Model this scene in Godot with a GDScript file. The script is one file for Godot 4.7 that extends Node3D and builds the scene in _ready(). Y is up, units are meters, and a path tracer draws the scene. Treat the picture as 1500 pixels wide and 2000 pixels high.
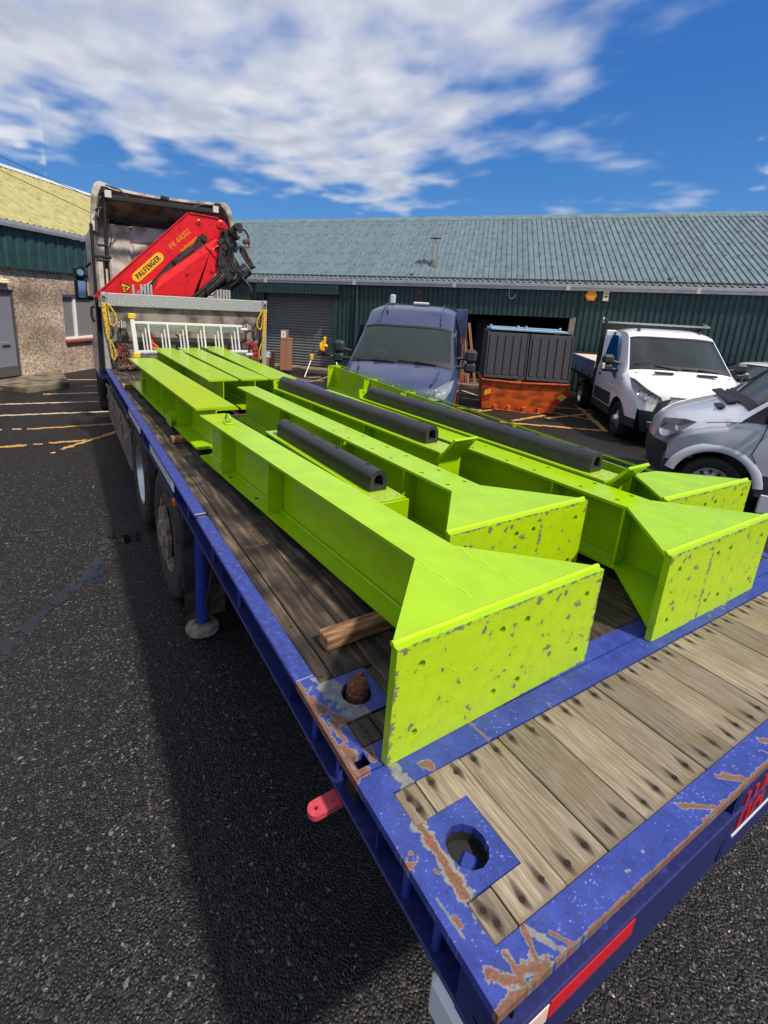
extends Node3D
# Flatbed crane lorry loaded with lime green steel columns in a works yard. y up, metres, ground at y = 0,
# lorry's long axis along z, its tail towards +z.

var rng := RandomNumberGenerator.new()
var M := {}
const DECK := 1.15

# ---------------------------------------------------------------- mesh building
class MB:
	var v := PackedVector3Array()
	var n := PackedVector3Array()
	var t := PackedVector2Array()
	var c := PackedColorArray()
	var tint := Color(1, 1, 1)
	func vert(p: Vector3, nn: Vector3, uv: Vector2) -> void:
		v.append(p); n.append(nn); t.append(uv); c.append(tint)
	func tri(a: Vector3, b: Vector3, d: Vector3, ua := Vector2.ZERO, ub := Vector2.ZERO, ud := Vector2.ZERO) -> void:
		var nn := (b - a).cross(d - a)
		if nn.length_squared() < 1e-16:
			return
		nn = nn.normalized()
		vert(a, nn, ua); vert(d, nn, ud); vert(b, nn, ub)
	func quad(a: Vector3, b: Vector3, d: Vector3, e: Vector3, ua := Vector2(0, 0), ub := Vector2(1, 0), ud := Vector2(1, 1), ue := Vector2(0, 1)) -> void:
		tri(a, b, d, ua, ub, ud)
		tri(a, d, e, ua, ud, ue)
	# three corners with their own normals
	func tri3(a: Vector3, na: Vector3, b: Vector3, nb: Vector3, d: Vector3, nd: Vector3, ua := Vector2.ZERO, ub := Vector2.ZERO, ud := Vector2.ZERO) -> void:
		vert(a, na, ua); vert(d, nd, ud); vert(b, nb, ub)
	func box(p: Vector3, s: Vector3, b := Basis(), ch := 0.0) -> void:
		var h := s * 0.5
		var k: float = minf(ch, minf(h.x, minf(h.y, h.z)) * 0.9)
		var ax := [Vector3(1, 0, 0), Vector3(0, 1, 0), Vector3(0, 0, 1)]
		for i in 3:
			for sg in [-1.0, 1.0]:
				var w: Vector3 = ax[i] * sg
				var u: Vector3 = ax[(i + 1) % 3]
				var q: Vector3 = w.cross(u)
				var hw: float = h[i]
				var hu: float = h[(i + 1) % 3] - k
				var hv: float = h[(i + 2) % 3] - k
				var o: Vector3 = w * hw
				var su: Vector3 = u * hu
				var sv: Vector3 = q * hv
				quad(p + b * (o - su - sv), p + b * (o + su - sv), p + b * (o + su + sv), p + b * (o - su + sv), Vector2(-hu, -hv), Vector2(hu, -hv), Vector2(hu, hv), Vector2(-hu, hv))
		if k <= 0.0:
			return
		for i in 3:
			var a1 := (i + 1) % 3
			var a2 := (i + 2) % 3
			for s1 in [-1.0, 1.0]:
				for s2 in [-1.0, 1.0]:
					var l: Vector3 = ax[i] * (h[i] - k)
					var e1: Vector3 = ax[a1] * s1 * h[a1] + ax[a2] * s2 * (h[a2] - k)
					var e2: Vector3 = ax[a1] * s1 * (h[a1] - k) + ax[a2] * s2 * h[a2]
					if s1 * s2 > 0:
						quad(p + b * (e1 - l), p + b * (e2 - l), p + b * (e2 + l), p + b * (e1 + l))
					else:
						quad(p + b * (e2 - l), p + b * (e1 - l), p + b * (e1 + l), p + b * (e2 + l))
		for sx in [-1.0, 1.0]:
			for sy in [-1.0, 1.0]:
				for sz in [-1.0, 1.0]:
					var px := Vector3(sx * h.x, sy * (h.y - k), sz * (h.z - k))
					var py := Vector3(sx * (h.x - k), sy * h.y, sz * (h.z - k))
					var pz := Vector3(sx * (h.x - k), sy * (h.y - k), sz * h.z)
					if sx * sy * sz > 0:
						tri(p + b * px, p + b * py, p + b * pz)
					else:
						tri(p + b * px, p + b * pz, p + b * py)
	# box between two points: width across (horizontal side vector), height along up
	func bar(a: Vector3, d: Vector3, w: float, h: float, up := Vector3.UP, ch := 0.0) -> void:
		var z := (d - a).normalized()
		var x := up.cross(z)
		if x.length() < 1e-4:
			x = Vector3.RIGHT.cross(z)
		x = x.normalized()
		var y := z.cross(x)
		box((a + d) * 0.5, Vector3(w, h, (d - a).length()), Basis(x, y, z), ch)
	# polygon in (u, v), extruded along w; holes are [x, y, radius, edge of the outline they open to]
	func prism(poly: Array, o: Vector3, u: Vector3, q: Vector3, w: Vector3, holes := [], caps := 3) -> void:
		var pts: Array = poly.duplicate()
		var area := 0.0
		for i in pts.size():
			var p: Vector2 = pts[i]
			var r: Vector2 = pts[(i + 1) % pts.size()]
			area += p.cross(r)
		var flip := area < 0
		var hs: Array = holes
		if flip:
			pts.reverse()
			hs = []
			for h in holes:
				hs.append([h[0], h[1], h[2], (pts.size() - 2 - int(h[3]) + pts.size()) % pts.size()])
		var out := PackedVector2Array()
		var skip := {}
		for i in pts.size():
			var p: Vector2 = pts[i]
			var r: Vector2 = pts[(i + 1) % pts.size()]
			out.append(p)
			var here := []
			for h in hs:
				if int(h[3]) == i:
					here.append(h)
			if here.is_empty():
				continue
			var dd := (r - p).normalized()
			here.sort_custom(func(x, y): return (Vector2(x[0], x[1]) - p).dot(dd) < (Vector2(y[0], y[1]) - p).dot(dd))
			for h in here:
				var cc := Vector2(h[0], h[1])
				var f := p + dd * (cc - p).dot(dd)
				var e := 4e-5
				out.append(f - dd * e)
				skip[out.size() - 1] = true
				var a0 := (f - cc).angle()
				var dl: float = e / float(h[2])
				for k in 13:
					out.append(cc + Vector2.from_angle(a0 - dl - (TAU - 2 * dl) * k / 12.0) * float(h[2]))
				skip[out.size() - 1] = true
				out.append(f + dd * e)
		var idx := Geometry2D.triangulate_polygon(out)
		var ccw := u.cross(q).dot(w) > 0
		for k in range(0, idx.size(), 3):
			var a := out[idx[k]]
			var b := out[idx[k + 1]]
			var d := out[idx[k + 2]]
			if ((b - a).cross(d - a) < 0) == ccw:
				var sw := b
				b = d
				d = sw
			var pa := o + u * a.x + q * a.y
			var pb := o + u * b.x + q * b.y
			var pd := o + u * d.x + q * d.y
			if caps & 1:
				tri(pa + w, pb + w, pd + w, a, b, d)
			if caps & 2:
				tri(pa, pd, pb, a, d, b)
		for k in out.size():
			if skip.has(k):
				continue
			var a := out[k]
			var b := out[(k + 1) % out.size()]
			var pa := o + u * a.x + q * a.y
			var pb := o + u * b.x + q * b.y
			if ccw:
				quad(pa, pb, pb + w, pa + w)
			else:
				quad(pb, pa, pa + w, pb + w)
	# flat plan slab: points (x, z), from y0 up to y1
	func slab(poly: Array, y0: float, y1: float, holes := []) -> void:
		var pp := []
		for p in poly:
			pp.append(Vector2(p[0], -p[1]))
		var hh := []
		for h in holes:
			hh.append([h[0], -h[1], h[2], h[3]])
		prism(pp, Vector3(0, y0, 0), Vector3.RIGHT, Vector3.FORWARD, Vector3(0, y1 - y0, 0), hh)
	# surface through rows of points, smooth; uv in grid steps
	func grid(rows: Array, flip := false, skip := {}) -> void:
		var nr := rows.size()
		var nc: int = rows[0].size()
		var nn := []
		for i in nr:
			var line := []
			for j in nc:
				var du: Vector3 = rows[i][mini(j + 1, nc - 1)] - rows[i][maxi(j - 1, 0)]
				var dv: Vector3 = rows[mini(i + 1, nr - 1)][j] - rows[maxi(i - 1, 0)][j]
				var x := du.cross(dv)
				if x.length_squared() < 1e-14:
					x = Vector3.UP
				line.append(x.normalized() * (-1.0 if flip else 1.0))
			nn.append(line)
		for i in nr - 1:
			for j in nc - 1:
				if skip.has(i * 1000 + j):
					continue
				var a := [rows[i][j], nn[i][j], Vector2(j, i)]
				var b := [rows[i][j + 1], nn[i][j + 1], Vector2(j + 1, i)]
				var d := [rows[i + 1][j + 1], nn[i + 1][j + 1], Vector2(j + 1, i + 1)]
				var e := [rows[i + 1][j], nn[i + 1][j], Vector2(j, i + 1)]
				if flip:
					tri3(a[0], a[1], d[0], d[1], b[0], b[1], a[2], d[2], b[2])
					tri3(a[0], a[1], e[0], e[1], d[0], d[1], a[2], e[2], d[2])
				else:
					tri3(a[0], a[1], b[0], b[1], d[0], d[1], a[2], b[2], d[2])
					tri3(a[0], a[1], d[0], d[1], e[0], e[1], a[2], d[2], e[2])
	# round bar through points
	func tube(path: Array, r: float, sides := 8, r1 := -1.0) -> void:
		var rows := []
		var up := Vector3.UP
		for i in path.size():
			var d: Vector3 = (path[mini(i + 1, path.size() - 1)] - path[maxi(i - 1, 0)]).normalized()
			var x := up.cross(d)
			if x.length() < 0.05:
				x = Vector3.RIGHT.cross(d)
			x = x.normalized()
			up = d.cross(x)
			var rr := r if r1 < 0 else lerpf(r, r1, float(i) / (path.size() - 1))
			var line := []
			for k in sides + 1:
				var a := TAU * k / sides
				line.append(path[i] + (x * cos(a) + up * sin(a)) * rr)
			rows.append(line)
		grid(rows)
		for e in [0, path.size() - 1]:
			for k in sides:
				if e == 0:
					tri(path[0], rows[0][k + 1], rows[0][k])
				else:
					tri(path[e], rows[e][k], rows[e][k + 1])
	# profile [[radius, along]] turned about an axis
	func lathe(prof: Array, o: Vector3, axis: Vector3, seg := 24) -> void:
		var z := axis.normalized()
		var x := z.cross(Vector3.UP if absf(z.y) < 0.9 else Vector3.RIGHT).normalized()
		var y := z.cross(x)
		for i in prof.size() - 1:
			var p0: Array = prof[i]
			var p1: Array = prof[i + 1]
			var dr: float = p1[0] - p0[0]
			var dz: float = p1[1] - p0[1]
			for k in seg:
				var q := []
				var nn := []
				for m in [k, k + 1]:
					var a: float = TAU * m / seg
					var rad := x * cos(a) + y * sin(a)
					q.append(o + rad * p0[0] + z * p0[1])
					q.append(o + rad * p1[0] + z * p1[1])
					nn.append((rad * dz - z * dr).normalized())
				tri3(q[0], nn[0], q[2], nn[1], q[3], nn[1])
				tri3(q[0], nn[0], q[3], nn[1], q[1], nn[0])
	func cyl(a: Vector3, d: Vector3, r: float, seg := 16, r1 := -1.0) -> void:
		var l := (d - a).length()
		var e := r if r1 < 0 else r1
		lathe([[0.0, 0.0], [r, 0.0], [e, l], [0.0, l]], a, d - a, seg)
	func mesh() -> ArrayMesh:
		var a := []
		a.resize(Mesh.ARRAY_MAX)
		a[Mesh.ARRAY_VERTEX] = v
		a[Mesh.ARRAY_NORMAL] = n
		a[Mesh.ARRAY_TEX_UV] = t
		a[Mesh.ARRAY_COLOR] = c
		var m := ArrayMesh.new()
		m.add_surface_from_arrays(Mesh.PRIMITIVE_TRIANGLES, a)
		return m

func xf_of(o: Node3D) -> Transform3D:
	var t := Transform3D()
	var p: Node = o
	while p is Node3D and p != self:
		t = (p as Node3D).transform * t
		p = p.get_parent()
	return t

# commits a builder as one named mesh; its points are world points unless local is set
func obj(called: String, m: MB, mat: Material, parent: Node3D = null, local := false) -> MeshInstance3D:
	var o := MeshInstance3D.new()
	o.name = called
	var par: Node3D = parent if parent else self
	par.add_child(o, true)
	if not local and parent:
		var inv := xf_of(parent).affine_inverse()
		var nb := inv.basis.orthonormalized()
		for i in m.v.size():
			m.v[i] = inv * m.v[i]
			m.n[i] = nb * m.n[i]
	o.mesh = m.mesh()
	o.material_override = null
	o.set_surface_override_material(0, mat)
	return o

func thing(called: String, label: String, category: String, at := Vector3.ZERO, turn := 0.0, group := "") -> Node3D:
	var o := Node3D.new()
	o.name = called
	add_child(o, true)
	o.position = at
	o.rotation.y = turn
	o.set_meta("label", label)
	o.set_meta("category", category)
	if group:
		o.set_meta("group", group)
	return o

func tag(o: Node3D, label: String, category: String, group := "") -> void:
	o.set_meta("label", label)
	o.set_meta("category", category)
	if group:
		o.set_meta("group", group)

func struct(called: String, m: MB, mat: Material) -> MeshInstance3D:
	var o := obj(called, m, mat)
	o.set_meta("kind", "structure")
	return o

func sub(called: String, parent: Node3D) -> Node3D:
	var o := Node3D.new()
	o.name = called
	parent.add_child(o, true)
	return o

func text(called: String, s: String, parent: Node3D, mat: Material, at: Vector3, right: Vector3, up: Vector3, height: float, width: float, bold := true) -> void:
	var tm := TextMesh.new()
	var f := SystemFont.new()
	f.font_names = PackedStringArray(["Droid Sans"])
	f.font_weight = 700 if bold else 400
	tm.font = f
	tm.text = s
	tm.font_size = 64
	tm.pixel_size = 0.01
	tm.depth = 0.01
	var bb := tm.get_aabb()
	var o := MeshInstance3D.new()
	o.name = called
	parent.add_child(o, true)
	var b := Basis(right.normalized() * (width / bb.size.x), up.normalized() * (height / bb.size.y), right.cross(up).normalized() * 0.3)
	var inv := xf_of(parent).affine_inverse()
	o.transform = inv * Transform3D(b, at - b * (bb.position + bb.size * 0.5))
	o.mesh = tm
	o.set_surface_override_material(0, mat)

# ---------------------------------------------------------------- materials
func noise(seed_: int, freq: float, kind := FastNoiseLite.TYPE_SIMPLEX_SMOOTH, oct := 4) -> FastNoiseLite:
	var f := FastNoiseLite.new()
	f.seed = seed_
	f.noise_type = kind
	f.frequency = freq
	f.fractal_octaves = oct
	if oct <= 1:
		f.fractal_type = FastNoiseLite.FRACTAL_NONE
	return f

func ntex(f: FastNoiseLite, size: int, stops: Array, as_normal := 0.0) -> NoiseTexture2D:
	var t := NoiseTexture2D.new()
	t.width = size
	t.height = size
	t.seamless = true
	t.seamless_blend_skirt = 0.15
	t.noise = f
	if as_normal > 0:
		t.as_normal_map = true
		t.bump_strength = as_normal
	elif stops.size():
		var g := Gradient.new()
		var off := PackedFloat32Array()
		var col := PackedColorArray()
		for s in stops:
			off.append(s[0])
			col.append(s[1])
		g.offsets = off
		g.colors = col
		t.color_ramp = g
	return t

func g3(k: float) -> Color:
	return Color(k, k, k)

func mat(called: String, col: Color, rough := 0.6, metal := 0.0) -> StandardMaterial3D:
	var m := StandardMaterial3D.new()
	m.resource_name = called
	m.albedo_color = col
	m.roughness = rough
	m.metallic = metal
	return m

func tri_map(m: StandardMaterial3D, tex: Texture2D, per_metre: float, world := true) -> StandardMaterial3D:
	m.albedo_texture = tex
	m.uv1_triplanar = true
	m.uv1_world_triplanar = world
	m.uv1_scale = Vector3.ONE * per_metre
	m.uv1_triplanar_sharpness = 4.0
	return m

func c8(r: int, g: int, b: int) -> Color:
	return Color8(r, g, b)

func make_materials() -> void:
	var cloudy := ntex(noise(3, 0.012, FastNoiseLite.TYPE_SIMPLEX_SMOOTH, 5), 512, [[0.0, g3(0.80)], [0.5, g3(0.94)], [1.0, g3(1.0)]])
	var grime := ntex(noise(8, 0.010, FastNoiseLite.TYPE_SIMPLEX_SMOOTH, 6), 512, [[0.0, c8(105, 98, 88)], [0.35, c8(190, 186, 178)], [0.6, c8(240, 238, 234)], [1.0, g3(1.0)]])
	var fine_bump := ntex(noise(21, 0.09, FastNoiseLite.TYPE_SIMPLEX_SMOOTH, 3), 512, [], 1.2)
	# glossy lime paint, orange-peel skin
	var lime := tri_map(mat("lime paint", c8(156, 200, 8), 0.24), cloudy, 0.9, true)
	lime.normal_enabled = true
	lime.normal_texture = fine_bump
	lime.normal_scale = 0.05
	lime.vertex_color_use_as_albedo = true
	lime.albedo_texture = ntex(noise(4, 0.012, FastNoiseLite.TYPE_SIMPLEX_SMOOTH, 5), 512, [[0.0, g3(0.93)], [1.0, g3(1.0)]])
	M.lime = lime
	M.lime_weld = mat("lime weld", c8(172, 212, 22), 0.35)
	M.lime_spray = tri_map(mat("oversprayed lime", c8(196, 214, 120), 0.5), ntex(noise(5, 0.03, FastNoiseLite.TYPE_SIMPLEX_SMOOTH, 5), 512, [[0.0, c8(120, 170, 60)], [0.45, c8(190, 210, 120)], [0.6, c8(225, 230, 200)], [1.0, c8(180, 205, 90)]]), 3.0)
	M.plate = mat("scuffed lime plate", Color.WHITE, 0.42)
	M.rubber = tri_map(mat("black rubber", c8(52, 53, 58), 0.42), cloudy, 1.7)
	M.hole = mat("dark hole", c8(12, 12, 12), 0.9)
	# lorry
	var blue_tex := ntex(noise(31, 0.035, FastNoiseLite.TYPE_SIMPLEX_SMOOTH, 5), 1024, [[0.0, c8(98, 70, 58)], [0.10, c8(104, 98, 104)], [0.17, c8(42, 52, 112)], [0.55, c8(49, 63, 140)], [0.80, c8(58, 74, 152)], [0.9, c8(112, 122, 170)], [1.0, c8(160, 165, 190)]])
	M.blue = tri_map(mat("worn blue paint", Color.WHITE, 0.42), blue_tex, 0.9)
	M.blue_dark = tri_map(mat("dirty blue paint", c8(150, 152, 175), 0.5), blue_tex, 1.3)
	M.blue_cab = mat("cab blue paint", c8(40, 58, 140), 0.25)
	M.frame_top = mat("worn blue frame", Color.WHITE, 0.4)
	M.chassis = tri_map(mat("chassis grime", c8(30, 29, 28), 0.85), cloudy, 1.0)
	M.tyre = tri_map(mat("dusty tyre", c8(64, 61, 58), 0.85), grime, 2.0)
	M.tyre_dark = mat("black tyre", c8(26, 26, 27), 0.8)
	M.rim_dirty = tri_map(mat("dusty wheel", c8(148, 136, 126), 0.6), grime, 2.2)
	M.alloy = mat("bright alloy", c8(205, 208, 212), 0.28, 0.8)
	M.guard = tri_map(mat("black mudguard", c8(40, 41, 44), 0.55), grime, 1.2)
	M.flap = tri_map(mat("worn mudflap", c8(74, 66, 58), 0.85), grime, 2.0)
	M.locker = tri_map(mat("grey locker", c8(128, 122, 118), 0.5), grime, 0.5)
	M.galv = tri_map(mat("galvanised steel", c8(190, 192, 190), 0.5, 0.25), ntex(noise(41, 0.05, FastNoiseLite.TYPE_CELLULAR, 2), 512, [[0.0, g3(0.72)], [0.5, g3(0.88)], [1.0, g3(1.0)]]), 1.6)
	M.board = tri_map(mat("grey headboard", c8(150, 142, 134), 0.6, 0.1), grime, 0.55)
	M.board_low = tri_map(mat("dark headboard strip", c8(92, 88, 84), 0.65), grime, 0.7)
	M.tape = mat("silver reflective tape", c8(196, 200, 208), 0.35)
	M.tape_end = mat("white tape end", c8(232, 234, 238), 0.35)
	M.amber = mat("amber lens", c8(224, 96, 22), 0.2)
	M.red_lens = mat("red reflector", c8(196, 16, 34), 0.3)
	M.pale_lens = mat("faded white reflector", c8(214, 190, 178), 0.4)
	M.white_pl = mat("white plastic", c8(196, 200, 206), 0.45)
	M.red_handle = tri_map(mat("faded red lever", c8(196, 70, 84), 0.5), cloudy, 6.0)
	M.rusty = tri_map(mat("rusty iron", Color.WHITE, 0.85), ntex(noise(51, 0.04, FastNoiseLite.TYPE_SIMPLEX_SMOOTH, 5), 512, [[0.0, c8(56, 36, 28)], [0.45, c8(98, 58, 42)], [0.7, c8(126, 80, 58)], [1.0, c8(110, 92, 82)]]), 4.0)
	M.chain_rust = tri_map(mat("rusty chain iron", c8(130, 96, 80), 0.8), grime, 6.0)
	M.red_hook = mat("red painted hook", c8(150, 44, 38), 0.55)
	M.orange_hook = mat("orange hook", c8(226, 92, 24), 0.5)
	M.web = tri_map(mat("yellow webbing", c8(226, 190, 70), 0.85), grime, 5.0)
	M.ladder = mat("white aluminium", c8(226, 226, 222), 0.4, 0.1)
	M.cap = mat("yellow cap", c8(226, 192, 46), 0.5)
	M.crane_red = tri_map(mat("crane red paint", c8(222, 22, 26), 0.33), cloudy, 1.0)
	M.crane_red.vertex_color_use_as_albedo = true
	M.black_steel = tri_map(mat("greasy black steel", c8(48, 46, 45), 0.5), grime, 2.0)
	M.yellow_sticker = mat("yellow sticker", c8(240, 178, 26), 0.45)
	M.black_print = mat("black print", c8(22, 20, 20), 0.5)
	M.gold_print = mat("gold print", c8(226, 150, 40), 0.5)
	M.cab_white = tri_map(mat("grubby white cab", c8(214, 208, 202), 0.45), grime, 0.45)
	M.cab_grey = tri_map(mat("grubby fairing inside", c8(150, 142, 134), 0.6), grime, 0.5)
	M.black_pl = mat("black plastic", c8(26, 27, 30), 0.5)
	M.mirror = mat("mirror glass", c8(120, 150, 190), 0.06, 0.9)
	M.lamp_lens = mat("lamp lens", c8(220, 220, 214), 0.15, 0.3)
	# wood
	var grain := noise(61, 0.012, FastNoiseLite.TYPE_SIMPLEX_SMOOTH, 5)
	var wood_dark := ntex(grain, 512, [[0.0, c8(48, 39, 32)], [0.4, c8(82, 69, 58)], [0.62, c8(112, 97, 82)], [0.85, c8(140, 127, 112)], [1.0, c8(158, 148, 134)]])
	var stain := ntex(noise(66, 0.011, FastNoiseLite.TYPE_SIMPLEX_SMOOTH, 5), 512, [[0.0, g3(0.35)], [0.4, g3(0.62)], [0.58, g3(0.85)], [1.0, g3(1.0)]])
	var wood_n := ntex(grain, 512, [], 5.0)
	M.plank = mat("worn deck plank", Color.WHITE, 0.72)
	M.plank.albedo_texture = wood_dark
	M.plank.normal_enabled = true
	M.plank.normal_texture = wood_n
	M.plank.normal_scale = 0.6
	M.plank.vertex_color_use_as_albedo = true
	M.plank.detail_enabled = true
	M.plank.detail_blend_mode = BaseMaterial3D.BLEND_MODE_MUL
	M.plank.detail_albedo = stain
	M.plank.detail_uv_layer = BaseMaterial3D.DETAIL_UV_2
	M.plank.uv2_triplanar = true
	M.plank.uv2_world_triplanar = true
	M.plank.uv2_scale = Vector3(0.8, 0.8, 0.8)
	M.tail_wood = mat("weathered tail plank", Color.WHITE, 0.75)
	M.timber = mat("old timber", Color.WHITE, 0.85)
	M.timber.albedo_texture = ntex(noise(63, 0.02, FastNoiseLite.TYPE_SIMPLEX_SMOOTH, 5), 512, [[0.0, c8(92, 66, 46)], [0.45, c8(138, 104, 76)], [0.7, c8(168, 134, 102)], [1.0, c8(200, 172, 140)]])
	M.timber.vertex_color_use_as_albedo = true
	M.screw = mat("rusty screw", c8(52, 36, 30), 0.7, 0.4)
	# yard
	var asp := noise(71, 0.085, FastNoiseLite.TYPE_CELLULAR, 1)
	asp.cellular_return_type = FastNoiseLite.RETURN_CELL_VALUE
	var asph := noise(71, 0.085, FastNoiseLite.TYPE_CELLULAR, 1)
	asph.cellular_return_type = FastNoiseLite.RETURN_DISTANCE2_SUB
	M.asphalt = tri_map(mat("wet black asphalt", g3(0.74), 0.55), ntex(asp, 2048, [[0.0, c8(11, 10, 10)], [0.35, c8(20, 19, 19)], [0.7, c8(34, 33, 33)], [0.9, c8(56, 55, 55)], [1.0, c8(98, 97, 96)]]), 0.42)
	M.asphalt.normal_enabled = true
	M.asphalt.normal_texture = ntex(asph, 2048, [], 6.0)
	M.asphalt.normal_scale = 0.9
	M.asphalt.vertex_color_use_as_albedo = true
	M.chips = mat("asphalt chippings", Color.WHITE, 0.42)
	M.chips.vertex_color_use_as_albedo = true
	M.water = mat("puddle water", c8(22, 22, 24), 0.03)
	var worn := ntex(noise(72, 0.05, FastNoiseLite.TYPE_SIMPLEX_SMOOTH, 4), 512, [[0.0, g3(0.28)], [0.35, g3(0.7)], [0.6, g3(1.0)], [1.0, g3(1.0)]])
	M.line_yellow = tri_map(mat("yellow road paint", c8(206, 160, 92), 0.7), worn, 1.5)
	M.line_white = tri_map(mat("cream road paint", c8(214, 200, 170), 0.7), worn, 1.5)
	M.concrete = tri_map(mat("stained concrete", c8(128, 118, 104), 0.85), grime, 0.5)
	# buildings
	var sheet_tex := ntex(noise(81, 0.02, FastNoiseLite.TYPE_SIMPLEX_SMOOTH, 5), 512, [[0.0, g3(0.72)], [0.5, g3(0.92)], [1.0, g3(1.0)]])
	M.green = tri_map(mat("dark green cladding", c8(44, 76, 76), 0.45), sheet_tex, 0.3)
	M.green.vertex_color_use_as_albedo = true
	M.roof = tri_map(mat("grey green roof sheet", c8(106, 128, 138), 0.55), ntex(noise(82, 0.016, FastNoiseLite.TYPE_SIMPLEX_SMOOTH, 6), 512, [[0.0, g3(0.74)], [0.5, g3(0.9)], [1.0, g3(1.0)]]), 0.28)
	M.roof.vertex_color_use_as_albedo = true
	M.roof_olive = tri_map(mat("mossy roof sheet", c8(176, 172, 118), 0.6), ntex(noise(83, 0.02, FastNoiseLite.TYPE_SIMPLEX_SMOOTH, 5), 512, [[0.0, c8(150, 140, 130)], [0.3, c8(215, 210, 195)], [1.0, g3(1.0)]]), 0.3)
	M.gutter = tri_map(mat("pale grey gutter", c8(198, 200, 206), 0.5), cloudy, 0.6)
	var dash := noise(84, 0.10, FastNoiseLite.TYPE_CELLULAR, 1)
	dash.cellular_return_type = FastNoiseLite.RETURN_CELL_VALUE
	M.dash = tri_map(mat("pebbledash render", Color.WHITE, 0.9), ntex(dash, 1024, [[0.0, c8(120, 98, 84)], [0.25, c8(176, 152, 134)], [0.6, c8(214, 192, 172)], [0.85, c8(238, 224, 206)], [1.0, c8(252, 246, 236)]]), 0.35)
	var dashn := noise(84, 0.10, FastNoiseLite.TYPE_CELLULAR, 1)
	dashn.cellular_return_type = FastNoiseLite.RETURN_DISTANCE2_SUB
	M.dash.normal_enabled = true
	M.dash.normal_texture = ntex(dashn, 1024, [], 5.0)
	M.dash.detail_enabled = true
	M.dash.detail_blend_mode = BaseMaterial3D.BLEND_MODE_MUL
	M.dash.detail_albedo = grime
	M.dash.detail_uv_layer = BaseMaterial3D.DETAIL_UV_2
	M.dash.uv2_triplanar = true
	M.dash.uv2_world_triplanar = true
	M.dash.uv2_scale = Vector3.ONE * 0.12
	M.shutter = tri_map(mat("grey shutter", c8(112, 116, 120), 0.5), cloudy, 0.5)
	M.door_grey = mat("grey steel door", c8(120, 122, 134), 0.5)
	M.door_kick = mat("grey kick plate", c8(96, 98, 96), 0.4, 0.3)
	M.upvc = mat("white window frame", c8(226, 228, 232), 0.35)
	M.frost = mat("frosted pane", c8(122, 124, 122), 0.22)
	M.sill = mat("red sill", c8(150, 66, 62), 0.6)
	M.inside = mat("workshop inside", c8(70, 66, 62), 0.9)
	M.lead = mat("lead flashing", c8(96, 98, 104), 0.6)
	M.steel = mat("stainless flue", c8(188, 186, 182), 0.25, 0.85)
	M.orange_box = mat("amber alarm cover", c8(232, 150, 40), 0.4)
	M.cream_box = mat("cream alarm box", c8(226, 218, 176), 0.5)
	M.card = tri_map(mat("cardboard", c8(166, 118, 88), 0.85), cloudy, 2.0)
	M.paper = mat("white label", c8(226, 224, 232), 0.7)
	M.saw_yellow = mat("yellow tool body", c8(236, 178, 32), 0.4)
	M.wood_raw = tri_map(mat("raw timber", c8(176, 132, 98), 0.8), cloudy, 3.0)
	# vehicles
	M.glass = mat("vehicle glass", Color(0.25, 0.30, 0.30, 0.38), 0.03)
	M.glass.transparency = BaseMaterial3D.TRANSPARENCY_ALPHA
	M.dark_glass = mat("dark side glass", c8(14, 18, 24), 0.04)
	M.blue_glass = mat("glass with painted blue reflection", c8(20, 74, 122), 0.05)  # blue of the reflection and the view through, put into the pane's colour
	for k in [["van_blue", c8(58, 68, 104), 0.35], ["van_white", c8(226, 230, 236), 0.0], ["van_silver", c8(196, 202, 214), 0.25], ["car_white", c8(222, 224, 230), 0.0]]:
		var m := mat(k[0] + " paint", k[1], 0.3, k[2])
		m.clearcoat_enabled = true
		m.clearcoat = 1.0
		m.clearcoat_roughness = 0.04
		M[k[0]] = m
	M.bumper = mat("grey black bumper", c8(44, 47, 54), 0.55)
	M.cabin = mat("cabin dark", c8(58, 60, 64), 0.8)
	M.seat = mat("seat cloth", c8(36, 40, 50), 0.9)
	M.chrome = mat("chrome", c8(220, 222, 226), 0.12, 1.0)
	M.lens = mat("headlamp glass", Color(0.85, 0.88, 0.9, 0.25), 0.03)
	M.lens.transparency = BaseMaterial3D.TRANSPARENCY_ALPHA
	M.lamp_dark = mat("headlamp inside", c8(64, 66, 70), 0.25, 0.5)
	M.tip_blue = mat("blue grey dropside", c8(110, 132, 168), 0.45, 0.2)
	M.skip_orange = tri_map(mat("orange skip paint", c8(216, 96, 16), 0.55), grime, 0.8)
	M.skip_black = tri_map(mat("black plastic lid", c8(62, 62, 68), 0.6), cloudy, 2.0)
	M.skip_pale = mat("pale blue steel", c8(142, 172, 196), 0.5)
	M.chev_red = mat("red chevron", c8(170, 28, 26), 0.5)
	M.chev_yellow = mat("yellow chevron", c8(214, 176, 40), 0.5)
	M.plaster = tri_map(mat("pale board load", c8(222, 208, 198), 0.85), ntex(noise(91, 0.05, FastNoiseLite.TYPE_CELLULAR, 2), 512, [[0.0, c8(170, 150, 140)], [0.3, c8(235, 225, 215)], [1.0, g3(1.0)]]), 2.0)

# painted wear for the tail frame: the map covers x 0.52..3.04, z -1.10..-0.28
const FX0 := 0.52
const FX1 := 3.04
const FZ0 := -1.10
const FZ1 := -0.28

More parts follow.
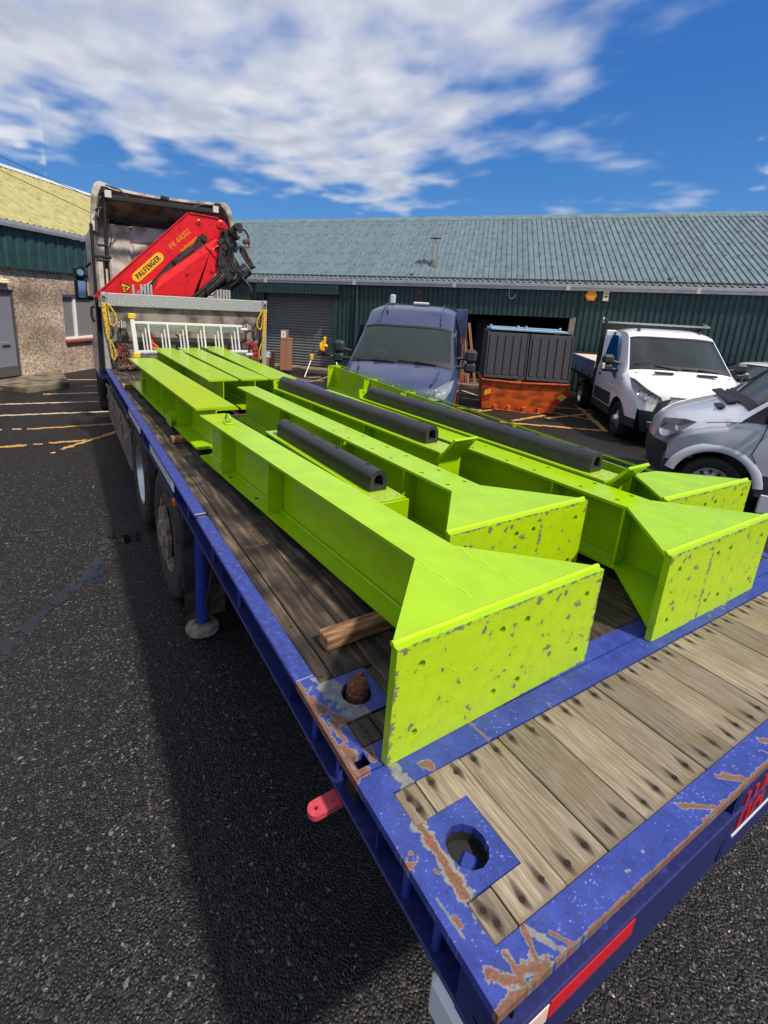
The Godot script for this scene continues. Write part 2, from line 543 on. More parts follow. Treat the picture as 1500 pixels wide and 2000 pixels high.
func bake_frame() -> void:
	var W := 1536
	var H := 640
	var im := Image.create(W, H, false, Image.FORMAT_RGB8)
	var rn := Image.create(W, H, false, Image.FORMAT_R8)
	var n1 := noise(101, 9.0)
	var n2 := noise(102, 34.0, FastNoiseLite.TYPE_SIMPLEX_SMOOTH, 3)
	var n3 := noise(103, 130.0, FastNoiseLite.TYPE_SIMPLEX_SMOOTH, 2)
	var n4 := noise(104, 3.0)
	# worn patches: [ax, az, bx, bz, radius, kind]  kind 0 rust, 1 grey primer
	var sp := [[0.53, -1.2, 0.531, -0.75, 0.011, 0], [0.54, -1.02, 0.556, -0.97, 0.016, 0], [0.56, -0.93, 0.56, -0.86, 0.010, 0], [0.545, -0.84, 0.56, -0.76, 0.018, 0], [0.605, -0.83, 0.6, -0.78, 0.012, 0],
		[0.60, -1.06, 0.64, -0.91, 0.040, 1], [0.575, -0.94, 0.60, -0.90, 0.014, 0], [0.602, -0.59, 0.601, -0.45, 0.012, 0], [0.598, -0.60, 0.604, -0.42, 0.018, 1], [0.553, -0.345, 0.60, -0.303, 0.012, 0], [0.60, -0.345, 0.60, -0.30, 0.010, 0],
		[0.53, -0.30, 0.66, -0.298, 0.010, 0], [0.605, -0.318, 0.66, -0.300, 0.016, 0], [0.66, -0.362, 0.645, -0.315, 0.008, 0], [0.66, -0.36, 0.70, -0.30, 0.008, 1], [0.70, -0.33, 0.72, -0.30, 0.005, 0], [0.555, -0.43, 0.556, -0.42, 0.006, 0], [0.575, -0.51, 0.577, -0.505, 0.005, 0],
		[0.63, -0.74, 0.64, -0.69, 0.018, 1], [0.62, -0.68, 0.60, -0.66, 0.006, 1], [0.70, -0.71, 0.715, -0.70, 0.014, 0], [0.90, -0.75, 0.91, -0.69, 0.007, 0], [1.19, -0.345, 1.26, -0.305, 0.008, 0], [1.36, -0.34, 1.42, -0.30, 0.012, 0],
		[0.66, -0.299, 1.2, -0.297, 0.003, 0], [1.2, -0.299, 2.9, -0.297, 0.006, 0], [1.6, -0.34, 1.65, -0.30, 0.010, 0], [0.93, -0.325, 0.94, -0.322, 0.003, 1], [1.0, -0.33, 1.003, -0.33, 0.003, 1], [2.1, -0.35, 2.3, -0.31, 0.01, 0], [1.9, -0.74, 2.3, -0.72, 0.008, 1], [0.575, -0.33, 0.583, -0.31, 0.014, 1], [0.545, -0.47, 0.55, -0.40, 0.003, 1]]
	var tiles := {}
	for tj in H / 32:
		for ti in W / 32:
			var cx := lerpf(FX0, FX1, (ti * 32 + 16.0) / W)
			var cz := lerpf(FZ0, FZ1, (tj * 32 + 16.0) / H)
			var near := []
			for s in sp:
				var p := Geometry2D.get_closest_point_to_segment(Vector2(cx, cz), Vector2(s[0], s[1]), Vector2(s[2], s[3]))
				if p.distance_to(Vector2(cx, cz)) < s[4] * 2.2 + 0.045:
					near.append(s)
			tiles[tj * 1000 + ti] = near
	for j in H:
		var z := lerpf(FZ0, FZ1, (j + 0.5) / H)
		for i in W:
			var x := lerpf(FX0, FX1, (i + 0.5) / W)
			var a := n1.get_noise_2d(x, z)
			var b := n2.get_noise_2d(x, z)
			var d := n3.get_noise_2d(x * 0.6, z)
			var col := Color(0.19 + 0.05 * a, 0.25 + 0.05 * a, 0.56 + 0.07 * a + 0.05 * b)
			var ro := 0.42
			var k := d + 0.5 * b + 0.35 * n4.get_noise_2d(x, z)
			if k > 0.66:
				col = col.lerp(Color(0.55, 0.58, 0.72), minf((k - 0.66) * 4.0, 0.75))
			elif k < -0.55:
				col = col.lerp(Color(0.17, 0.18, 0.34), 0.6)
			var rust := 0.0
			var grey := 0.0
			for s in tiles[(j / 32) * 1000 + i / 32]:
				var dx: float = s[2] - s[0]
				var dz: float = s[3] - s[1]
				var h := clampf(((x - s[0]) * dx + (z - s[1]) * dz) / (dx * dx + dz * dz + 1e-9), 0.0, 1.0)
				var ex: float = x - s[0] - h * dx
				var ez: float = z - s[1] - h * dz
				var r: float = s[4]
				if absf(ex) > r * 2.2 or absf(ez) > r * 2.2:
					continue
				var q := 1.0 - sqrt(ex * ex + ez * ez) / r + a * 0.55 + b * 0.60 + d * 0.25
				if s[5] == 0:
					rust = maxf(rust, q)
				else:
					grey = maxf(grey, q)
			rust = maxf(rust, (n4.get_noise_2d(x * 2.0 + 7.0, z * 2.0) + b * 0.45 + d * 0.2 - 0.62) * 3.0)
			if grey > 0.1:
				col = col.lerp(Color(0.47 + b * 0.1, 0.47 + b * 0.1, 0.46), clampf((grey - 0.1) * 6.0, 0, 0.9))
				ro = 0.65
			if rust > 0.05:
				col = col.lerp(Color(0.55, 0.53, 0.50), clampf((rust - 0.05) * 10.0, 0, 0.8))
			if rust > 0.25:
				col = col.lerp(Color(0.43 + 0.12 * b, 0.29 + 0.10 * d, 0.22 + 0.07 * b), clampf((rust - 0.25) * 5.0, 0, 0.92))
				ro = 0.85
			im.set_pixel(i, j, col)
			rn.set_pixel(i, j, Color(ro, ro, ro))
	M.frame_top.albedo_texture = ImageTexture.create_from_image(im)
	M.frame_top.roughness_texture = ImageTexture.create_from_image(rn)
	M.frame_top.roughness = 1.0

# grain, screw stains and fading of the tail planks: x 0.58..2.98, z -0.69..-0.36
func bake_tail_wood() -> void:
	var W := 1792
	var H := 320
	var im := Image.create(W, H, false, Image.FORMAT_RGB8)
	var ht := Image.create(W, H, false, Image.FORMAT_R8)
	var n1 := noise(111, 1.0, FastNoiseLite.TYPE_SIMPLEX_SMOOTH, 4)
	var n2 := noise(112, 1.0, FastNoiseLite.TYPE_SIMPLEX_SMOOTH, 3)
	var n3 := noise(113, 6.0)
	for j in H:
		var z := lerpf(-0.69, -0.36, (j + 0.5) / H)
		for i in W:
			var x := lerpf(0.58, 2.98, (i + 0.5) / W)
			var p := tail_plank(x)
			var off := p * 3.7
			var w := n3.get_noise_2d(x * 0.8 + off, z * 0.7) * 0.006
			var s := n1.get_noise_2d((x + w) * 110.0, z * 5.0 + off)
			var f := n2.get_noise_2d((x + w) * 420.0, z * 14.0 + off)
			var t := 0.5 + 0.42 * s + 0.20 * f
			var col := Color(0.33, 0.285, 0.235).lerp(Color(0.66, 0.615, 0.545), clampf(t, 0, 1))
			var v := n3.get_noise_2d(x * 0.5 + off, z * 1.2)
			col = col.lerp(Color(0.44, 0.38, 0.24), clampf(v * 0.7, 0, 0.4))
			var pr := fmod(p * 0.618 + 0.3, 1.0)
			col = col * (0.86 + 0.24 * pr)
			# dark screw stains drawn out along the grain
			var dk := 0.0
			for q in screws(int(p)):
				var ex: float = (x + w * 2.0 - q.x) / (0.011 + 0.004 * s)
				var ez: float = z - q.y
				ez = ez / (0.040 if ez < 0 else 0.028)
				dk = maxf(dk, 1.15 - ex * ex - absf(ez))
			var edge := minf(z + 0.69, -0.36 - z)
			dk = maxf(dk, (0.5 - edge / 0.03) * (0.6 + s))
			if dk > 0:
				col = col.lerp(Color(0.13, 0.10, 0.085), clampf(dk * (0.9 + 0.5 * s), 0, 0.9))
			im.set_pixel(i, j, Color(col.r, col.g, col.b))
			var hh := clampf(t, 0, 1)
			ht.set_pixel(i, j, Color(hh, hh, hh))
	M.tail_wood.albedo_texture = ImageTexture.create_from_image(im)
	M.tail_wood.heightmap_enabled = true
	M.tail_wood.heightmap_texture = ImageTexture.create_from_image(ht)
	M.tail_wood.heightmap_scale = 0.12

const SEAMS := [0.592, 0.657, 0.797, 0.937, 1.079, 1.218, 1.357, 1.500, 1.635, 1.774, 1.913, 2.05, 2.19, 2.33, 2.47, 2.61, 2.75, 2.89, 2.97]

func tail_plank(x: float) -> float:
	for k in SEAMS.size() - 1:
		if x < SEAMS[k + 1]:
			return float(k)
	return float(SEAMS.size() - 2)

func screws(p: int) -> Array:
	var a: float = SEAMS[p]
	var b: float = SEAMS[p + 1]
	if p == 0:
		return [Vector2(a + 0.025, -0.655), Vector2(a + 0.030, -0.625), Vector2(a + 0.022, -0.415), Vector2(a + 0.03, -0.388)]
	var w := b - a
	return [Vector2(a + w * 0.24, -0.664), Vector2(a + w * 0.76, -0.657), Vector2(a + w * 0.27, -0.392), Vector2(a + w * 0.73, -0.398)]

# scuffs and bare metal of the four end plates (u 0..1 along, v 0..1 up), two plates to a map
func bake_plate() -> void:
	var W := 1024
	var H := 448
	var im := Image.create(W, H, false, Image.FORMAT_RGB8)
	var n1 := noise(121, 5.0)
	var n2 := noise(122, 24.0, FastNoiseLite.TYPE_SIMPLEX_SMOOTH, 4)
	var n3 := noise(123, 60.0, FastNoiseLite.TYPE_SIMPLEX_SMOOTH, 3)
	for j in H:
		var v := 1.0 - (j + 0.5) / H
		for i in W:
			var u := (i + 0.5) / W
			var x := u * 2.35
			var a := n1.get_noise_2d(x, v)
			var b := n2.get_noise_2d(x * 0.55, v)
			var d := n3.get_noise_2d(x * 0.35 + v * 0.3, v * 1.1)
			var col := Color(0.66 + 0.03 * a, 0.80 + 0.04 * a, 0.03)
			var e := 0.0
			e = maxf(e, (v - 0.93) / 0.07 * (0.55 + a * 0.9))
			e = maxf(e, (0.05 - v) / 0.05 * (0.35 + a * 0.9) * (0.4 + u))
			e = maxf(e, (0.035 - u) / 0.035 * (0.5 + a))
			e = maxf(e, (u - 0.965) / 0.035 * (0.5 + a))
			e = maxf(e, (0.35 - absf(v - 0.10 - 0.1 * a) * 9.0) * smoothstep(0.55, 0.9, u))
			e = maxf(e, 0.62 - absf(u - 0.60 - 0.015 * sin(v * 9.0)) * 40.0 - absf(v - 0.25) * 2.2)
			e = maxf(e, 0.5 - absf(v - 0.845 - (u - 0.1) * 0.10) * 38.0 - absf(u - 0.14) * 4.2)
			var q := e * 1.25 + b * 0.45 + d * 0.35
			if q > 0.55:
				col = col.lerp(Color(0.42 + 0.08 * d, 0.43 + 0.08 * d, 0.40), clampf((q - 0.55) * 5.0, 0, 0.9))
			elif d + b * 0.4 > 0.66:
				col = col.lerp(Color(0.30, 0.36, 0.12), 0.7)
			elif d - b * 0.3 < -0.62:
				col = col.lerp(Color(0.82, 0.92, 0.22), 0.6)
			im.set_pixel(i, j, col)
	M.plate.albedo_texture = ImageTexture.create_from_image(im)

# ---------------------------------------------------------------- sky
func make_sky() -> ImageTexture:
	var W := 2560
	var H := 1280
	var im := Image.create(W, H, false, Image.FORMAT_RGBF)
	var cell := noise(201, 1.0, FastNoiseLite.TYPE_SIMPLEX_SMOOTH, 5)
	cell.fractal_gain = 0.42
	var big := noise(202, 1.0, FastNoiseLite.TYPE_SIMPLEX_SMOOTH, 3)
	var fine := noise(203, 1.0, FastNoiseLite.TYPE_SIMPLEX_SMOOTH, 4)
	im.fill(Color(0.10, 0.11, 0.12))
	for j in H / 2:
		var el := (0.5 - (j + 0.5) / H) * PI
		var y := sin(el)
		var cy := cos(el)
		var low := exp(-y * 5.5)
		var blue := Color(0.034, 0.18, 0.66).lerp(Color(0.26, 0.70, 1.22), low)
		blue = blue.lerp(Color(0.80, 1.02, 1.25), exp(-y * 26.0) * 0.6)
		for i in W:
			var az := (i + 0.5) / W * TAU
			var x := sin(az) * cy
			var z := -cos(az) * cy
			var k := 1.0 / maxf(y, 0.02)
			var px := x * k
			var pz := z * k
			var c := blue
			# a broad sheet of dappled cloud whose far edge runs across the view
			var wob := big.get_noise_2d(px * 0.55, pz * 0.55)
			var edge_r := 1.22 - 0.41 * pz - px
			var edge_f := pz + 4.05 + 0.10 * px
			var m := minf(edge_r * 1.5, edge_f * 0.85) + wob * 0.75
			var den := 0.0
			if m > -1.2 and y > 0.03:
				var cl := cell.get_noise_2d(px * 1.7 + pz * 0.45, pz * 1.35 - px * 0.3)
				var f := fine.get_noise_2d(px * 5.0, pz * 3.6)
				den = smoothstep(-0.30, 0.66, clampf(m, -1.2, 0.72) * 0.66 + cl * 0.72 + f * 0.13 + 0.02)
			# a few far wisps and low heaps
			var ws := cell.get_noise_2d(px * 0.42 + 31.0, pz * 0.42) + 0.35 * fine.get_noise_2d(px * 1.7, pz * 1.7)
			var far := smoothstep(0.36, 0.80, ws) * 0.55 * smoothstep(0.05, 0.16, y)
			var heap := big.get_noise_2d(az * 3.1 + 4.0, 9.0) * 0.5 + cell.get_noise_2d(az * 7.0, el * 22.0) * 0.5
			heap += smoothstep(0.26, 0.0, absf(az - 1.20)) * 0.5 + smoothstep(0.12, 0.0, absf(wrapf(az, -PI, PI) - 0.015)) * 0.42
			var hp := smoothstep(0.06, 0.22, heap - (el - 0.10) * 3.6)
			if el > 0.33:
				hp = 0.0
			var body := den * den
			var shade := clampf(0.5 + 0.9 * fine.get_noise_2d(px * 2.6 + 9.0, pz * 2.2) + 0.6 * wob, 0, 1)
			var white := Color(1.10, 1.13, 1.22).lerp(Color(0.66, 0.71, 0.87), clampf(body * 0.85 * shade + 0.10, 0, 1))
			c = c.lerp(white, clampf(den, 0, 1) * 0.96)
			c = c.lerp(Color(0.92, 1.0, 1.16), far * (1.0 - den))
			c = c.lerp(Color(1.22, 1.23, 1.28), hp * 0.92 * (1.0 - den))
			im.set_pixel(i, j, c)
	return ImageTexture.create_from_image(im)

# ---------------------------------------------------------------- the scene
func _ready() -> void:
	rng.seed = 20240
	# camera
	var cam := Camera3D.new()
	cam.name = "camera"
	add_child(cam)
	cam.position = Vector3(0, 2.256, 0)
	var p := deg_to_rad(-14.8477)
	var yw := deg_to_rad(-30.2815)
	var r := deg_to_rad(3.16306)
	cam.basis = Basis(Vector3.UP, yw) * Basis(Vector3.RIGHT, p) * Basis(Vector3.BACK, r)
	var nr := 0.05
	cam.set_frustum(nr * 2000.0 / 945.87, Vector2((750.0 - 668.68) / 945.87, -(1000.0 - 846.27) / 945.87) * nr, nr, 600.0)
	cam.current = true
	# sky, exposure
	var env := Environment.new()
	env.background_mode = Environment.BG_SKY
	var sm := PanoramaSkyMaterial.new()
	sm.panorama = make_sky()
	var sky := Sky.new()
	sky.sky_material = sm
	env.sky = sky
	env.background_energy_multiplier = 0.72
	env.tonemap_mode = Environment.TONE_MAPPER_LINEAR
	env.tonemap_exposure = 1.0
	env.sdfgi_enabled = true
	env.ssao_enabled = true
	env.ssil_enabled = true
	var we := WorldEnvironment.new()
	we.name = "world_environment"
	we.environment = env
	add_child(we)
	# sun: high behind the camera's right shoulder, softened by thin cloud
	var sun := DirectionalLight3D.new()
	sun.name = "sun"
	add_child(sun)
	sun.look_at_from_position(Vector3(0.22, 0.95, 0.62), Vector3.ZERO)
	sun.light_energy = 1.6
	sun.light_color = Color(1.0, 0.95, 0.88)
	sun.light_angular_distance = 3.0
	sun.shadow_enabled = true

	make_materials()
	bake_frame()
	bake_tail_wood()
	bake_plate()
	yard()
	far_workshop()
	left_building()
	lorry()
	steel_load()
	headboard_gear()
	vehicles()
	skip_bin()
	yard_things()

# ---------------------------------------------------------------- yard
func yard() -> void:
	var m := MB.new()
	var cs := []
	var zs := []
	for k in [-300.0, -120.0, -60.0, -35.0, -25.0]:
		zs.append(k)
	var q := -20.0
	while q <= 8.01:
		zs.append(q)
		q += 0.4
	for k in [12.0, 25.0, 60.0, 150.0, 300.0]:
		zs.append(k)
	for k in [-300.0, -100.0, -40.0, -15.0, -8.0]:
		cs.append(k)
	q = -4.0
	while q <= 20.01:
		cs.append(q)
		q += 0.4
	for k in [30.0, 60.0, 150.0, 300.0]:
		cs.append(k)
	var n1 := noise(301, 0.22)
	var n2 := noise(302, 0.9)
	for i in zs.size() - 1:
		for j in cs.size() - 1:
			var a := Vector3(cs[j], 0, zs[i])
			var b := Vector3(cs[j + 1], 0, zs[i])
			var d := Vector3(cs[j + 1], 0, zs[i + 1])
			var e := Vector3(cs[j], 0, zs[i + 1])
			for tr in [[a, e, d], [a, d, b]]:
				for v in [tr[0], tr[2], tr[1]]:
					var kk := 0.86 + 0.34 * n1.get_noise_2d(v.x, v.z) + 0.22 * n2.get_noise_2d(v.x, v.z * 0.7)
					m.tint = Color(kk * 1.02, kk, kk * 0.97)
					m.vert(v, Vector3.UP, Vector2.ZERO)
	struct("asphalt_yard", m, M.asphalt)
	# chippings that stand out of the binder near the camera
	var chip := MB.new()
	var ring := []
	for k in 6:
		var a := TAU * k / 6.0
		var rr := 1.0 + 0.25 * sin(k * 2.7)
		ring.append(Vector3(cos(a) * rr, 0.0, sin(a) * rr * 0.8))
	var top := []
	for k in 6:
		top.append(ring[k] * 0.62 + Vector3(0.06 * cos(k * 1.9), 0.55 + 0.12 * sin(k * 1.3), 0.05))
	for k in 6:
		chip.quad(ring[(k + 1) % 6], ring[k], top[k], top[(k + 1) % 6])
	for k in range(1, 5):
		chip.tri(top[0], top[k + 1], top[k])
	var mm := MultiMesh.new()
	mm.transform_format = MultiMesh.TRANSFORM_3D
	mm.use_colors = true
	mm.mesh = chip.mesh()
	var places := []
	var areas := [[-1.3, 0.75, -7.0, -3.6, 1300], [-1.1, 0.75, -3.6, -0.2, 3000], [0.6, 5.0, -0.6, 1.0, 3000], [0.3, 0.8, -0.6, 0.6, 3000]]
	for ar in areas:
		var n := int((ar[1] - ar[0]) * (ar[3] - ar[2]) * ar[4])
		for k in n:
			places.append(Vector3(rng.randf_range(ar[0], ar[1]), 0, rng.randf_range(ar[2], ar[3])))
	mm.instance_count = places.size()
	for k in places.size():
		var s := rng.randf_range(0.0035, 0.0095)
		if rng.randf() < 0.06:
			s *= 1.6
		var b := Basis.from_euler(Vector3(rng.randf_range(-0.35, 0.35), rng.randf() * TAU, rng.randf_range(-0.35, 0.35))).scaled_local(Vector3(s * rng.randf_range(0.8, 1.5), s * rng.randf_range(0.5, 1.0), s))
		mm.set_instance_transform(k, Transform3D(b, places[k] + Vector3(0, -s * 0.12, 0)))
		var g := 0.007 + 0.030 * pow(rng.randf(), 1.8)
		if rng.randf() < 0.07:
			g = rng.randf_range(0.05, 0.15)
		mm.set_instance_color(k, Color(g * 1.03, g, g * 0.98))
	var mi := MultiMeshInstance3D.new()
	mi.name = "asphalt_chippings"
	mi.multimesh = mm
	mi.material_override = M.chips
	add_child(mi)
	mi.set_meta("kind", "stuff")
	# shallow puddle water lying in a wheel track
	var pud := noise(311, 9.0)
	var blobs := [[0.24, -4.66, 0.10, 0.16], [0.17, -4.47, 0.06, 0.09], [0.10, -4.25, 0.10, 0.16], [0.03, -4.05, 0.11, 0.17], [-0.08, -3.92, 0.10, 0.13], [-0.16, -3.78, 0.11, 0.12], [-0.27, -3.66, 0.09, 0.11], [-0.36, -3.52, 0.10, 0.10], [-0.46, -3.36, 0.11, 0.12], [-0.55, -3.22, 0.1, 0.1], [-0.52, -5.05, 0.16, 0.04], [-0.33, -5.09, 0.12, 0.035], [-0.60, -4.2, 0.08, 0.05], [0.10, -3.95, 0.05, 0.08], [0.42, -4.62, 0.14, 0.16]]
	for bl in blobs:
		var pm := MB.new()
		var poly := []
		for k in 40:
			var a := TAU * k / 40.0
			var d := Vector2(cos(a), sin(a))
			var f := 0.62 + 0.75 * pud.get_noise_2d(bl[0] * 3.0 + d.x * 0.13, bl[1] * 3.0 + d.y * 0.13)
			var v := Vector2(d.x * bl[2], d.y * bl[3]).rotated(0.35) * maxf(f, 0.12)
			poly.append([bl[0] + v.x, bl[1] + v.y])
		for k in 40:
			var a: Array = poly[k]
			var b: Array = poly[(k + 1) % 40]
			pm.tri(Vector3(bl[0], 0.0035, bl[1]), Vector3(b[0], 0.0035, b[1]), Vector3(a[0], 0.0035, a[1]))
		struct("puddle", pm, M.water)
	# worn bay lines: the left yard, then the hatching before the skip and the tipper
	var lines := [
		[[-0.02, -14.30], [0.9, -14.18], 0.07, 0], [[0.40, -13.26], [1.2, -13.2], 0.07, 0], [[-0.46, -12.34], [1.2, -12.28], 0.09, 0], [[-2.2, -11.5], [1.4, -11.2], 0.10, 0], [[-2.4, -10.48], [1.4, -10.18], 0.10, 0],
		[[-0.62, -9.22], [1.4, -9.18], 0.09, 1], [[-0.83, -9.28], [-0.70, -9.26], 0.07, 0], [[-1.3, -9.36], [-0.97, -9.3], 0.08, 0],
		[[-1.5, -8.3], [-0.58, -8.22], 0.10, 1], [[-0.50, -8.24], [-0.38, -8.22], 0.07, 1], [[-0.30, -8.26], [0.22, -8.22], 0.09, 1], [[-0.14, -7.84], [0.30, -8.28], 0.08, 1], [[0.30, -8.28], [1.0, -8.95], 0.10, 1], [[-0.27, -7.69], [-0.22, -7.73], 0.05, 0],
		[[8.05, -7.09], [9.75, -5.74], 0.12, 1], [[11.85, -7.95], [9.76, -5.80], 0.12, 1], [[8.42, -7.09], [9.70, -7.26], 0.10, 1], [[9.47, -7.03], [11.2, -7.06], 0.11, 1], [[10.1, -7.9], [10.45, -6.6], 0.10, 1], [[9.23, -9.58], [9.60, -9.05], 0.07, 0], [[10.15, -10.5], [9.95, -9.6], 0.07, 0], [[8.35, -8.06], [9.0, -8.14], 0.10, 1], [[10.78, -7.94], [11.6, -7.25], 0.09, 1], [[7.2, -9.6], [8.6, -8.1], 0.1, 1]]
	var ln := noise(321, 6.0)
	for l in lines:
		var a := Vector2(l[0][0], l[0][1])
		var b := Vector2(l[1][0], l[1][1])
		var d := (b - a).normalized()
		var s := Vector2(-d.y, d.x)
		var len_ := a.distance_to(b)
		var n := maxi(4, int(len_ / 0.05))
		var lm := MB.new()
		var pl: Vector2
		var prr: Vector2
		for k in n + 1:
			var c := a + d * len_ * k / n
			var wl: float = l[2] * (0.5 + 0.55 * ln.get_noise_2d(c.x * 1.4, c.y * 1.4 + 3.0))
			var wr: float = l[2] * (0.5 + 0.55 * ln.get_noise_2d(c.x * 1.4 + 9.0, c.y * 1.4))
			wl = maxf(wl, l[2] * 0.12)
			wr = maxf(wr, l[2] * 0.12)
			var e1 := c + s * wl
			var e2 := c - s * wr
			if k > 0:
				lm.quad(Vector3(pl.x, 0.004, pl.y), Vector3(e1.x, 0.004, e1.y), Vector3(e2.x, 0.004, e2.y), Vector3(prr.x, 0.004, prr.y))
			pl = e1
			prr = e2
		struct("painted_bay_line", lm, M.line_yellow if l[3] == 1 else M.line_white)
	# doorstep of the left building and the apron along the workshop
	var st := MB.new()
	st.slab([[-2.6, -12.4], [-1.29, -13.02], [-0.75, -12.55], [0.07, -13.19], [-0.10, -15.3], [-2.8, -12.2]], 0.0, 0.115)
	struct("concrete_doorstep", st, M.concrete)
	var ap := MB.new()
	var u := Vector3(0.669, 0, 0.743)
	var w := Vector3(-0.743, 0, 0.669)
	var o := Vector3(8.16, 0, -14.70)
	var pts := []
	for c in [[-6.0, 0.0], [-6.0, 0.55], [0.6, 0.75], [4.0, 0.75], [7.6, 0.75], [14.0, 0.75], [14.0, 0.0]]:
		var v: Vector3 = o + u * c[0] + w * c[1]
		pts.append([v.x, v.z])
	ap.slab(pts, 0.0, 0.10)
	struct("concrete_apron", ap, M.concrete)

# ---------------------------------------------------------------- buildings
# one profiled sheet: x from a to b, heights y0..y1, ribs out along +z
func wall_sheet(a: float, b: float, y0: float, y1: float, pitch := 0.15, depth := 0.028) -> MB:
	var m := MB.new()
	var x := a
	var pts := [[a, 0.0]]
	while x < b - 0.01:
		for f in [[0.20, 0.0], [0.34, 1.0], [0.86, 1.0], [1.0, 0.0]]:
			pts.append([minf(x + pitch * f[0], b), depth * f[1]])
		x += pitch
	for k in pts.size() - 1:
		var p: Array = pts[k]
		var q: Array = pts[k + 1]
		if q[0] - p[0] < 1e-5:
			continue
		m.quad(Vector3(p[0], y0, p[1]), Vector3(q[0], y0, q[1]), Vector3(q[0], y1, q[1]), Vector3(p[0], y1, p[1]))
	return m

# a strip of roof: local x a..b at eave and ridge (skewed), from the eave up to the ridge
func roof_sheet(a: float, b: float, e: Vector2, rg: Vector2, skew: float, pitch: float, depth: float, wave := false) -> MB:
	var m := MB.new()
	var pts := []
	var n := int(round((b - a) / pitch))
	for k in n:
		var x := a + pitch * k
		if wave:
			for f in 6:
				pts.append([x + pitch * f / 6.0, depth * 0.5 * (1.0 - cos(TAU * f / 6.0))])
		else:
			for f in [[0.0, 0.0], [0.62, 0.0], [0.72, 1.0], [0.90, 1.0]]:
				pts.append([x + pitch * f[0], depth * f[1]])
	pts.append([a + pitch * n, 0.0])
	var nn := Vector2(e.y - rg.y, rg.x - e.x).normalized()
	if nn.y < 0:
		nn = -nn
	var rows := 4
	for k in pts.size() - 1:
		for i in rows:
			var c := []
			for q in [[k, i], [k + 1, i], [k + 1, i + 1], [k, i + 1]]:
				var t: float = float(q[1]) / rows
				var base: Vector2 = e.lerp(rg, t) + nn * float(pts[q[0]][1])
				c.append(Vector3(pts[q[0]][0] + skew * t, base.y, base.x))
			m.quad(c[0], c[1], c[2], c[3])
	return m

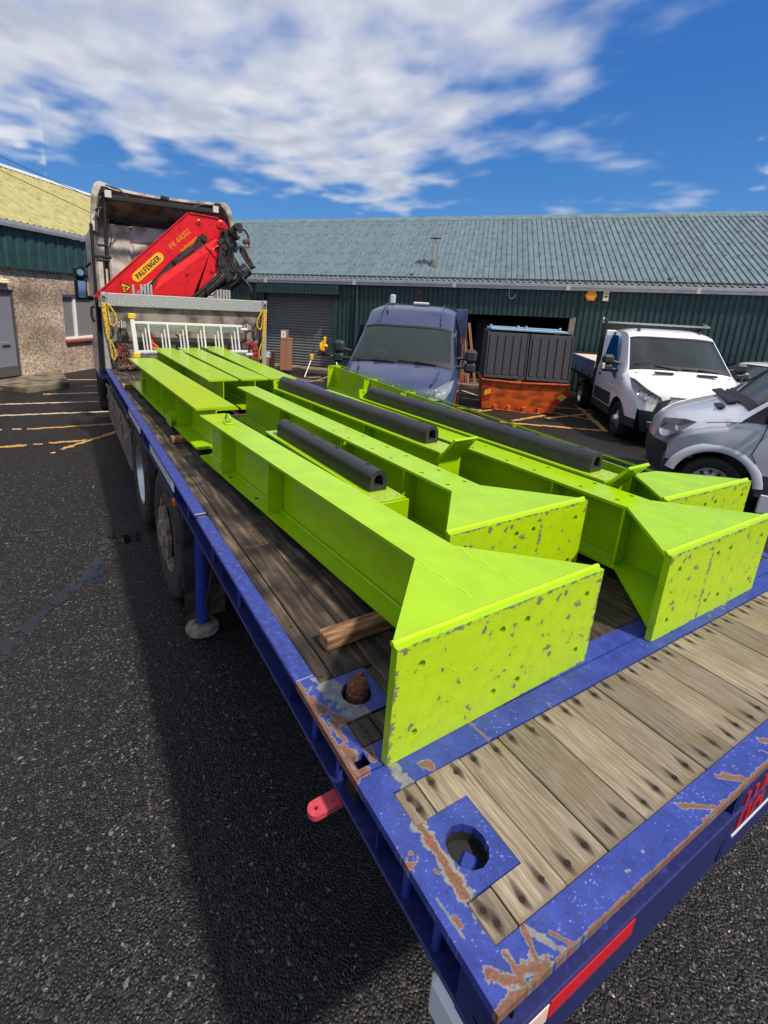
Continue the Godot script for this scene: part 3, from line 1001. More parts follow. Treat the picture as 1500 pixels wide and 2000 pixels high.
func far_workshop() -> void:
	var t := thing("workshop", "long low green workshop with grey profiled roof, roller shutter and dark open bay", "workshop", Vector3(8.16, 0, -14.70))
	t.basis = Basis(Vector3(0.6691, 0, 0.7431), Vector3.UP, Vector3(-0.7431, 0, 0.6691)) * Basis(Vector3.BACK, 0.0145)
	var shade := 0
	# wall sheets; the bays are left open
	var spans := [[-7.4, -5.6, -0.3, 2.9], [-5.6, -4.6, -0.3, 2.9], [-4.6, -3.6, -0.3, 2.9], [-3.6, -2.86, -0.3, 2.9], [0.0, 0.75, -0.3, 2.9], [0.75, 1.8, -0.3, 2.9], [1.8, 2.85, -0.3, 2.9], [2.85, 3.96, -0.3, 2.9], [3.96, 5.1, 2.13, 2.9], [5.1, 6.25, 2.13, 2.9], [6.25, 7.35, 2.13, 2.9], [7.35, 8.4, -0.3, 2.9], [8.4, 9.45, -0.3, 2.9], [9.45, 10.5, -0.3, 2.9], [10.5, 11.55, -0.3, 2.9], [11.55, 12.6, -0.3, 2.9], [12.6, 13.65, -0.3, 2.9], [13.65, 15.0, -0.3, 2.9], [15.0, 16.5, -0.3, 2.9]]
	for s in spans:
		var m := wall_sheet(s[0], s[1], s[2], s[3])
		var k := 0.86 + 0.14 * fmod(shade * 0.618, 1.0)
		for i in m.c.size():
			m.c[i] = Color(k, k, k)
		shade += 1
		obj("cladding_sheet", m, M.green, t, true)
	# inner skin so that no light leaks
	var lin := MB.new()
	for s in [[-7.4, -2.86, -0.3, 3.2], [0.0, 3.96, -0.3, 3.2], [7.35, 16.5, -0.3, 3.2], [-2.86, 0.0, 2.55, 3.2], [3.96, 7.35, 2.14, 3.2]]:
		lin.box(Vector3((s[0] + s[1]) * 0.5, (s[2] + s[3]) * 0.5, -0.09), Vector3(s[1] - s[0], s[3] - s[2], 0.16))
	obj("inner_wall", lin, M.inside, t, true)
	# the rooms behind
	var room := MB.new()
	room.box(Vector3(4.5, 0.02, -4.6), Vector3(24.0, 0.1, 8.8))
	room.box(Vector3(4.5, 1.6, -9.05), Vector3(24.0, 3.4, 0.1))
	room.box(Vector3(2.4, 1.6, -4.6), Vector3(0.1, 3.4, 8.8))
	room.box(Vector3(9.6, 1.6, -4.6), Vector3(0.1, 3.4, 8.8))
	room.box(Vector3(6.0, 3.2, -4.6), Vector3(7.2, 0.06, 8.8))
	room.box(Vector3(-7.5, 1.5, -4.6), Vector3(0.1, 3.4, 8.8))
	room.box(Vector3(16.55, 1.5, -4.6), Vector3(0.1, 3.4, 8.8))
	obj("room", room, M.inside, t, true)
	# roof
	var e := Vector2(0.10, 3.08)
	var rg := Vector2(-4.86, 5.72)
	var x := -12.0
	while x < 17.5:
		var m := roof_sheet(x, x + 1.0, e, rg, -0.25, 0.1667, 0.032)
		var k := 0.9 + 0.1 * fmod(absf(x) * 0.618, 1.0)
		for i in m.c.size():
			m.c[i] = Color(k, k, k)
		obj("roof_sheet", m, M.roof, t, true)
		x += 1.0
	# sheet screws: small caps in rows
	var sc := MB.new()
	for i in 170:
		for f in [0.02, 0.19, 0.36, 0.52, 0.69, 0.86]:
			if (i + int(f * 10)) % 2:
				continue
			var xx: float = -11.0 + i * 0.1667 + 0.1667 * 0.81 - 0.25 * f
			var pp: Vector2 = e.lerp(rg, f)
			sc.box(Vector3(xx, pp.y + 0.036, pp.x + 0.016), Vector3(0.045, 0.02, 0.045))
	var so := obj("roof_screws", sc, M.lead, t, true)
	so.set_meta("kind", "stuff")
	var back := MB.new()
	back.quad(Vector3(-12, 5.70, -4.9), Vector3(-12, 3.08, -9.8), Vector3(17.5, 3.08, -9.8), Vector3(17.5, 5.70, -4.9))
	back.box(Vector3(2.7, 1.4, -9.6), Vector3(29.0, 3.4, 0.1))
	obj("rear_slope", back, M.roof, t, true)
	var cap := MB.new()
	cap.quad(Vector3(-12.4, 5.60, -4.60), Vector3(17.2, 5.60, -4.60), Vector3(17.2, 5.80, -4.93), Vector3(-12.4, 5.80, -4.93))
	cap.quad(Vector3(-12.4, 5.80, -4.93), Vector3(17.2, 5.80, -4.93), Vector3(17.2, 5.60, -5.3), Vector3(-12.4, 5.60, -5.3))
	cap.quad(Vector3(-12.4, 5.52, -4.60), Vector3(17.2, 5.52, -4.60), Vector3(17.2, 5.60, -4.60), Vector3(-12.4, 5.60, -4.60))
	obj("ridge_cap", cap, M.roof, t, true)
	# gutter in lengths with joint clips
	var gx := -9.0
	while gx < 16.0:
		var g := MB.new()
		g.prism([Vector2(0.03, 2.90), Vector2(0.145, 2.895), Vector2(0.165, 2.97), Vector2(0.185, 2.985), Vector2(0.195, 3.06), Vector2(0.18, 3.065), Vector2(0.165, 3.0), Vector2(0.03, 3.0)], Vector3(gx, 0, 0), Vector3.BACK, Vector3.UP, Vector3(3.19, 0, 0))
		obj("gutter", g, M.gutter, t, true)
		var cl := MB.new()
		cl.box(Vector3(gx + 3.2, 2.98, 0.17), Vector3(0.10, 0.17, 0.066))
		obj("gutter_clip", cl, M.gutter, t, true)
		gx += 3.2
	# roller shutter with its canopy and guides
	var sh := MB.new()
	var y := 0.10
	while y < 2.52:
		for f in 4:
			var a0 := PI * f / 4.0
			var a1 := PI * (f + 1) / 4.0
			sh.quad(Vector3(-2.74, y + 0.095 * f / 4.0, -0.17 + 0.020 * sin(a0)), Vector3(-0.14, y + 0.095 * f / 4.0, -0.17 + 0.020 * sin(a0)), Vector3(-0.14, y + 0.095 * (f + 1) / 4.0, -0.17 + 0.020 * sin(a1)), Vector3(-2.74, y + 0.095 * (f + 1) / 4.0, -0.17 + 0.020 * sin(a1)))
		y += 0.095
	var so2 := obj("roller_shutter", sh, M.shutter, t, true)
	var gd := MB.new()
	gd.box(Vector3(-2.80, 1.25, -0.06), Vector3(0.12, 2.7, 0.20), Basis(), 0.006)
	obj("shutter_guide", gd, M.green, so2, true)
	gd = MB.new()
	gd.box(Vector3(-0.07, 1.25, -0.02), Vector3(0.14, 2.7, 0.12), Basis(), 0.006)
	obj("shutter_guide", gd, M.green, so2, true)
	var cn := wall_sheet(-2.95, 0.06, 2.60, 2.86, 0.12, 0.02)
	for i in cn.v.size():
		cn.v[i] += Vector3(0, 0, 0.20)
	cn.box(Vector3(-1.445, 2.585, 0.13), Vector3(3.02, 0.05, 0.24))
	cn.box(Vector3(-1.445, 2.73, 0.085), Vector3(3.02, 0.22, 0.2))
	for i in cn.c.size():
		cn.c[i] = g3(0.72)
	obj("shutter_canopy", cn, M.green, t, true)
	# jamb of the open bay, downpipe, flue, boxes, cables
	var jm := MB.new()
	jm.box(Vector3(7.27, 1.0, -0.10), Vector3(0.16, 2.3, 0.24), Basis(), 0.008)
	obj("bay_jamb", jm, M.board, t, true)
	jm = MB.new()
	jm.box(Vector3(3.99, 1.0, -0.10), Vector3(0.06, 2.3, 0.24), Basis(), 0.008)
	obj("bay_jamb", jm, M.board, t, true)
	var dp := MB.new()
	dp.tube([Vector3(0.69, 2.92, 0.10), Vector3(0.69, 2.75, 0.09), Vector3(0.69, 0.0, 0.09)], 0.04, 10)
	obj("downpipe", dp, M.green, t, true)
	var fl := MB.new()
	var fo := Vector3(2.96, 3.58, -0.95)
	fl.lathe([[0.17, 0.0], [0.16, 0.03], [0.12, 0.20], [0.105, 0.22]], fo, Vector3.UP, 18)
	var fln := obj("flue", fl, M.lead, t, true)
	var fp := MB.new()
	fp.lathe([[0.095, 0.2], [0.095, 0.52], [0.10, 0.525], [0.10, 0.545], [0.095, 0.55], [0.095, 0.74], [0.0, 0.74]], fo, Vector3.UP, 18)
	for k in 3:
		var a := TAU * k / 3 + 0.4
		fp.bar(fo + Vector3(cos(a) * 0.09, 0.72, sin(a) * 0.09), fo + Vector3(cos(a) * 0.13, 0.90, sin(a) * 0.13), 0.02, 0.006)
	obj("flue_pipe", fp, M.steel, fln, true)
	var fc := MB.new()
	fc.lathe([[0.0, 0.99], [0.19, 0.88], [0.20, 0.87], [0.0, 0.89]], fo, Vector3.UP, 18)
	obj("flue_cowl", fc, M.lead, fln, true)
	var hx := MB.new()
	var hp := []
	var hp2 := []
	for k in 6:
		hp.append(Vector2(cos(TAU * k / 6), sin(TAU * k / 6)) * 0.160)
		hp2.append(Vector2(cos(TAU * k / 6), sin(TAU * k / 6)) * 0.125)
	hx.prism(hp, Vector3(7.64, 2.77, 0.03), Vector3.RIGHT, Vector3.UP, Vector3(0, 0, 0.08))
	hx.prism(hp2, Vector3(7.64, 2.77, 0.11), Vector3.RIGHT, Vector3.UP, Vector3(0, 0, 0.02))
	obj("alarm_box", hx, M.orange_box, t, true)
	var cb := MB.new()
	cb.box(Vector3(8.02, 2.77, 0.07), Vector3(0.15, 0.27, 0.09), Basis(), 0.012)
	var cbo := obj("alarm_box", cb, M.cream_box, t, true)
	cbo.set_meta("label", "cream alarm box with two dark printed panels")
	var cp := MB.new()
	cp.box(Vector3(8.03, 2.83, 0.117), Vector3(0.10, 0.025, 0.004))
	obj("printed_panel", cp, M.black_print, cbo, true)
	cp = MB.new()
	cp.box(Vector3(8.02, 2.755, 0.117), Vector3(0.07, 0.045, 0.004))
	obj("printed_panel", cp, M.black_print, cbo, true)
	var wire := MB.new()
	var pa := []
	for k in 12:
		var a := PI * k / 11.0
		pa.append(Vector3(5.42 + 0.09 - 0.09 * cos(a), 2.72 - 0.11 * sin(a) + 0.03 * k / 11.0, 0.06))
	pa.insert(0, Vector3(5.42, 2.93, 0.1))
	wire.tube(pa, 0.012, 6)
	obj("hanging_cable", wire, M.gutter, t, true)
	var w2 := MB.new()
	w2.tube([Vector3(2.72, 3.0, 0.15), Vector3(2.72, 2.8, 0.06), Vector3(2.74, 2.62, 0.06)], 0.014, 6)
	w2.box(Vector3(2.73, 2.72, 0.06), Vector3(0.06, 0.07, 0.05))
	obj("hanging_cable", w2, M.sill, t, true)
	# things seen inside the open bay
	var rk := MB.new()
	rk.box(Vector3(4.75, 1.0, -1.6), Vector3(0.5, 1.9, 0.06))
	rk.box(Vector3(5.2, 0.9, -2.4), Vector3(0.6, 0.05, 0.5))
	rk.box(Vector3(5.2, 1.4, -2.4), Vector3(0.6, 0.05, 0.5))
	for sx in [4.9, 5.5]:
		rk.box(Vector3(sx, 0.95, -2.4), Vector3(0.05, 1.8, 0.5))
	obj("storage_rack", rk, M.cabin, t, true)
	for bx in [[5.05, 1.5, c8(150, 150, 146)], [5.28, 1.52, c8(60, 80, 60)], [5.15, 1.02, c8(120, 116, 112)], [5.4, 1.0, c8(90, 60, 50)]]:
		var b := MB.new()
		b.box(Vector3(bx[0], bx[1], -2.3), Vector3(0.2, 0.18, 0.3), Basis(), 0.01)
		obj("rack_box", b, mat("rack box", bx[2], 0.8), t, true)

func left_building() -> void:
	var t := thing("site_office", "pebbledash site office with green fascia, mossy roof, grey door and window", "building", Vector3(-1.069, 0, -14.164))
	t.basis = Basis(Vector3(0.637, 0, -0.771), Vector3.UP, Vector3(0.771, 0, 0.637))
	var w := MB.new()
	# wall in strips round the openings
	var dl := -0.72
	var dr := 0.24
	var wl := 1.83
	var wr := 3.25
	for s in [[-9.0, dl, -0.3, 2.72], [dl, dr, 2.17, 2.72], [dr, wl, -0.3, 2.72], [wl, wr, -0.3, 0.88], [wl, wr, 2.12, 2.72], [wr, 8.0, -0.3, 2.72]]:
		w.box(Vector3((s[0] + s[1]) * 0.5, (s[2] + s[3]) * 0.5, -0.12), Vector3(s[1] - s[0], s[3] - s[2], 0.24))
	obj("wall", w, M.dash, t, true)
	var inn := MB.new()
	inn.box(Vector3(-0.5, 1.3, -3.0), Vector3(17.0, 3.2, 0.1))
	inn.box(Vector3(-0.5, 3.3, -1.6), Vector3(17.0, 0.1, 3.2))
	inn.box(Vector3(-8.95, 1.3, -1.6), Vector3(0.1, 3.2, 3.0))
	obj("inner_wall", inn, M.inside, t, true)
	var x := -9.0
	while x < 8.0:
		var m := wall_sheet(x, x + 1.0, 2.72, 3.58, 0.333, 0.035)
		for i in m.v.size():
			m.v[i].z += 0.05
		obj("fascia_sheet", m, M.green, t, true)
		x += 1.0
	var ft := MB.new()
	ft.box(Vector3(-0.5, 2.70, 0.05), Vector3(17.0, 0.05, 0.12))
	ft.box(Vector3(-0.5, 3.15, 0.0), Vector3(17.0, 0.86, 0.08))
	obj("fascia_trim", ft, M.green, t, true)
	var g := MB.new()
	g.prism([Vector2(0.09, 3.58), Vector2(0.20, 3.575), Vector2(0.225, 3.64), Vector2(0.24, 3.71), Vector2(0.22, 3.715), Vector2(0.09, 3.62)], Vector3(-9, 0, 0), Vector3.BACK, Vector3.UP, Vector3(17, 0, 0))
	obj("gutter", g, M.gutter, t, true)
	var e := Vector2(0.16, 3.70)
	var rg := Vector2(-4.7, 6.10)
	x = -9.0
	while x < 12.0:
		obj("roof_sheet", roof_sheet(x, x + 1.0, e, rg, 0.0, 0.2, 0.05, true), M.roof_olive, t, true)
		x += 1.0
	var bk := MB.new()
	bk.quad(Vector3(-9, 6.10, -4.7), Vector3(-9, 3.6, -9.6), Vector3(12, 3.6, -9.6), Vector3(12, 6.10, -4.7))
	bk.tri(Vector3(-8.98, 3.6, 0.1), Vector3(-8.98, 6.08, -4.7), Vector3(-8.98, 3.6, -9.6))
	obj("rear_slope", bk, M.roof_olive, t, true)
	var cap := MB.new()
	cap.quad(Vector3(-9, 6.03, -4.42), Vector3(12, 6.03, -4.42), Vector3(12, 6.20, -4.72), Vector3(-9, 6.20, -4.72))
	cap.quad(Vector3(-9, 6.20, -4.72), Vector3(12, 6.20, -4.72), Vector3(12, 6.03, -5.05), Vector3(-9, 6.03, -5.05))
	obj("ridge_cap", cap, M.gutter, t, true)
	# door
	var d := MB.new()
	d.box(Vector3((dl + dr) * 0.5 - 0.01, 1.14, -0.10), Vector3(dr - dl - 0.06, 2.02, 0.05), Basis(), 0.004)
	var door := obj("door", d, M.door_grey, t, true)
	var kp := MB.new()
	kp.box(Vector3((dl + dr) * 0.5 - 0.01, 0.26, -0.072), Vector3(dr - dl - 0.10, 0.24, 0.006))
	obj("kick_plate", kp, M.door_kick, door, true)
	var hd := MB.new()
	hd.box(Vector3(-0.08, 0.93, -0.065), Vector3(0.24, 0.075, 0.02), Basis(), 0.006)
	hd.bar(Vector3(-0.20, 0.92, -0.035), Vector3(0.02, 0.92, -0.035), 0.02, 0.025)
	obj("letter_handle", hd, M.alloy, door, true)
	var fr := MB.new()
	fr.box(Vector3(dl + 0.015, 1.14, -0.09), Vector3(0.03, 2.06, 0.12))
	fr.box(Vector3(dr - 0.02, 1.14, -0.09), Vector3(0.035, 2.06, 0.12))
	fr.box(Vector3((dl + dr) * 0.5, 2.158, -0.09), Vector3(dr - dl, 0.024, 0.12))
	obj("door_frame", fr, M.door_kick, t, true)
	# window
	var wf := MB.new()
	for s in [[wl, wr, 2.06, 2.12], [wl, wr, 0.90, 0.97], [wl, wl + 0.05, 0.97, 2.06], [wr - 0.05, wr, 0.97, 2.06], [2.33, 2.43, 0.97, 2.06]]:
		wf.box(Vector3((s[0] + s[1]) * 0.5, (s[2] + s[3]) * 0.5, -0.11), Vector3(s[1] - s[0], s[3] - s[2], 0.07), Basis(), 0.006)
	var win := obj("window", wf, M.upvc, t, true)
	for s in [[wl + 0.05, 2.33], [2.43, wr - 0.05]]:
		var pn := MB.new()
		pn.box(Vector3((s[0] + s[1]) * 0.5, 1.515, -0.125), Vector3(s[1] - s[0], 1.09, 0.012))
		obj("pane", pn, M.frost, win, true)
	var sl := MB.new()
	sl.box(Vector3((wl + wr) * 0.5, 0.865, 0.005), Vector3(wr - wl + 0.06, 0.07, 0.16), Basis(), 0.01)
	obj("sill", sl, M.sill, win, true)
	var lm := MB.new()
	lm.box(Vector3(-0.10, 2.365, 0.05), Vector3(0.30, 0.11, 0.09), Basis(), 0.02)
	lm.box(Vector3(-0.10, 2.335, 0.075), Vector3(0.31, 0.012, 0.07))
	obj("door_light", lm, M.cream_box, t, true)

# ---------------------------------------------------------------- the lorry
func frame_uv(m: MB) -> void:
	for i in m.v.size():
		m.t[i] = Vector2((m.v[i].x - FX0) / (FX1 - FX0), (m.v[i].z - FZ0) / (FZ1 - FZ0))

func rect(x0: float, x1: float, z0: float, z1: float) -> Array:
	return [[x0, z0], [x1, z0], [x1, z1], [x0, z1]]

func lorry_plank(parent: Node3D, x0: float, x1: float, z0: float, z1: float, y: float, k: float) -> void:
	var m := MB.new()
	m.box(Vector3((x0 + x1) * 0.5, y - 0.016, (z0 + z1) * 0.5), Vector3(x1 - x0 - 0.004, 0.032, z1 - z0 - 0.004), Basis(), 0.003)
	var o1 := rng.randf() * 5.0
	var o2 := rng.randf() * 5.0
	for i in m.v.size():
		m.t[i] = Vector2(m.v[i].z / 3.0 + o1, m.v[i].x / 0.22 + o2)
		m.c[i] = Color(k, k * 0.98, k * 0.95)
	obj("plank", m, M.plank, parent)

func lorry() -> void:
	var t := thing("flatbed_lorry", "blue flatbed lorry with white cab and red loader crane, loaded with lime green steel", "lorry", Vector3(1.78, 0, -5.0))
	# deck: bearers, and an added unseen sheet under the planks that blocks light
	var un := MB.new()
	un.box(Vector3(1.78, 1.095, -4.2), Vector3(2.36, 0.016, 7.55))
	for k in 18:
		un.box(Vector3(1.78, 1.03, -0.9 - k * 0.42), Vector3(2.38, 0.10, 0.06))
	for x in [1.35, 2.2]:
		un.box(Vector3(x, 0.86, -5.9), Vector3(0.09, 0.26, 10.8))
	un.box(Vector3(1.78, 0.86, -0.8), Vector3(0.9, 0.2, 0.1))
	var deck := obj("deck", un, M.chassis, t)
	# long planks, butted at staggered joints
	var xs := [0.592, 0.643, 0.781]
	var xx := 0.937
	while xx < 2.90:
		xs.append(xx)
		xx += 0.156
	xs.append(2.92)
	xs.append(2.97)
	for i in xs.size() - 1:
		var cut: float = [-2.05, -2.05, -4.4, -3.1, -5.2, -4.0][i % 6] + rng.randf_range(-0.1, 0.1)
		var zend := -0.82
		if i < 2:
			zend = -1.067
		var ends := [zend, cut, cut - 3.0, -7.93]
		if i == 0:
			ends = [zend, -3.6, -6.2, -7.93]
		for k in ends.size() - 1:
			if ends[k] - ends[k + 1] < 0.05:
				continue
			var tone := rng.randf_range(0.55, 0.80) if i > 0 else 0.85
			if ends[k] < -5.8:
				tone *= 0.85
			lorry_plank(deck, xs[i], xs[i + 1], maxf(ends[k + 1], -7.93), ends[k], DECK - 0.002 - rng.randf() * 0.003, tone)
	lorry_plank(deck, 0.747, 0.781, -1.063, -0.905, DECK - 0.002, 0.75)
	lorry_plank(deck, 0.594, 0.662, -0.905, -0.82, DECK - 0.003, 0.62)
	lorry_plank(deck, 0.662, 0.781, -0.905, -0.82, DECK - 0.003, 0.58)
	# tail planks
	for p in SEAMS.size() - 1:
		var a: float = SEAMS[p]
		var b: float = SEAMS[p + 1]
		var parts := [[-0.683, -0.366]]
		if p == 0:
			parts = [[-0.683, -0.601], [-0.438, -0.366]]
		for q in parts:
			var m := MB.new()
			var x0 := a + 0.0015
			if p == 1:
				# notched round the twist lock plate
				m.slab([[x0, q[0]], [b - 0.0015, q[0]], [b - 0.0015, q[1]], [x0, q[1]], [x0, -0.438], [0.746, -0.438], [0.746, -0.601], [x0, -0.601]], DECK - 0.034, DECK - 0.001)
			else:
				m.box(Vector3((x0 + b - 0.0015) * 0.5, DECK - 0.018 + 0.001 * sin(p * 2.3), (q[0] + q[1]) * 0.5), Vector3(b - a - 0.003, 0.034, q[1] - q[0]), Basis(), 0.0022)
			for i in m.v.size():
				m.t[i] = Vector2((m.v[i].x - 0.58) / 2.4, (m.v[i].z + 0.69) / 0.33)
			var po := obj("plank", m, M.tail_wood, deck)
			if p == 0 or q[0] < -0.6:
				po.set_meta("label", "")
				po.remove_meta("label")
	# countersunk screws
	var sc := MB.new()
	for p in SEAMS.size() - 1:
		for s in screws(p):
			sc.lathe([[0.0, 0.0008], [0.0032, 0.0006], [0.0036, 0.0016], [0.0058, 0.0018], [0.0062, 0.0]], Vector3(s.x, DECK - 0.0012, s.y), Vector3.UP, 10)
	for s in [[0.61, -1.09], [0.69, -1.10], [0.62, -1.35], [0.72, -1.42], [0.61, -1.75], [0.63, -0.86], [0.70, -0.85], [0.86, -1.5], [0.70, -1.95], [0.75, -2.1]]:
		sc.lathe([[0.0, 0.0008], [0.005, 0.0008], [0.006, 0.0]], Vector3(s[0], DECK - 0.003, s[1]), Vector3.UP, 10)
	obj("screws", sc, M.screw, deck).set_meta("kind", "stuff")

	# tail frame with its two lashing plates
	var f := MB.new()
	var y0 := DECK - 0.022
	for q in [[0.528, 0.592, -1.10, -0.809], [0.528, 0.549, -0.809, -0.772], [0.586, 0.592, -0.809, -0.772], [0.528, 0.592, -0.772, -0.7565], [0.528, 0.592, -0.7525, -0.297], [0.592, 2.97, -0.818, -0.7565], [0.592, 2.97, -0.7525, -0.685], [0.592, 2.97, -0.364, -0.297], [2.97, 3.03, -1.10, -0.7565], [2.97, 3.03, -0.7525, -0.297]]:
		f.slab(rect(q[0], q[1], q[2], q[3]), y0, DECK)
	f.slab(rect(0.592, 0.744, -0.599, -0.440), y0, DECK, [[0.667, -0.515, 0.047, 0]])
	f.slab(rect(0.592, 0.745, -1.065, -0.907), y0, DECK, [[0.672, -0.985, 0.046, 0]])
	frame_uv(f)
	var fo := obj("tail_frame", f, M.frame_top, t)
	# pockets under the holes
	var pk := MB.new()
	for c in [[0.667, -0.515], [0.672, -0.985]]:
		pk.lathe([[0.046, 0.0], [0.046, -0.10], [0.0, -0.10]], Vector3(c[0], DECK - 0.021, c[1]), Vector3.UP, 20)
		obj("pocket", pk, M.chassis, fo)
		pk = MB.new()
	pk.box(Vector3(0.567, 1.06, -0.79), Vector3(0.05, 0.01, 0.05))
	for q in [[0.5475, 0.002, 0.0], [0.5875, 0.002, 0.0]]:
		pk.box(Vector3(q[0], 1.10, -0.79), Vector3(0.003, 0.09, 0.04))
	obj("pocket", pk, M.chassis, fo)
	var tl := MB.new()
	tl.box(Vector3(0.672, DECK - 0.062, -0.508), Vector3(0.062, 0.045, 0.055), Basis(Vector3.UP, 0.5), 0.014)
	obj("twist_lock", tl, M.blue_cab, fo)
	var tr := MB.new()
	for z in [-0.553, -0.477]:
		tr.tube([Vector3(0.62, DECK - 0.055, z), Vector3(0.715, DECK - 0.055, z)], 0.007, 8)
	obj("pocket_rod", tr, M.black_steel, fo)
	var rk := MB.new()
	rk.lathe([[0.034, -0.03], [0.034, 0.012], [0.031, 0.018], [0.033, 0.022], [0.032, 0.036], [0.022, 0.052], [0.0, 0.054]], Vector3(0.682, DECK - 0.02, -0.995), Vector3(0.10, 1, -0.12), 18)
	rk.box(Vector3(0.694, DECK + 0.022, -1.012), Vector3(0.05, 0.022, 0.03), Basis(Vector3.UP, 0.6), 0.008)
	var rko := obj("twist_lock", rk, M.rusty, fo)
	rko.set_meta("label", "rusty raised twist lock")
	# side rails: top strip, web, lower lip
	for side in [0, 1]:
		var xo := 0.528 if side == 0 else 3.032
		var sg := 1.0 if side == 0 else -1.0
		var rl := MB.new()
		var segs := [[-7.95, -5.1], [-5.09, -4.2], [-4.19, -2.40], [-2.36, -1.103]]
		for s in segs:
			rl.box(Vector3(xo + sg * 0.032, DECK - 0.010, (s[0] + s[1]) * 0.5), Vector3(0.064, 0.020, s[1] - s[0]), Basis(), 0.004)
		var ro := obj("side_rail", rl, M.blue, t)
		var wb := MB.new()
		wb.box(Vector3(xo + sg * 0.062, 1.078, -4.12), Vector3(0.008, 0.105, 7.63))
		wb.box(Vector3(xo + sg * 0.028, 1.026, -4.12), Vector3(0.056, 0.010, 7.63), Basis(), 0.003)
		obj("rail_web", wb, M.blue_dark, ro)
		for z in [-0.66, -1.16, -1.92, -2.9, -3.8, -4.62, -5.6, -6.7]:
			var gs := MB.new()
			gs.box(Vector3(xo + sg * 0.034, 1.08, z), Vector3(0.05, 0.10, 0.006))
			obj("rail_gusset", gs, M.blue_dark, ro)
		for z in [-0.46, -0.56, -0.86, -1.0, -1.70, -2.10, -2.62, -3.45, -4.35, -5.3, -6.2]:
			var pg := MB.new()
			pg.cyl(Vector3(xo + sg * 0.022, 1.03, z), Vector3(xo + sg * 0.022, 1.132, z), 0.010, 10)
			obj("rope_peg", pg, M.blue_cab, ro)
		if side == 0:
			for q in [[-5.25, -4.45], [-3.90, -2.97]]:
				var tp := MB.new()
				tp.box(Vector3(xo + 0.006, 1.088, (q[0] + q[1]) * 0.5 - 0.05), Vector3(0.006, 0.058, q[1] - q[0] - 0.1))
				obj("reflective_tape", tp, M.tape, ro)
				var te := MB.new()
				te.box(Vector3(xo + 0.006, 1.088, q[1] - 0.045), Vector3(0.006, 0.058, 0.09))
				obj("reflective_tape", te, M.tape_end, ro)
			for z in [-5.3, -2.92]:
				var am := MB.new()
				am.box(Vector3(xo - 0.004, 1.018, z), Vector3(0.02, 0.04, 0.05), Basis(), 0.006)
				obj("side_marker", am, M.amber, ro)
			for z in [-2.38, -4.195]:
				var ct := MB.new()
				ct.box(Vector3(xo + 0.034, DECK - 0.012, z), Vector3(0.05, 0.022, 0.035), Basis(), 0.004)
				obj("stake_pocket", ct, M.black_steel, ro)
	# tail beam
	var tb := MB.new()
	tb.box(Vector3(1.78, 1.04, -0.345), Vector3(2.49, 0.19, 0.012))
	tb.box(Vector3(1.78, 1.063, -0.318), Vector3(2.50, 0.010, 0.054), Basis(), 0.003)
	tb.box(Vector3(1.78, 0.965, -0.303), Vector3(2.50, 0.188, 0.010), Basis(Vector3.RIGHT, 0.05), 0.003)
	tb.box(Vector3(1.78, 1.00, -0.312), Vector3(0.02, 0.2, 0.05))
	for x in [0.536, 3.024]:
		tb.box(Vector3(x, 1.06, -0.34), Vector3(0.012, 0.15, 0.085))
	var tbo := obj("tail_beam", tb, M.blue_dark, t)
	var tx := MB.new()
	tx.box(Vector3(1.90, 1.018, -0.3035), Vector3(1.04, 0.238, 0.016), Basis(), 0.004)
	tx.box(Vector3(1.375, 1.015, -0.322), Vector3(0.010, 0.22, 0.05))
	var txo := obj("name_panel", tx, M.blue_dark, tbo)
	text("lettering", "HA", txo, M.red_lens, Vector3(1.50, 1.05, -0.2945), Vector3(1, 0, 0), Vector3(0.12, 1, 0), 0.115, 0.15)
	var wl := MB.new()
	wl.box(Vector3(1.86, 0.972, -0.2945), Vector3(0.9, 0.006, 0.004))
	obj("lettering_line", wl, M.tape, txo)
	for x in [0.86, 1.08]:
		var pg := MB.new()
		pg.lathe([[0.014, 0.0], [0.011, 0.006], [0.009, 0.03], [0.009, 0.066]], Vector3(x, 1.068, -0.318), Vector3.UP, 12)
		obj("rope_peg", pg, M.blue_cab, tbo)
	var rr := MB.new()
	rr.box(Vector3(0.815, 1.020, -0.2955), Vector3(0.27, 0.050, 0.006), Basis(), 0.002)
	obj("tail_reflector", rr, M.red_lens, tbo)
	var rp := MB.new()
	rp.box(Vector3(0.605, 1.018, -0.2955), Vector3(0.145, 0.048, 0.006), Basis(), 0.002)
	obj("tail_reflector", rp, M.pale_lens, tbo)
	var sm := MB.new()
	sm.box(Vector3(0.533, 0.965, -0.378), Vector3(0.03, 0.10, 0.13), Basis(), 0.014)
	obj("corner_lamp", sm, M.white_pl, t)
	var lv := MB.new()
	var lp := []
	for k in 9:
		var a := PI * 0.5 + PI * k / 8.0
		lp.append(Vector2(cos(a), sin(a)) * 0.022)
	lp.append(Vector2(0.14, -0.022))
	lp.append(Vector2(0.14, 0.022))
	lv.prism(lp, Vector3(0.470, 0.985, -0.835), Vector3(1, 0.05, 0.0), Vector3(0, 0, -1), Vector3(0, 0.016, 0), [[0.0, 0.0, 0.006, 10]])
	obj("lever", lv, M.red_handle, t)

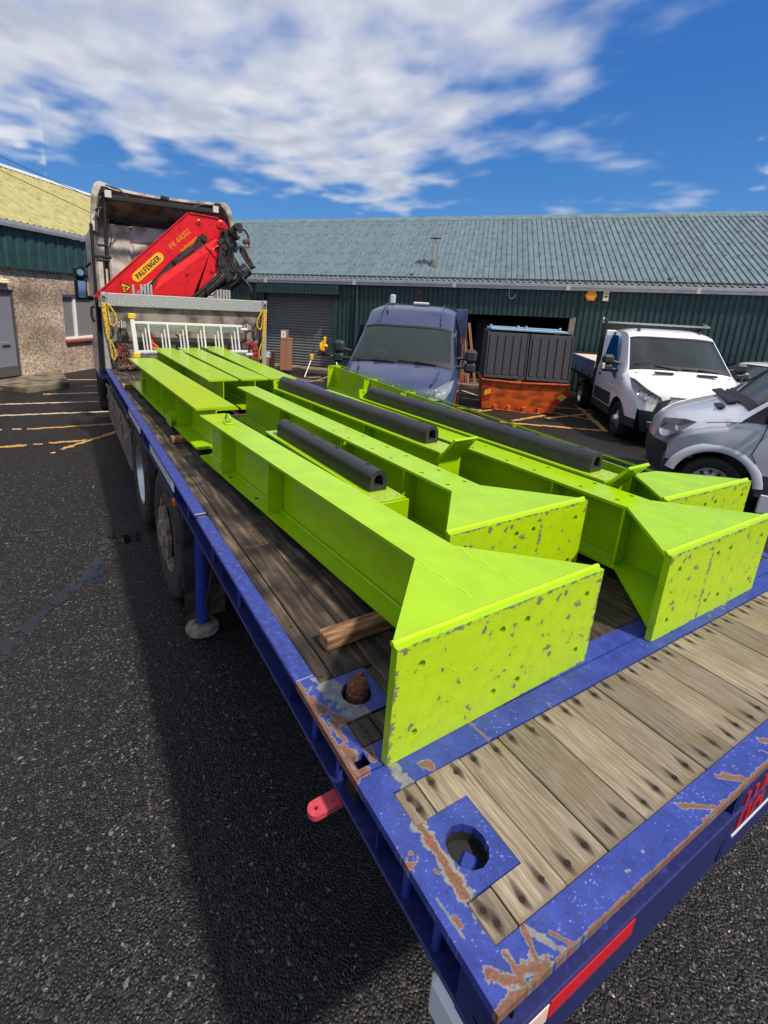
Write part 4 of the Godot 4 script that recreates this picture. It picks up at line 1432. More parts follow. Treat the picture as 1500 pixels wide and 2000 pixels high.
	# wheels
	for q in [[-3.56, true], [-4.95, false]]:
		for sx in [0.71, 2.85]:
			var ax := Vector3(-1, 0, 0) if sx < 1.5 else Vector3(1, 0, 0)
			var o := Vector3(sx, 0.505, q[0])
			var ty := MB.new()
			ty.lathe([[0.29, -0.15], [0.46, -0.15], [0.495, -0.12], [0.505, -0.08], [0.505, 0.08], [0.495, 0.12], [0.475, 0.142], [0.445, 0.150], [0.40, 0.152], [0.375, 0.148], [0.36, 0.150], [0.315, 0.140], [0.300, 0.128]], o, ax, 48)
			var tyo := obj("wheel", ty, M.tyre, t)
			var rm := MB.new()
			if q[1]:
				rm.lathe([[0.302, 0.128], [0.296, 0.135], [0.286, 0.130], [0.27, 0.085], [0.255, 0.03], [0.21, 0.0], [0.20, 0.0]], o, ax, 40)
				obj("rim", rm, M.rim_dirty, tyo)
				var hb := MB.new()
				var hp := []
				for k in 32:
					hp.append(Vector2.from_angle(TAU * k / 32.0) * 0.205)
				var hl := []
				for k in 8:
					var hv := Vector2.from_angle(TAU * (k + 0.5) / 8.0) * 0.150
					hl.append([hv.x, hv.y, 0.021, k * 4 + 1])
				hb.prism(hp, o + ax * 0.135, Vector3(0, 0, ax.x), Vector3.UP, ax * 0.028, hl)
				hb.lathe([[0.11, 0.163], [0.10, 0.185], [0.05, 0.19], [0.0, 0.19]], o, ax, 24)
				obj("hub", hb, M.rim_dirty, tyo)
				var bh := MB.new()
				bh.lathe([[0.205, 0.03], [0.19, 0.12], [0.0, 0.12]], o, ax, 24)
				obj("hub_back", bh, M.chassis, tyo)
			else:
				rm.lathe([[0.302, 0.128], [0.297, 0.136], [0.288, 0.132], [0.275, 0.07], [0.262, -0.02], [0.22, -0.06], [0.16, -0.075], [0.13, -0.05], [0.12, 0.02], [0.0, 0.03]], o, ax, 40)
				obj("rim", rm, M.alloy, tyo)
				var nt := MB.new()
				for k in 10:
					var d := Vector3(0, cos(TAU * k / 10), sin(TAU * k / 10))
					nt.cyl(o + d * 0.165 - ax * 0.08, o + d * 0.165 - ax * 0.03, 0.014, 6)
				obj("wheel_nuts", nt, M.steel, tyo)
	for sx in [0.60, 2.96]:
		var sg := 1.0 if sx < 1.5 else -1.0
		for z in [-3.56, -4.95]:
			var mg := MB.new()
			var rows := []
			for k in 25:
				var a := lerpf(-0.12, PI + 0.12, k / 24.0)
				var line := []
				for x in [sx - sg * 0.025, sx - sg * 0.02, sx + sg * 0.30]:
					var rad := 0.575 if x != sx - sg * 0.025 else 0.545
					line.append(Vector3(x, 0.505 + minf(sin(a) * rad, 0.48), z - cos(a) * (rad + 0.01)))
				rows.append(line)
			mg.grid(rows, sg < 0)
			obj("mudguard", mg, M.guard, t)
		var mp := MB.new()
		mp.box(Vector3(sx + sg * 0.13, 0.62, -3.005), Vector3(0.30, 0.62, 0.02), Basis(Vector3.RIGHT, 0.06), 0.008)
		mp.box(Vector3(sx - sg * 0.005, 0.60, -3.03), Vector3(0.025, 0.58, 0.05), Basis(Vector3.RIGHT, 0.06), 0.008)
		for y in [0.42, 0.66, 0.86]:
			mp.cyl(Vector3(sx + sg * 0.05, y, -3.0), Vector3(sx + sg * 0.05, y, -2.985), 0.014, 8)
		var mpo := obj("mudguard", mp, M.guard, t)
		var fl := MB.new()
		var fr := []
		for k in 5:
			var line := []
			for j in 6:
				line.append(Vector3(sx - sg * 0.015 + sg * 0.056 * j, 0.36 - 0.07 * k, -3.03 + 0.006 * sin(j * 2.0 + k) + 0.01 * k * 0.5))
			fr.append(line)
		fl.grid(fr)
		obj("mudflap", fl, M.flap, mpo)
	var axm := MB.new()
	for z in [-3.56, -4.95, -10.6]:
		axm.cyl(Vector3(0.75, 0.505, z), Vector3(2.8, 0.505, z), 0.07, 12)
	axm.box(Vector3(1.78, 0.55, -4.2), Vector3(0.5, 0.3, 0.9), Basis(), 0.05)
	obj("axles", axm, M.chassis, t)
	# stabiliser leg
	var lg := MB.new()
	lg.tube([Vector3(0.690, 1.10, -2.97), Vector3(0.690, 0.60, -2.97), Vector3(0.690, 0.11, -2.97)], 0.043, 14)
	lg.tube([Vector3(0.690, 0.115, -2.97), Vector3(0.690, 0.06, -2.97)], 0.032, 12)
	lg.box(Vector3(0.79, 1.0, -2.90), Vector3(0.14, 0.14, 0.12), Basis(), 0.01)
	var lgo := obj("stabiliser_leg", lg, M.blue_cab, t)
	var ft := MB.new()
	ft.lathe([[0.0, 0.0], [0.112, 0.0], [0.115, 0.012], [0.112, 0.03], [0.085, 0.038], [0.045, 0.055], [0.0, 0.055]], Vector3(0.690, 0.018, -2.97), Vector3.UP, 28)
	obj("foot", ft, M.rim_dirty, lgo)
	var hs := MB.new()
	for k in 4:
		var pa := []
		for i in 9:
			var u := i / 8.0
			pa.append(Vector3(0.73 + 0.028 * k + 0.03 * sin(u * 4.0 + k), 1.02 - 0.80 * u + 0.1 * k * u, -2.93 + 0.05 * sin(u * 3.0 + k * 1.4)))
		hs.tube(pa, 0.014 + 0.006 * (k % 2), 8)
	hs.lathe([[0.0, 0.0], [0.05, 0.02], [0.055, 0.10], [0.04, 0.16], [0.05, 0.22], [0.03, 0.30], [0.0, 0.31]], Vector3(0.80, 0.48, -2.90), Vector3(0.1, 1, 0.1), 10)
	obj("hydraulic_hoses", hs, M.black_steel, lgo)
	# side locker
	var lk := MB.new()
	lk.box(Vector3(0.74, 0.565, -7.05), Vector3(0.35, 0.51, 2.86), Basis(), 0.008)
	lk.bar(Vector3(0.558, 0.838, -8.46), Vector3(0.558, 0.838, -5.62), 0.03, 0.025, Vector3.UP, 0.005)
	for z in [-6.55, -7.5]:
		lk.box(Vector3(0.5645, 0.56, z), Vector3(0.004, 0.49, 0.012))
	var lko := obj("side_locker", lk, M.locker, t)
	for z in [-5.80, -6.42, -6.66, -7.42, -7.62, -8.3]:
		var lh := MB.new()
		lh.box(Vector3(0.556, 0.66, z), Vector3(0.016, 0.085, 0.045), Basis(), 0.005)
		lh.box(Vector3(0.548, 0.66, z), Vector3(0.01, 0.05, 0.018), Basis(), 0.004)
		obj("latch", lh, M.steel, lko)
	var bkt := MB.new()
	bkt.box(Vector3(0.76, 0.94, -6.4), Vector3(0.30, 0.12, 3.6))
	obj("bearer", bkt, M.chassis, t)

	# headboard
	var hb := MB.new()
	hb.box(Vector3(1.78, 1.80, -8.02), Vector3(2.40, 0.56, 0.03))
	hb.box(Vector3(1.78, 1.30, -8.02), Vector3(2.40, 0.32, 0.03))
	hb.box(Vector3(1.78, 1.61, -8.004), Vector3(2.40, 0.012, 0.01))
	var hbo := obj("headboard", hb, M.board, t)
	var hl := MB.new()
	hl.box(Vector3(1.78, 1.50, -8.01), Vector3(2.40, 0.092, 0.035))
	obj("board_strip", hl, M.board_low, hbo)
	var tbar := MB.new()
	tbar.box(Vector3(1.78, 2.150, -7.985), Vector3(2.35, 0.185, 0.085), Basis(), 0.008)
	obj("top_bar", tbar, M.galv, hbo)
	for x in [0.566, 2.996]:
		var po := MB.new()
		po.box(Vector3(x, 1.70, -7.98), Vector3(0.075, 1.10, 0.10), Basis(), 0.006)
		po.box(Vector3(x, 2.21, -7.925), Vector3(0.04, 0.04, 0.02), Basis(), 0.006)
		var poo := obj("corner_post", po, M.galv, hbo)
		var rg := MB.new()
		var ra := []
		for k in 13:
			ra.append(Vector3(x + 0.018 * cos(TAU * k / 12), 2.16 + 0.03 * sin(TAU * k / 12), -7.92))
		rg.tube(ra, 0.005, 6)
		rg.box(Vector3(x, 2.19, -7.926), Vector3(0.016, 0.03, 0.01))
		obj("lashing_ring", rg, M.black_steel, poo)
	for x in [0.776, 2.70]:
		var hk := MB.new()
		for dx in [-0.035, 0.045]:
			hk.box(Vector3(x + dx, 1.80, -8.0), Vector3(0.05, 0.09, 0.008))
			hk.cyl(Vector3(x + dx, 1.825, -7.996), Vector3(x + dx, 1.825, -7.985), 0.008, 8)
		hk.tube([Vector3(x + 0.005, 1.86, -7.99), Vector3(x + 0.005, 1.80, -7.97), Vector3(x + 0.005, 1.74, -7.95), Vector3(x + 0.005, 1.73, -7.92), Vector3(x + 0.005, 1.75, -7.90)], 0.010, 8)
		obj("chain_hook", hk, M.galv, hbo)

	# loader crane folded behind the headboard
	var cr := sub("loader_crane", t)
	var col := MB.new()
	col.box(Vector3(1.55, 1.3, -8.8), Vector3(0.62, 1.5, 0.5), Basis(), 0.03)
	col.box(Vector3(1.78, 1.0, -8.8), Vector3(2.3, 0.3, 0.5), Basis(), 0.02)
	col.box(Vector3(2.35, 1.9, -8.75), Vector3(0.5, 0.7, 0.4), Basis(), 0.03)
	obj("crane_column", col, M.black_steel, cr)
	var rs := MB.new()
	rs.box(Vector3(0.58, 1.70, -8.26), Vector3(0.05, 1.1, 0.10), Basis(), 0.008)
	obj("crane_frame", rs, M.crane_red, cr)
	var up := []
	for v in [[0.50, 2.165], [0.659, 2.325], [1.975, 3.575], [2.00, 3.588], [2.03, 3.588], [2.500, 3.563], [2.585, 3.548], [2.635, 3.51], [2.675, 3.44], [2.655, 3.39], [2.583, 3.366], [2.507, 3.278], [2.326, 3.199], [1.358, 2.466], [1.044, 2.2]]:
		up.append(Vector2(v[0], v[1]))
	var ub := MB.new()
	ub.prism(up, Vector3(0, 0, -9.16), Vector3.RIGHT, Vector3.UP, Vector3(0, 0, 0.26))
	# rolled top edge and lip along the boom
	ub.bar(Vector3(0.56, 2.238, -8.895), Vector3(1.985, 3.592, -8.895), 0.03, 0.022, Vector3(-0.69, 0.72, 0), 0.004)
	ub.bar(Vector3(2.0, 3.597, -8.895), Vector3(2.50, 3.573, -8.895), 0.03, 0.02, Vector3.UP, 0.004)
	var ubo := obj("main_boom", ub, M.crane_red, cr)
	var lo := []
	for v in [[1.20, 2.07], [1.464, 2.525], [1.50, 2.56], [2.30, 3.165], [2.412, 3.232], [2.463, 3.151], [2.43, 2.95], [2.374, 2.672], [2.299, 2.567], [1.953, 2.227], [1.75, 2.05]]:
		lo.append(Vector2(v[0], v[1]))
	var lb := MB.new()
	lb.prism(lo, Vector3(0, 0, -8.86), Vector3.RIGHT, Vector3.UP, Vector3(0, 0, 0.22))
	# chamfered upper face and pressed collar
	lb.quad(Vector3(1.36, 2.32, -8.58), Vector3(2.286, 3.037, -8.58), Vector3(2.40, 3.225, -8.64), Vector3(1.46, 2.52, -8.64))
	lb.quad(Vector3(1.20, 2.05, -8.58), Vector3(1.953, 2.05, -8.58), Vector3(2.286, 3.037, -8.58), Vector3(1.36, 2.32, -8.58))
	lb.quad(Vector3(1.953, 2.227, -8.58), Vector3(2.299, 2.567, -8.58), Vector3(2.374, 2.672, -8.58), Vector3(2.286, 3.037, -8.58))
	lb.tri(Vector3(2.374, 2.672, -8.58), Vector3(2.44, 3.0, -8.58), Vector3(2.286, 3.037, -8.58))
	lb.quad(Vector3(2.286, 3.037, -8.58), Vector3(2.44, 3.0, -8.58), Vector3(2.463, 3.15, -8.64), Vector3(2.40, 3.225, -8.64))
	lb.quad(Vector3(1.953, 2.227, -8.64), Vector3(2.299, 2.567, -8.64), Vector3(2.299, 2.567, -8.58), Vector3(1.953, 2.227, -8.58))
	lb.bar(Vector3(2.205, 3.115, -8.60), Vector3(2.245, 3.03, -8.572), 0.02, 0.02, Vector3.BACK, 0.004)
	lb.bar(Vector3(2.245, 3.03, -8.572), Vector3(2.36, 2.905, -8.572), 0.02, 0.02, Vector3.BACK, 0.004)
	var lbo := obj("second_boom", lb, M.crane_red, cr)
	var pins := MB.new()
	for q in [[2.54, 3.475, -8.90, 0.062], [2.165, 3.468, -8.90, 0.034]]:
		pins.lathe([[q[3] + 0.012, 0.0], [q[3] + 0.012, 0.012], [q[3], 0.018], [q[3] * 0.8, 0.022], [q[3] * 0.35, 0.022], [q[3] * 0.3, 0.006], [0.0, 0.006]], Vector3(q[0], q[1], q[2]), Vector3.BACK, 22)
	for q in [[2.296, 2.690, -8.58, 0.026], [1.883, 2.611, -8.58, 0.02]]:
		pins.lathe([[q[3] + 0.006, 0.0], [q[3], 0.02], [0.0, 0.022]], Vector3(q[0], q[1], q[2]), Vector3.BACK, 16)
	var po2 := obj("pivot_pin", pins, M.crane_red, ubo)
	var pc := MB.new()
	for q in [[2.54, 3.475, -8.885, 0.020], [2.165, 3.468, -8.885, 0.020]]:
		pc.cyl(Vector3(q[0], q[1], q[2]), Vector3(q[0], q[1], q[2] + 0.010), q[3], 14)
	obj("pin_hole", pc, M.black_steel, ubo)
	# lift ram between the booms
	var ram := MB.new()
	ram.tube([Vector3(1.20, 2.15, -8.95), Vector3(1.72, 2.74, -8.88), Vector3(2.05, 3.02, -8.86)], 0.075, 16)
	ram.prism([Vector2(2.02, 2.94), Vector2(2.13, 2.98), Vector2(2.25, 3.12), Vector2(2.30, 3.20), Vector2(2.28, 3.27), Vector2(2.22, 3.29), Vector2(2.15, 3.25), Vector2(2.05, 3.08)], Vector3(0, 0, -8.95), Vector3.RIGHT, Vector3.UP, Vector3(0, 0, 0.09))
	ram.cyl(Vector3(2.242, 3.225, -8.90), Vector3(2.242, 3.225, -8.83), 0.05, 18)
	ram.box(Vector3(1.76, 2.80, -8.80), Vector3(0.10, 0.10, 0.06), Basis(Vector3.BACK, 0.7), 0.01)
	obj("lift_ram", ram, M.black_steel, cr)
	# knuckle with its links, hoses and hook
	var kn := MB.new()
	for pl in [[[[2.44, 3.298], [2.478, 3.364], [2.574, 3.392], [2.66, 3.30], [2.778, 3.101], [2.73, 3.02], [2.669, 3.026], [2.55, 3.18]], -8.66, 0.05], [[[2.419, 3.103], [2.514, 3.130], [2.505, 3.0], [2.483, 2.931], [2.540, 2.793], [2.647, 2.673], [2.62, 2.58], [2.528, 2.518], [2.451, 2.586], [2.377, 2.788], [2.379, 2.940]], -8.56, 0.07], [[[2.778, 3.146], [2.848, 3.126], [2.95, 2.97], [3.043, 2.810], [2.992, 2.759], [2.88, 2.90], [2.778, 3.046]], -8.62, 0.04], [[[2.584, 3.358], [2.662, 3.455], [2.72, 3.49], [2.779, 3.496], [2.818, 3.456], [2.818, 3.349], [2.779, 3.336], [2.739, 3.394], [2.720, 3.329], [2.759, 3.234], [2.719, 3.212], [2.64, 3.30]], -8.62, 0.06], [[[2.56, 3.16], [2.64, 3.10], [2.68, 2.98], [2.84, 2.74], [2.78, 2.66], [2.62, 2.80], [2.54, 2.95]], -8.74, 0.12], [[[2.48, 3.25], [2.52, 3.27], [2.62, 3.14], [2.58, 3.10]], -8.56, 0.05]]:
		var pp := []
		for v in pl[0]:
			pp.append(Vector2(v[0], v[1]))
		kn.prism(pp, Vector3(0, 0, pl[1]), Vector3.RIGHT, Vector3.UP, Vector3(0, 0, pl[2]))
	for q in [[2.50, 3.33, 0.03], [2.72, 3.25, 0.028], [2.47, 2.98, 0.016], [2.44, 2.78, 0.025], [2.52, 2.60, 0.03], [2.80, 3.09, 0.02], [2.70, 3.42, 0.04], [2.60, 2.72, 0.022], [3.0, 2.80, 0.025]]:
		kn.cyl(Vector3(q[0], q[1], -8.60), Vector3(q[0], q[1], -8.47), q[2], 12)
	kn.box(Vector3(2.43, 3.16, -8.52), Vector3(0.13, 0.07, 0.05), Basis(Vector3.BACK, 0.65), 0.008)
	kn.box(Vector3(2.50, 3.07, -8.50), Vector3(0.10, 0.09, 0.05), Basis(Vector3.BACK, 0.55), 0.008)
	var kno := obj("knuckle", kn, M.black_steel, cr)
	var hz := MB.new()
	for k in 6:
		var pa := []
		for i in 9:
			var u := i / 8.0
			pa.append(Vector3(2.50 + 0.05 * k + 0.10 * u * (1.0 + 0.3 * k) + 0.03 * sin(u * 5 + k), 3.20 - 0.10 * k - 0.42 * u, -8.48 + 0.03 * sin(u * 6.0 + k * 2.0)))
		hz.tube(pa, 0.011 + 0.004 * (k % 3), 7)
	hz.tube([Vector3(2.60, 2.58, -8.46), Vector3(2.66, 2.70, -8.42), Vector3(2.74, 2.74, -8.42), Vector3(2.77, 2.67, -8.44), Vector3(2.66, 2.52, -8.46), Vector3(2.58, 2.47, -8.46)], 0.010, 7)
	hz.tube([Vector3(2.72, 2.75, -8.44), Vector3(2.80, 2.82, -8.44), Vector3(2.87, 2.87, -8.48)], 0.011, 7)
	obj("hose", hz, M.black_steel, kno)
	var ho := MB.new()
	ho.tube([Vector3(2.80, 3.41, -8.58), Vector3(2.87, 3.385, -8.58), Vector3(2.92, 3.32, -8.58), Vector3(2.935, 3.24, -8.58), Vector3(2.93, 3.17, -8.58)], 0.018, 8)
	obj("hook_shackle", ho, M.black_steel, kno)
	var hk2 := MB.new()
	hk2.box(Vector3(2.885, 3.215, -8.57), Vector3(0.12, 0.08, 0.08), Basis(Vector3.BACK, 0.4), 0.02)
	hk2.tube([Vector3(2.935, 3.20, -8.57), Vector3(2.93, 3.13, -8.57), Vector3(2.88, 3.11, -8.57), Vector3(2.86, 3.15, -8.57)], 0.02, 8, 0.012)
	hk2.tube([Vector3(2.87, 3.08, -8.58), Vector3(2.91, 3.0, -8.58), Vector3(2.95, 2.92, -8.58)], 0.02, 8)
	obj("load_hook", hk2, M.rusty, kno)
	var cy := MB.new()
	cy.tube([Vector3(1.80, 2.03, -8.56), Vector3(2.15, 2.33, -8.56), Vector3(2.50, 2.635, -8.56)], 0.088, 18)
	cy.tube([Vector3(2.44, 2.33, -8.70), Vector3(2.70, 2.56, -8.70), Vector3(2.95, 2.775, -8.70)], 0.115, 18)
	cy.box(Vector3(2.83, 2.66, -8.62), Vector3(0.16, 0.12, 0.12), Basis(Vector3.BACK, 0.7), 0.015)
	cy.tube([Vector3(1.90, 2.20, -8.46), Vector3(2.30, 2.54, -8.46), Vector3(2.41, 2.64, -8.47)], 0.012, 7)
	cy.tube([Vector3(2.17, 2.44, -8.45), Vector3(2.16, 2.35, -8.44), Vector3(2.20, 2.29, -8.45), Vector3(2.26, 2.29, -8.46), Vector3(2.44, 2.42, -8.48)], 0.011, 7)
	obj("jib_cylinder", cy, M.black_steel, cr)
	# boom markings
	var ang := atan2(3.586 - 2.315, 1.996 - 0.659)
	var bx := Vector3(cos(ang), sin(ang), 0)
	var by := Vector3(-sin(ang), cos(ang), 0)
	var stk := MB.new()
	var sp := []
	for k in 10:
		sp.append(Vector2(0.245, 0) + Vector2.from_angle(-PI * 0.5 + PI * k / 9.0) * 0.075)
	for k in 10:
		sp.append(Vector2(-0.245, 0) + Vector2.from_angle(PI * 0.5 + PI * k / 9.0) * 0.075)
	stk.prism(sp, Vector3(1.326, 2.683, -8.899), bx, by, Vector3(0, 0, 0.004))
	var sto := obj("maker_sticker", stk, M.yellow_sticker, ubo)
	text("lettering", "PALFINGER", sto, M.black_print, Vector3(1.326, 2.684, -8.893), bx, by, 0.085, 0.50)
	text("lettering", "PK 44002", ubo, M.gold_print, Vector3(1.845, 3.175, -8.897), bx, by, 0.085, 0.44, false)
	text("lettering", "Performance", ubo, M.gold_print, Vector3(1.935, 3.165, -8.897) - by * 0.085, bx, by, 0.065, 0.36)
	var wt := MB.new()
	wt.prism([Vector2(0.888, 2.425), Vector2(0.935, 2.235), Vector2(1.072, 2.362)], Vector3(0, 0, -8.899), Vector3.RIGHT, Vector3.UP, Vector3(0, 0, 0.003))
	var wto := obj("warning_sticker", wt, M.black_print, ubo)
	var wt2 := MB.new()
	wt2.prism([Vector2(0.907, 2.397), Vector2(0.943, 2.258), Vector2(1.043, 2.352)], Vector3(0, 0, -8.8955), Vector3.RIGHT, Vector3.UP, Vector3(0, 0, 0.003))
	obj("warning_field", wt2, M.yellow_sticker, wto)
	var wt3 := MB.new()
	wt3.bar(Vector3(0.928, 2.345, -8.891), Vector3(1.0, 2.345, -8.891), 0.016, 0.004, Vector3.BACK)
	wt3.bar(Vector3(0.955, 2.32, -8.891), Vector3(0.965, 2.29, -8.891), 0.018, 0.004, Vector3.BACK)
	wt3.bar(Vector3(0.985, 2.33, -8.8905), Vector3(0.945, 2.31, -8.8905), 0.012, 0.004, Vector3.BACK)
	obj("warning_symbol", wt3, M.black_print, wto)

	lorry_cab(t)

func lorry_cab(t: Node3D) -> void:
	var cab := sub("cab", t)
	var b := MB.new()
	b.box(Vector3(1.78, 2.15, -10.75), Vector3(2.42, 2.45, 1.9), Basis(), 0.08)
	obj("cab_body", b, M.cab_white, cab)
	var bl := MB.new()
	bl.box(Vector3(1.78, 0.98, -10.75), Vector3(2.46, 0.62, 1.8), Basis(), 0.05)
	bl.box(Vector3(0.575, 1.22, -9.86), Vector3(0.06, 0.62, 0.34), Basis(Vector3.RIGHT, 0.1), 0.025)
	bl.box(Vector3(0.585, 3.45, -9.55), Vector3(0.02, 0.50, 0.09), Basis(Vector3.BACK, -0.10), 0.006)
	obj("cab_skirt", bl, M.blue_cab, cab)
	# pressed panels of the rear wall
	for q in [[0.84, 1.18, 2.42, 3.38], [1.22, 2.62, 3.13, 3.40], [1.22, 2.62, 2.78, 3.09], [1.22, 2.62, 2.40, 2.74], [0.84, 1.18, 1.6, 2.38], [1.22, 2.62, 1.6, 2.36], [2.66, 2.92, 1.6, 3.38]]:
		var pn := MB.new()
		pn.box(Vector3((q[0] + q[1]) * 0.5, (q[2] + q[3]) * 0.5, -9.79), Vector3(q[1] - q[0], q[3] - q[2], 0.03), Basis(), 0.012)
		obj("rear_panel", pn, M.cab_white, cab)
	var vt := MB.new()
	vt.box(Vector3(1.03, 3.445, -9.74), Vector3(0.20, 0.05, 0.06), Basis(), 0.01)
	vt.tube([Vector3(1.1, 3.42, -9.72), Vector3(1.6, 3.43, -9.71), Vector3(2.3, 3.44, -9.72)], 0.022, 8)
	obj("wall_vent", vt, M.black_pl, cab)
	# roof fairing: outer and inner shells with a rim
	var outer := [[0.560, 3.20], [0.566, 3.45], [0.585, 3.62], [0.600, 3.80], [0.640, 3.905], [0.705, 3.952], [0.80, 3.935], [0.916, 3.894], [1.25, 3.866], [1.614, 3.852], [2.05, 3.862], [2.511, 3.885], [2.66, 3.912], [2.75, 3.905], [2.825, 3.845], [2.870, 3.74], [2.90, 3.58], [2.925, 3.20]]
	var inner := [[0.60, 3.20], [0.625, 3.45], [0.65, 3.60], [0.68, 3.74], [0.72, 3.83], [0.76, 3.87], [0.82, 3.87], [0.916, 3.845], [1.25, 3.825], [1.614, 3.815], [2.05, 3.822], [2.511, 3.840], [2.62, 3.85], [2.68, 3.84], [2.74, 3.79], [2.79, 3.70], [2.83, 3.56], [2.87, 3.20]]
	var fr := MB.new()
	var rows := []
	for k in 7:
		var u := k / 6.0
		var line := []
		for p in outer:
			line.append(Vector3(lerpf(1.75, p[0], 1.0 - 0.10 * u * u), p[1] - 0.55 * u * u * maxf(p[1] - 3.25, 0.0), -9.32 - 1.7 * u))
		rows.append(line)
	fr.grid(rows)
	var rows2 := []
	for k in 7:
		var u := k / 6.0
		var line := []
		for p in inner:
			line.append(Vector3(lerpf(1.75, p[0], 1.0 - 0.16 * u), p[1] - (0.80 * u) * maxf(p[1] - 3.30, 0.0), -9.32 - 0.75 * u))
		rows2.append(line)
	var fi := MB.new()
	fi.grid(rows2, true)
	# gathered side ribs inside
	for sx in [0, 1]:
		for k in 3:
			var pa := []
			for i in 6:
				var pp: Array = inner[i + 1] if sx == 0 else inner[inner.size() - 2 - i]
				var dx := (0.012 + 0.03 * k) * (1 if sx == 0 else -1)
				pa.append(Vector3(pp[0] + dx, pp[1] - 0.02 * k, -9.36 - 0.05 * k))
			fi.tube(pa, 0.014, 6)
	for i in outer.size() - 1:
		fr.quad(rows[0][i], rows2[0][i], rows2[0][i + 1], rows[0][i + 1])
	var fo := obj("roof_fairing", fr, M.cab_white, cab)
	obj("fairing_inside", fi, M.cab_grey, fo)
	var bar := MB.new()
	bar.bar(Vector3(0.80, 3.715, -9.26), Vector3(2.60, 3.728, -9.26), 0.05, 0.075, Vector3.UP, 0.01)
	for x in [1.15, 1.45, 1.9, 2.25]:
		bar.box(Vector3(x, 3.72, -9.232), Vector3(0.012, 0.08, 0.01))
	bar.box(Vector3(1.70, 3.83, -9.28), Vector3(0.13, 0.06, 0.06), Basis(Vector3.BACK, -0.1), 0.01)
	bar.tube([Vector3(0.80, 3.90, -9.28), Vector3(1.0, 3.86, -9.27), Vector3(1.12, 3.76, -9.25)], 0.012, 6)
	bar.tube([Vector3(2.15, 3.75, -9.25), Vector3(2.35, 3.82, -9.27), Vector3(2.56, 3.83, -9.28)], 0.012, 6)
	bar.tube([Vector3(0.64, 3.50, -9.26), Vector3(0.70, 3.55, -9.24), Vector3(0.80, 3.52, -9.3), Vector3(1.05, 3.44, -9.6)], 0.014, 6)
	bar.tube([Vector3(0.66, 3.47, -9.24), Vector3(0.62, 3.50, -9.24), Vector3(0.66, 3.53, -9.24), Vector3(0.72, 3.51, -9.24)], 0.012, 6)
	for x in [0.78, 2.60]:
		bar.box(Vector3(x, 3.82, -9.27), Vector3(0.11, 0.10, 0.05), Basis(), 0.01)
	obj("light_bar", bar, M.black_pl, fo)
	for x in [0.825, 2.55]:
		var lp := MB.new()
		lp.box(Vector3(x, 3.76, -9.235), Vector3(0.10, 0.11, 0.03), Basis(), 0.008)
		obj("work_lamp", lp, M.lamp_lens, fo)
	# intake stack and pipes down the left edge
	var st := MB.new()
	st.tube([Vector3(0.552, 3.30, -9.30), Vector3(0.552, 2.2, -9.30), Vector3(0.552, 0.95, -9.30)], 0.026, 10)
	st.tube([Vector3(0.79, 3.87, -9.30), Vector3(0.765, 3.5, -9.29), Vector3(0.752, 2.8, -9.29), Vector3(0.748, 2.62, -9.29)], 0.03, 10)
	st.tube([Vector3(0.70, 2.78, -9.24), Vector3(0.70, 2.4, -9.24), Vector3(0.70, 1.8, -9.24)], 0.016, 8)
	st.tube([Vector3(0.765, 2.78, -9.24), Vector3(0.765, 2.3, -9.24), Vector3(0.765, 1.8, -9.24)], 0.016, 8)
	st.tube([Vector3(0.80, 3.40, -9.28), Vector3(0.84, 3.1, -9.27), Vector3(0.80, 2.95, -9.26)], 0.010, 6)
	st.box(Vector3(0.70, 2.80, -9.26), Vector3(0.24, 0.05, 0.06), Basis(), 0.01)
	st.box(Vector3(0.69, 2.745, -9.25), Vector3(0.20, 0.04, 0.08), Basis(), 0.01)
	st.box(Vector3(0.70, 2.98, -9.27), Vector3(0.16, 0.04, 0.05), Basis(), 0.01)
	st.box(Vector3(0.60, 1.45, -9.4), Vector3(0.08, 1.1, 0.16), Basis(), 0.02)
	obj("intake_stack", st, M.black_pl, cab)
	var gh := MB.new()
	gh.tube([Vector3(0.535, 2.0, -9.75), Vector3(0.49, 1.97, -9.75), Vector3(0.485, 1.84, -9.75), Vector3(0.50, 1.76, -9.75), Vector3(0.535, 1.74, -9.75)], 0.02, 8)
	obj("grab_handle", gh, M.black_pl, cab)
	# mirrors on the left door
	var mr := MB.new()
	mr.box(Vector3(0.365, 2.565, -10.32), Vector3(0.19, 0.22, 0.11), Basis(), 0.035)
	mr.box(Vector3(0.372, 2.275, -10.32), Vector3(0.20, 0.36, 0.11), Basis(), 0.03)
	mr.tube([Vector3(0.45, 2.13, -10.34), Vector3(0.53, 2.10, -10.36), Vector3(0.60, 2.14, -10.4)], 0.022, 8)
	mr.tube([Vector3(0.47, 2.66, -10.3), Vector3(0.54, 2.72, -10.3), Vector3(0.62, 2.78, -10.3)], 0.03, 8, 0.012)
	mr.box(Vector3(0.52, 2.12, -10.33), Vector3(0.08, 0.09, 0.08), Basis(), 0.02)
	var mro := obj("door_mirror", mr, M.black_pl, cab)
	var mg := MB.new()
	mg.box(Vector3(0.39, 2.275, -10.262), Vector3(0.125, 0.29, 0.008), Basis(), 0.003)
	mg.lathe([[0.0, 0.0], [0.06, 0.0], [0.055, 0.005], [0.0, 0.005]], Vector3(0.385, 2.565, -10.265), Vector3.BACK, 18)
	obj("mirror_glass", mg, M.mirror, mro)
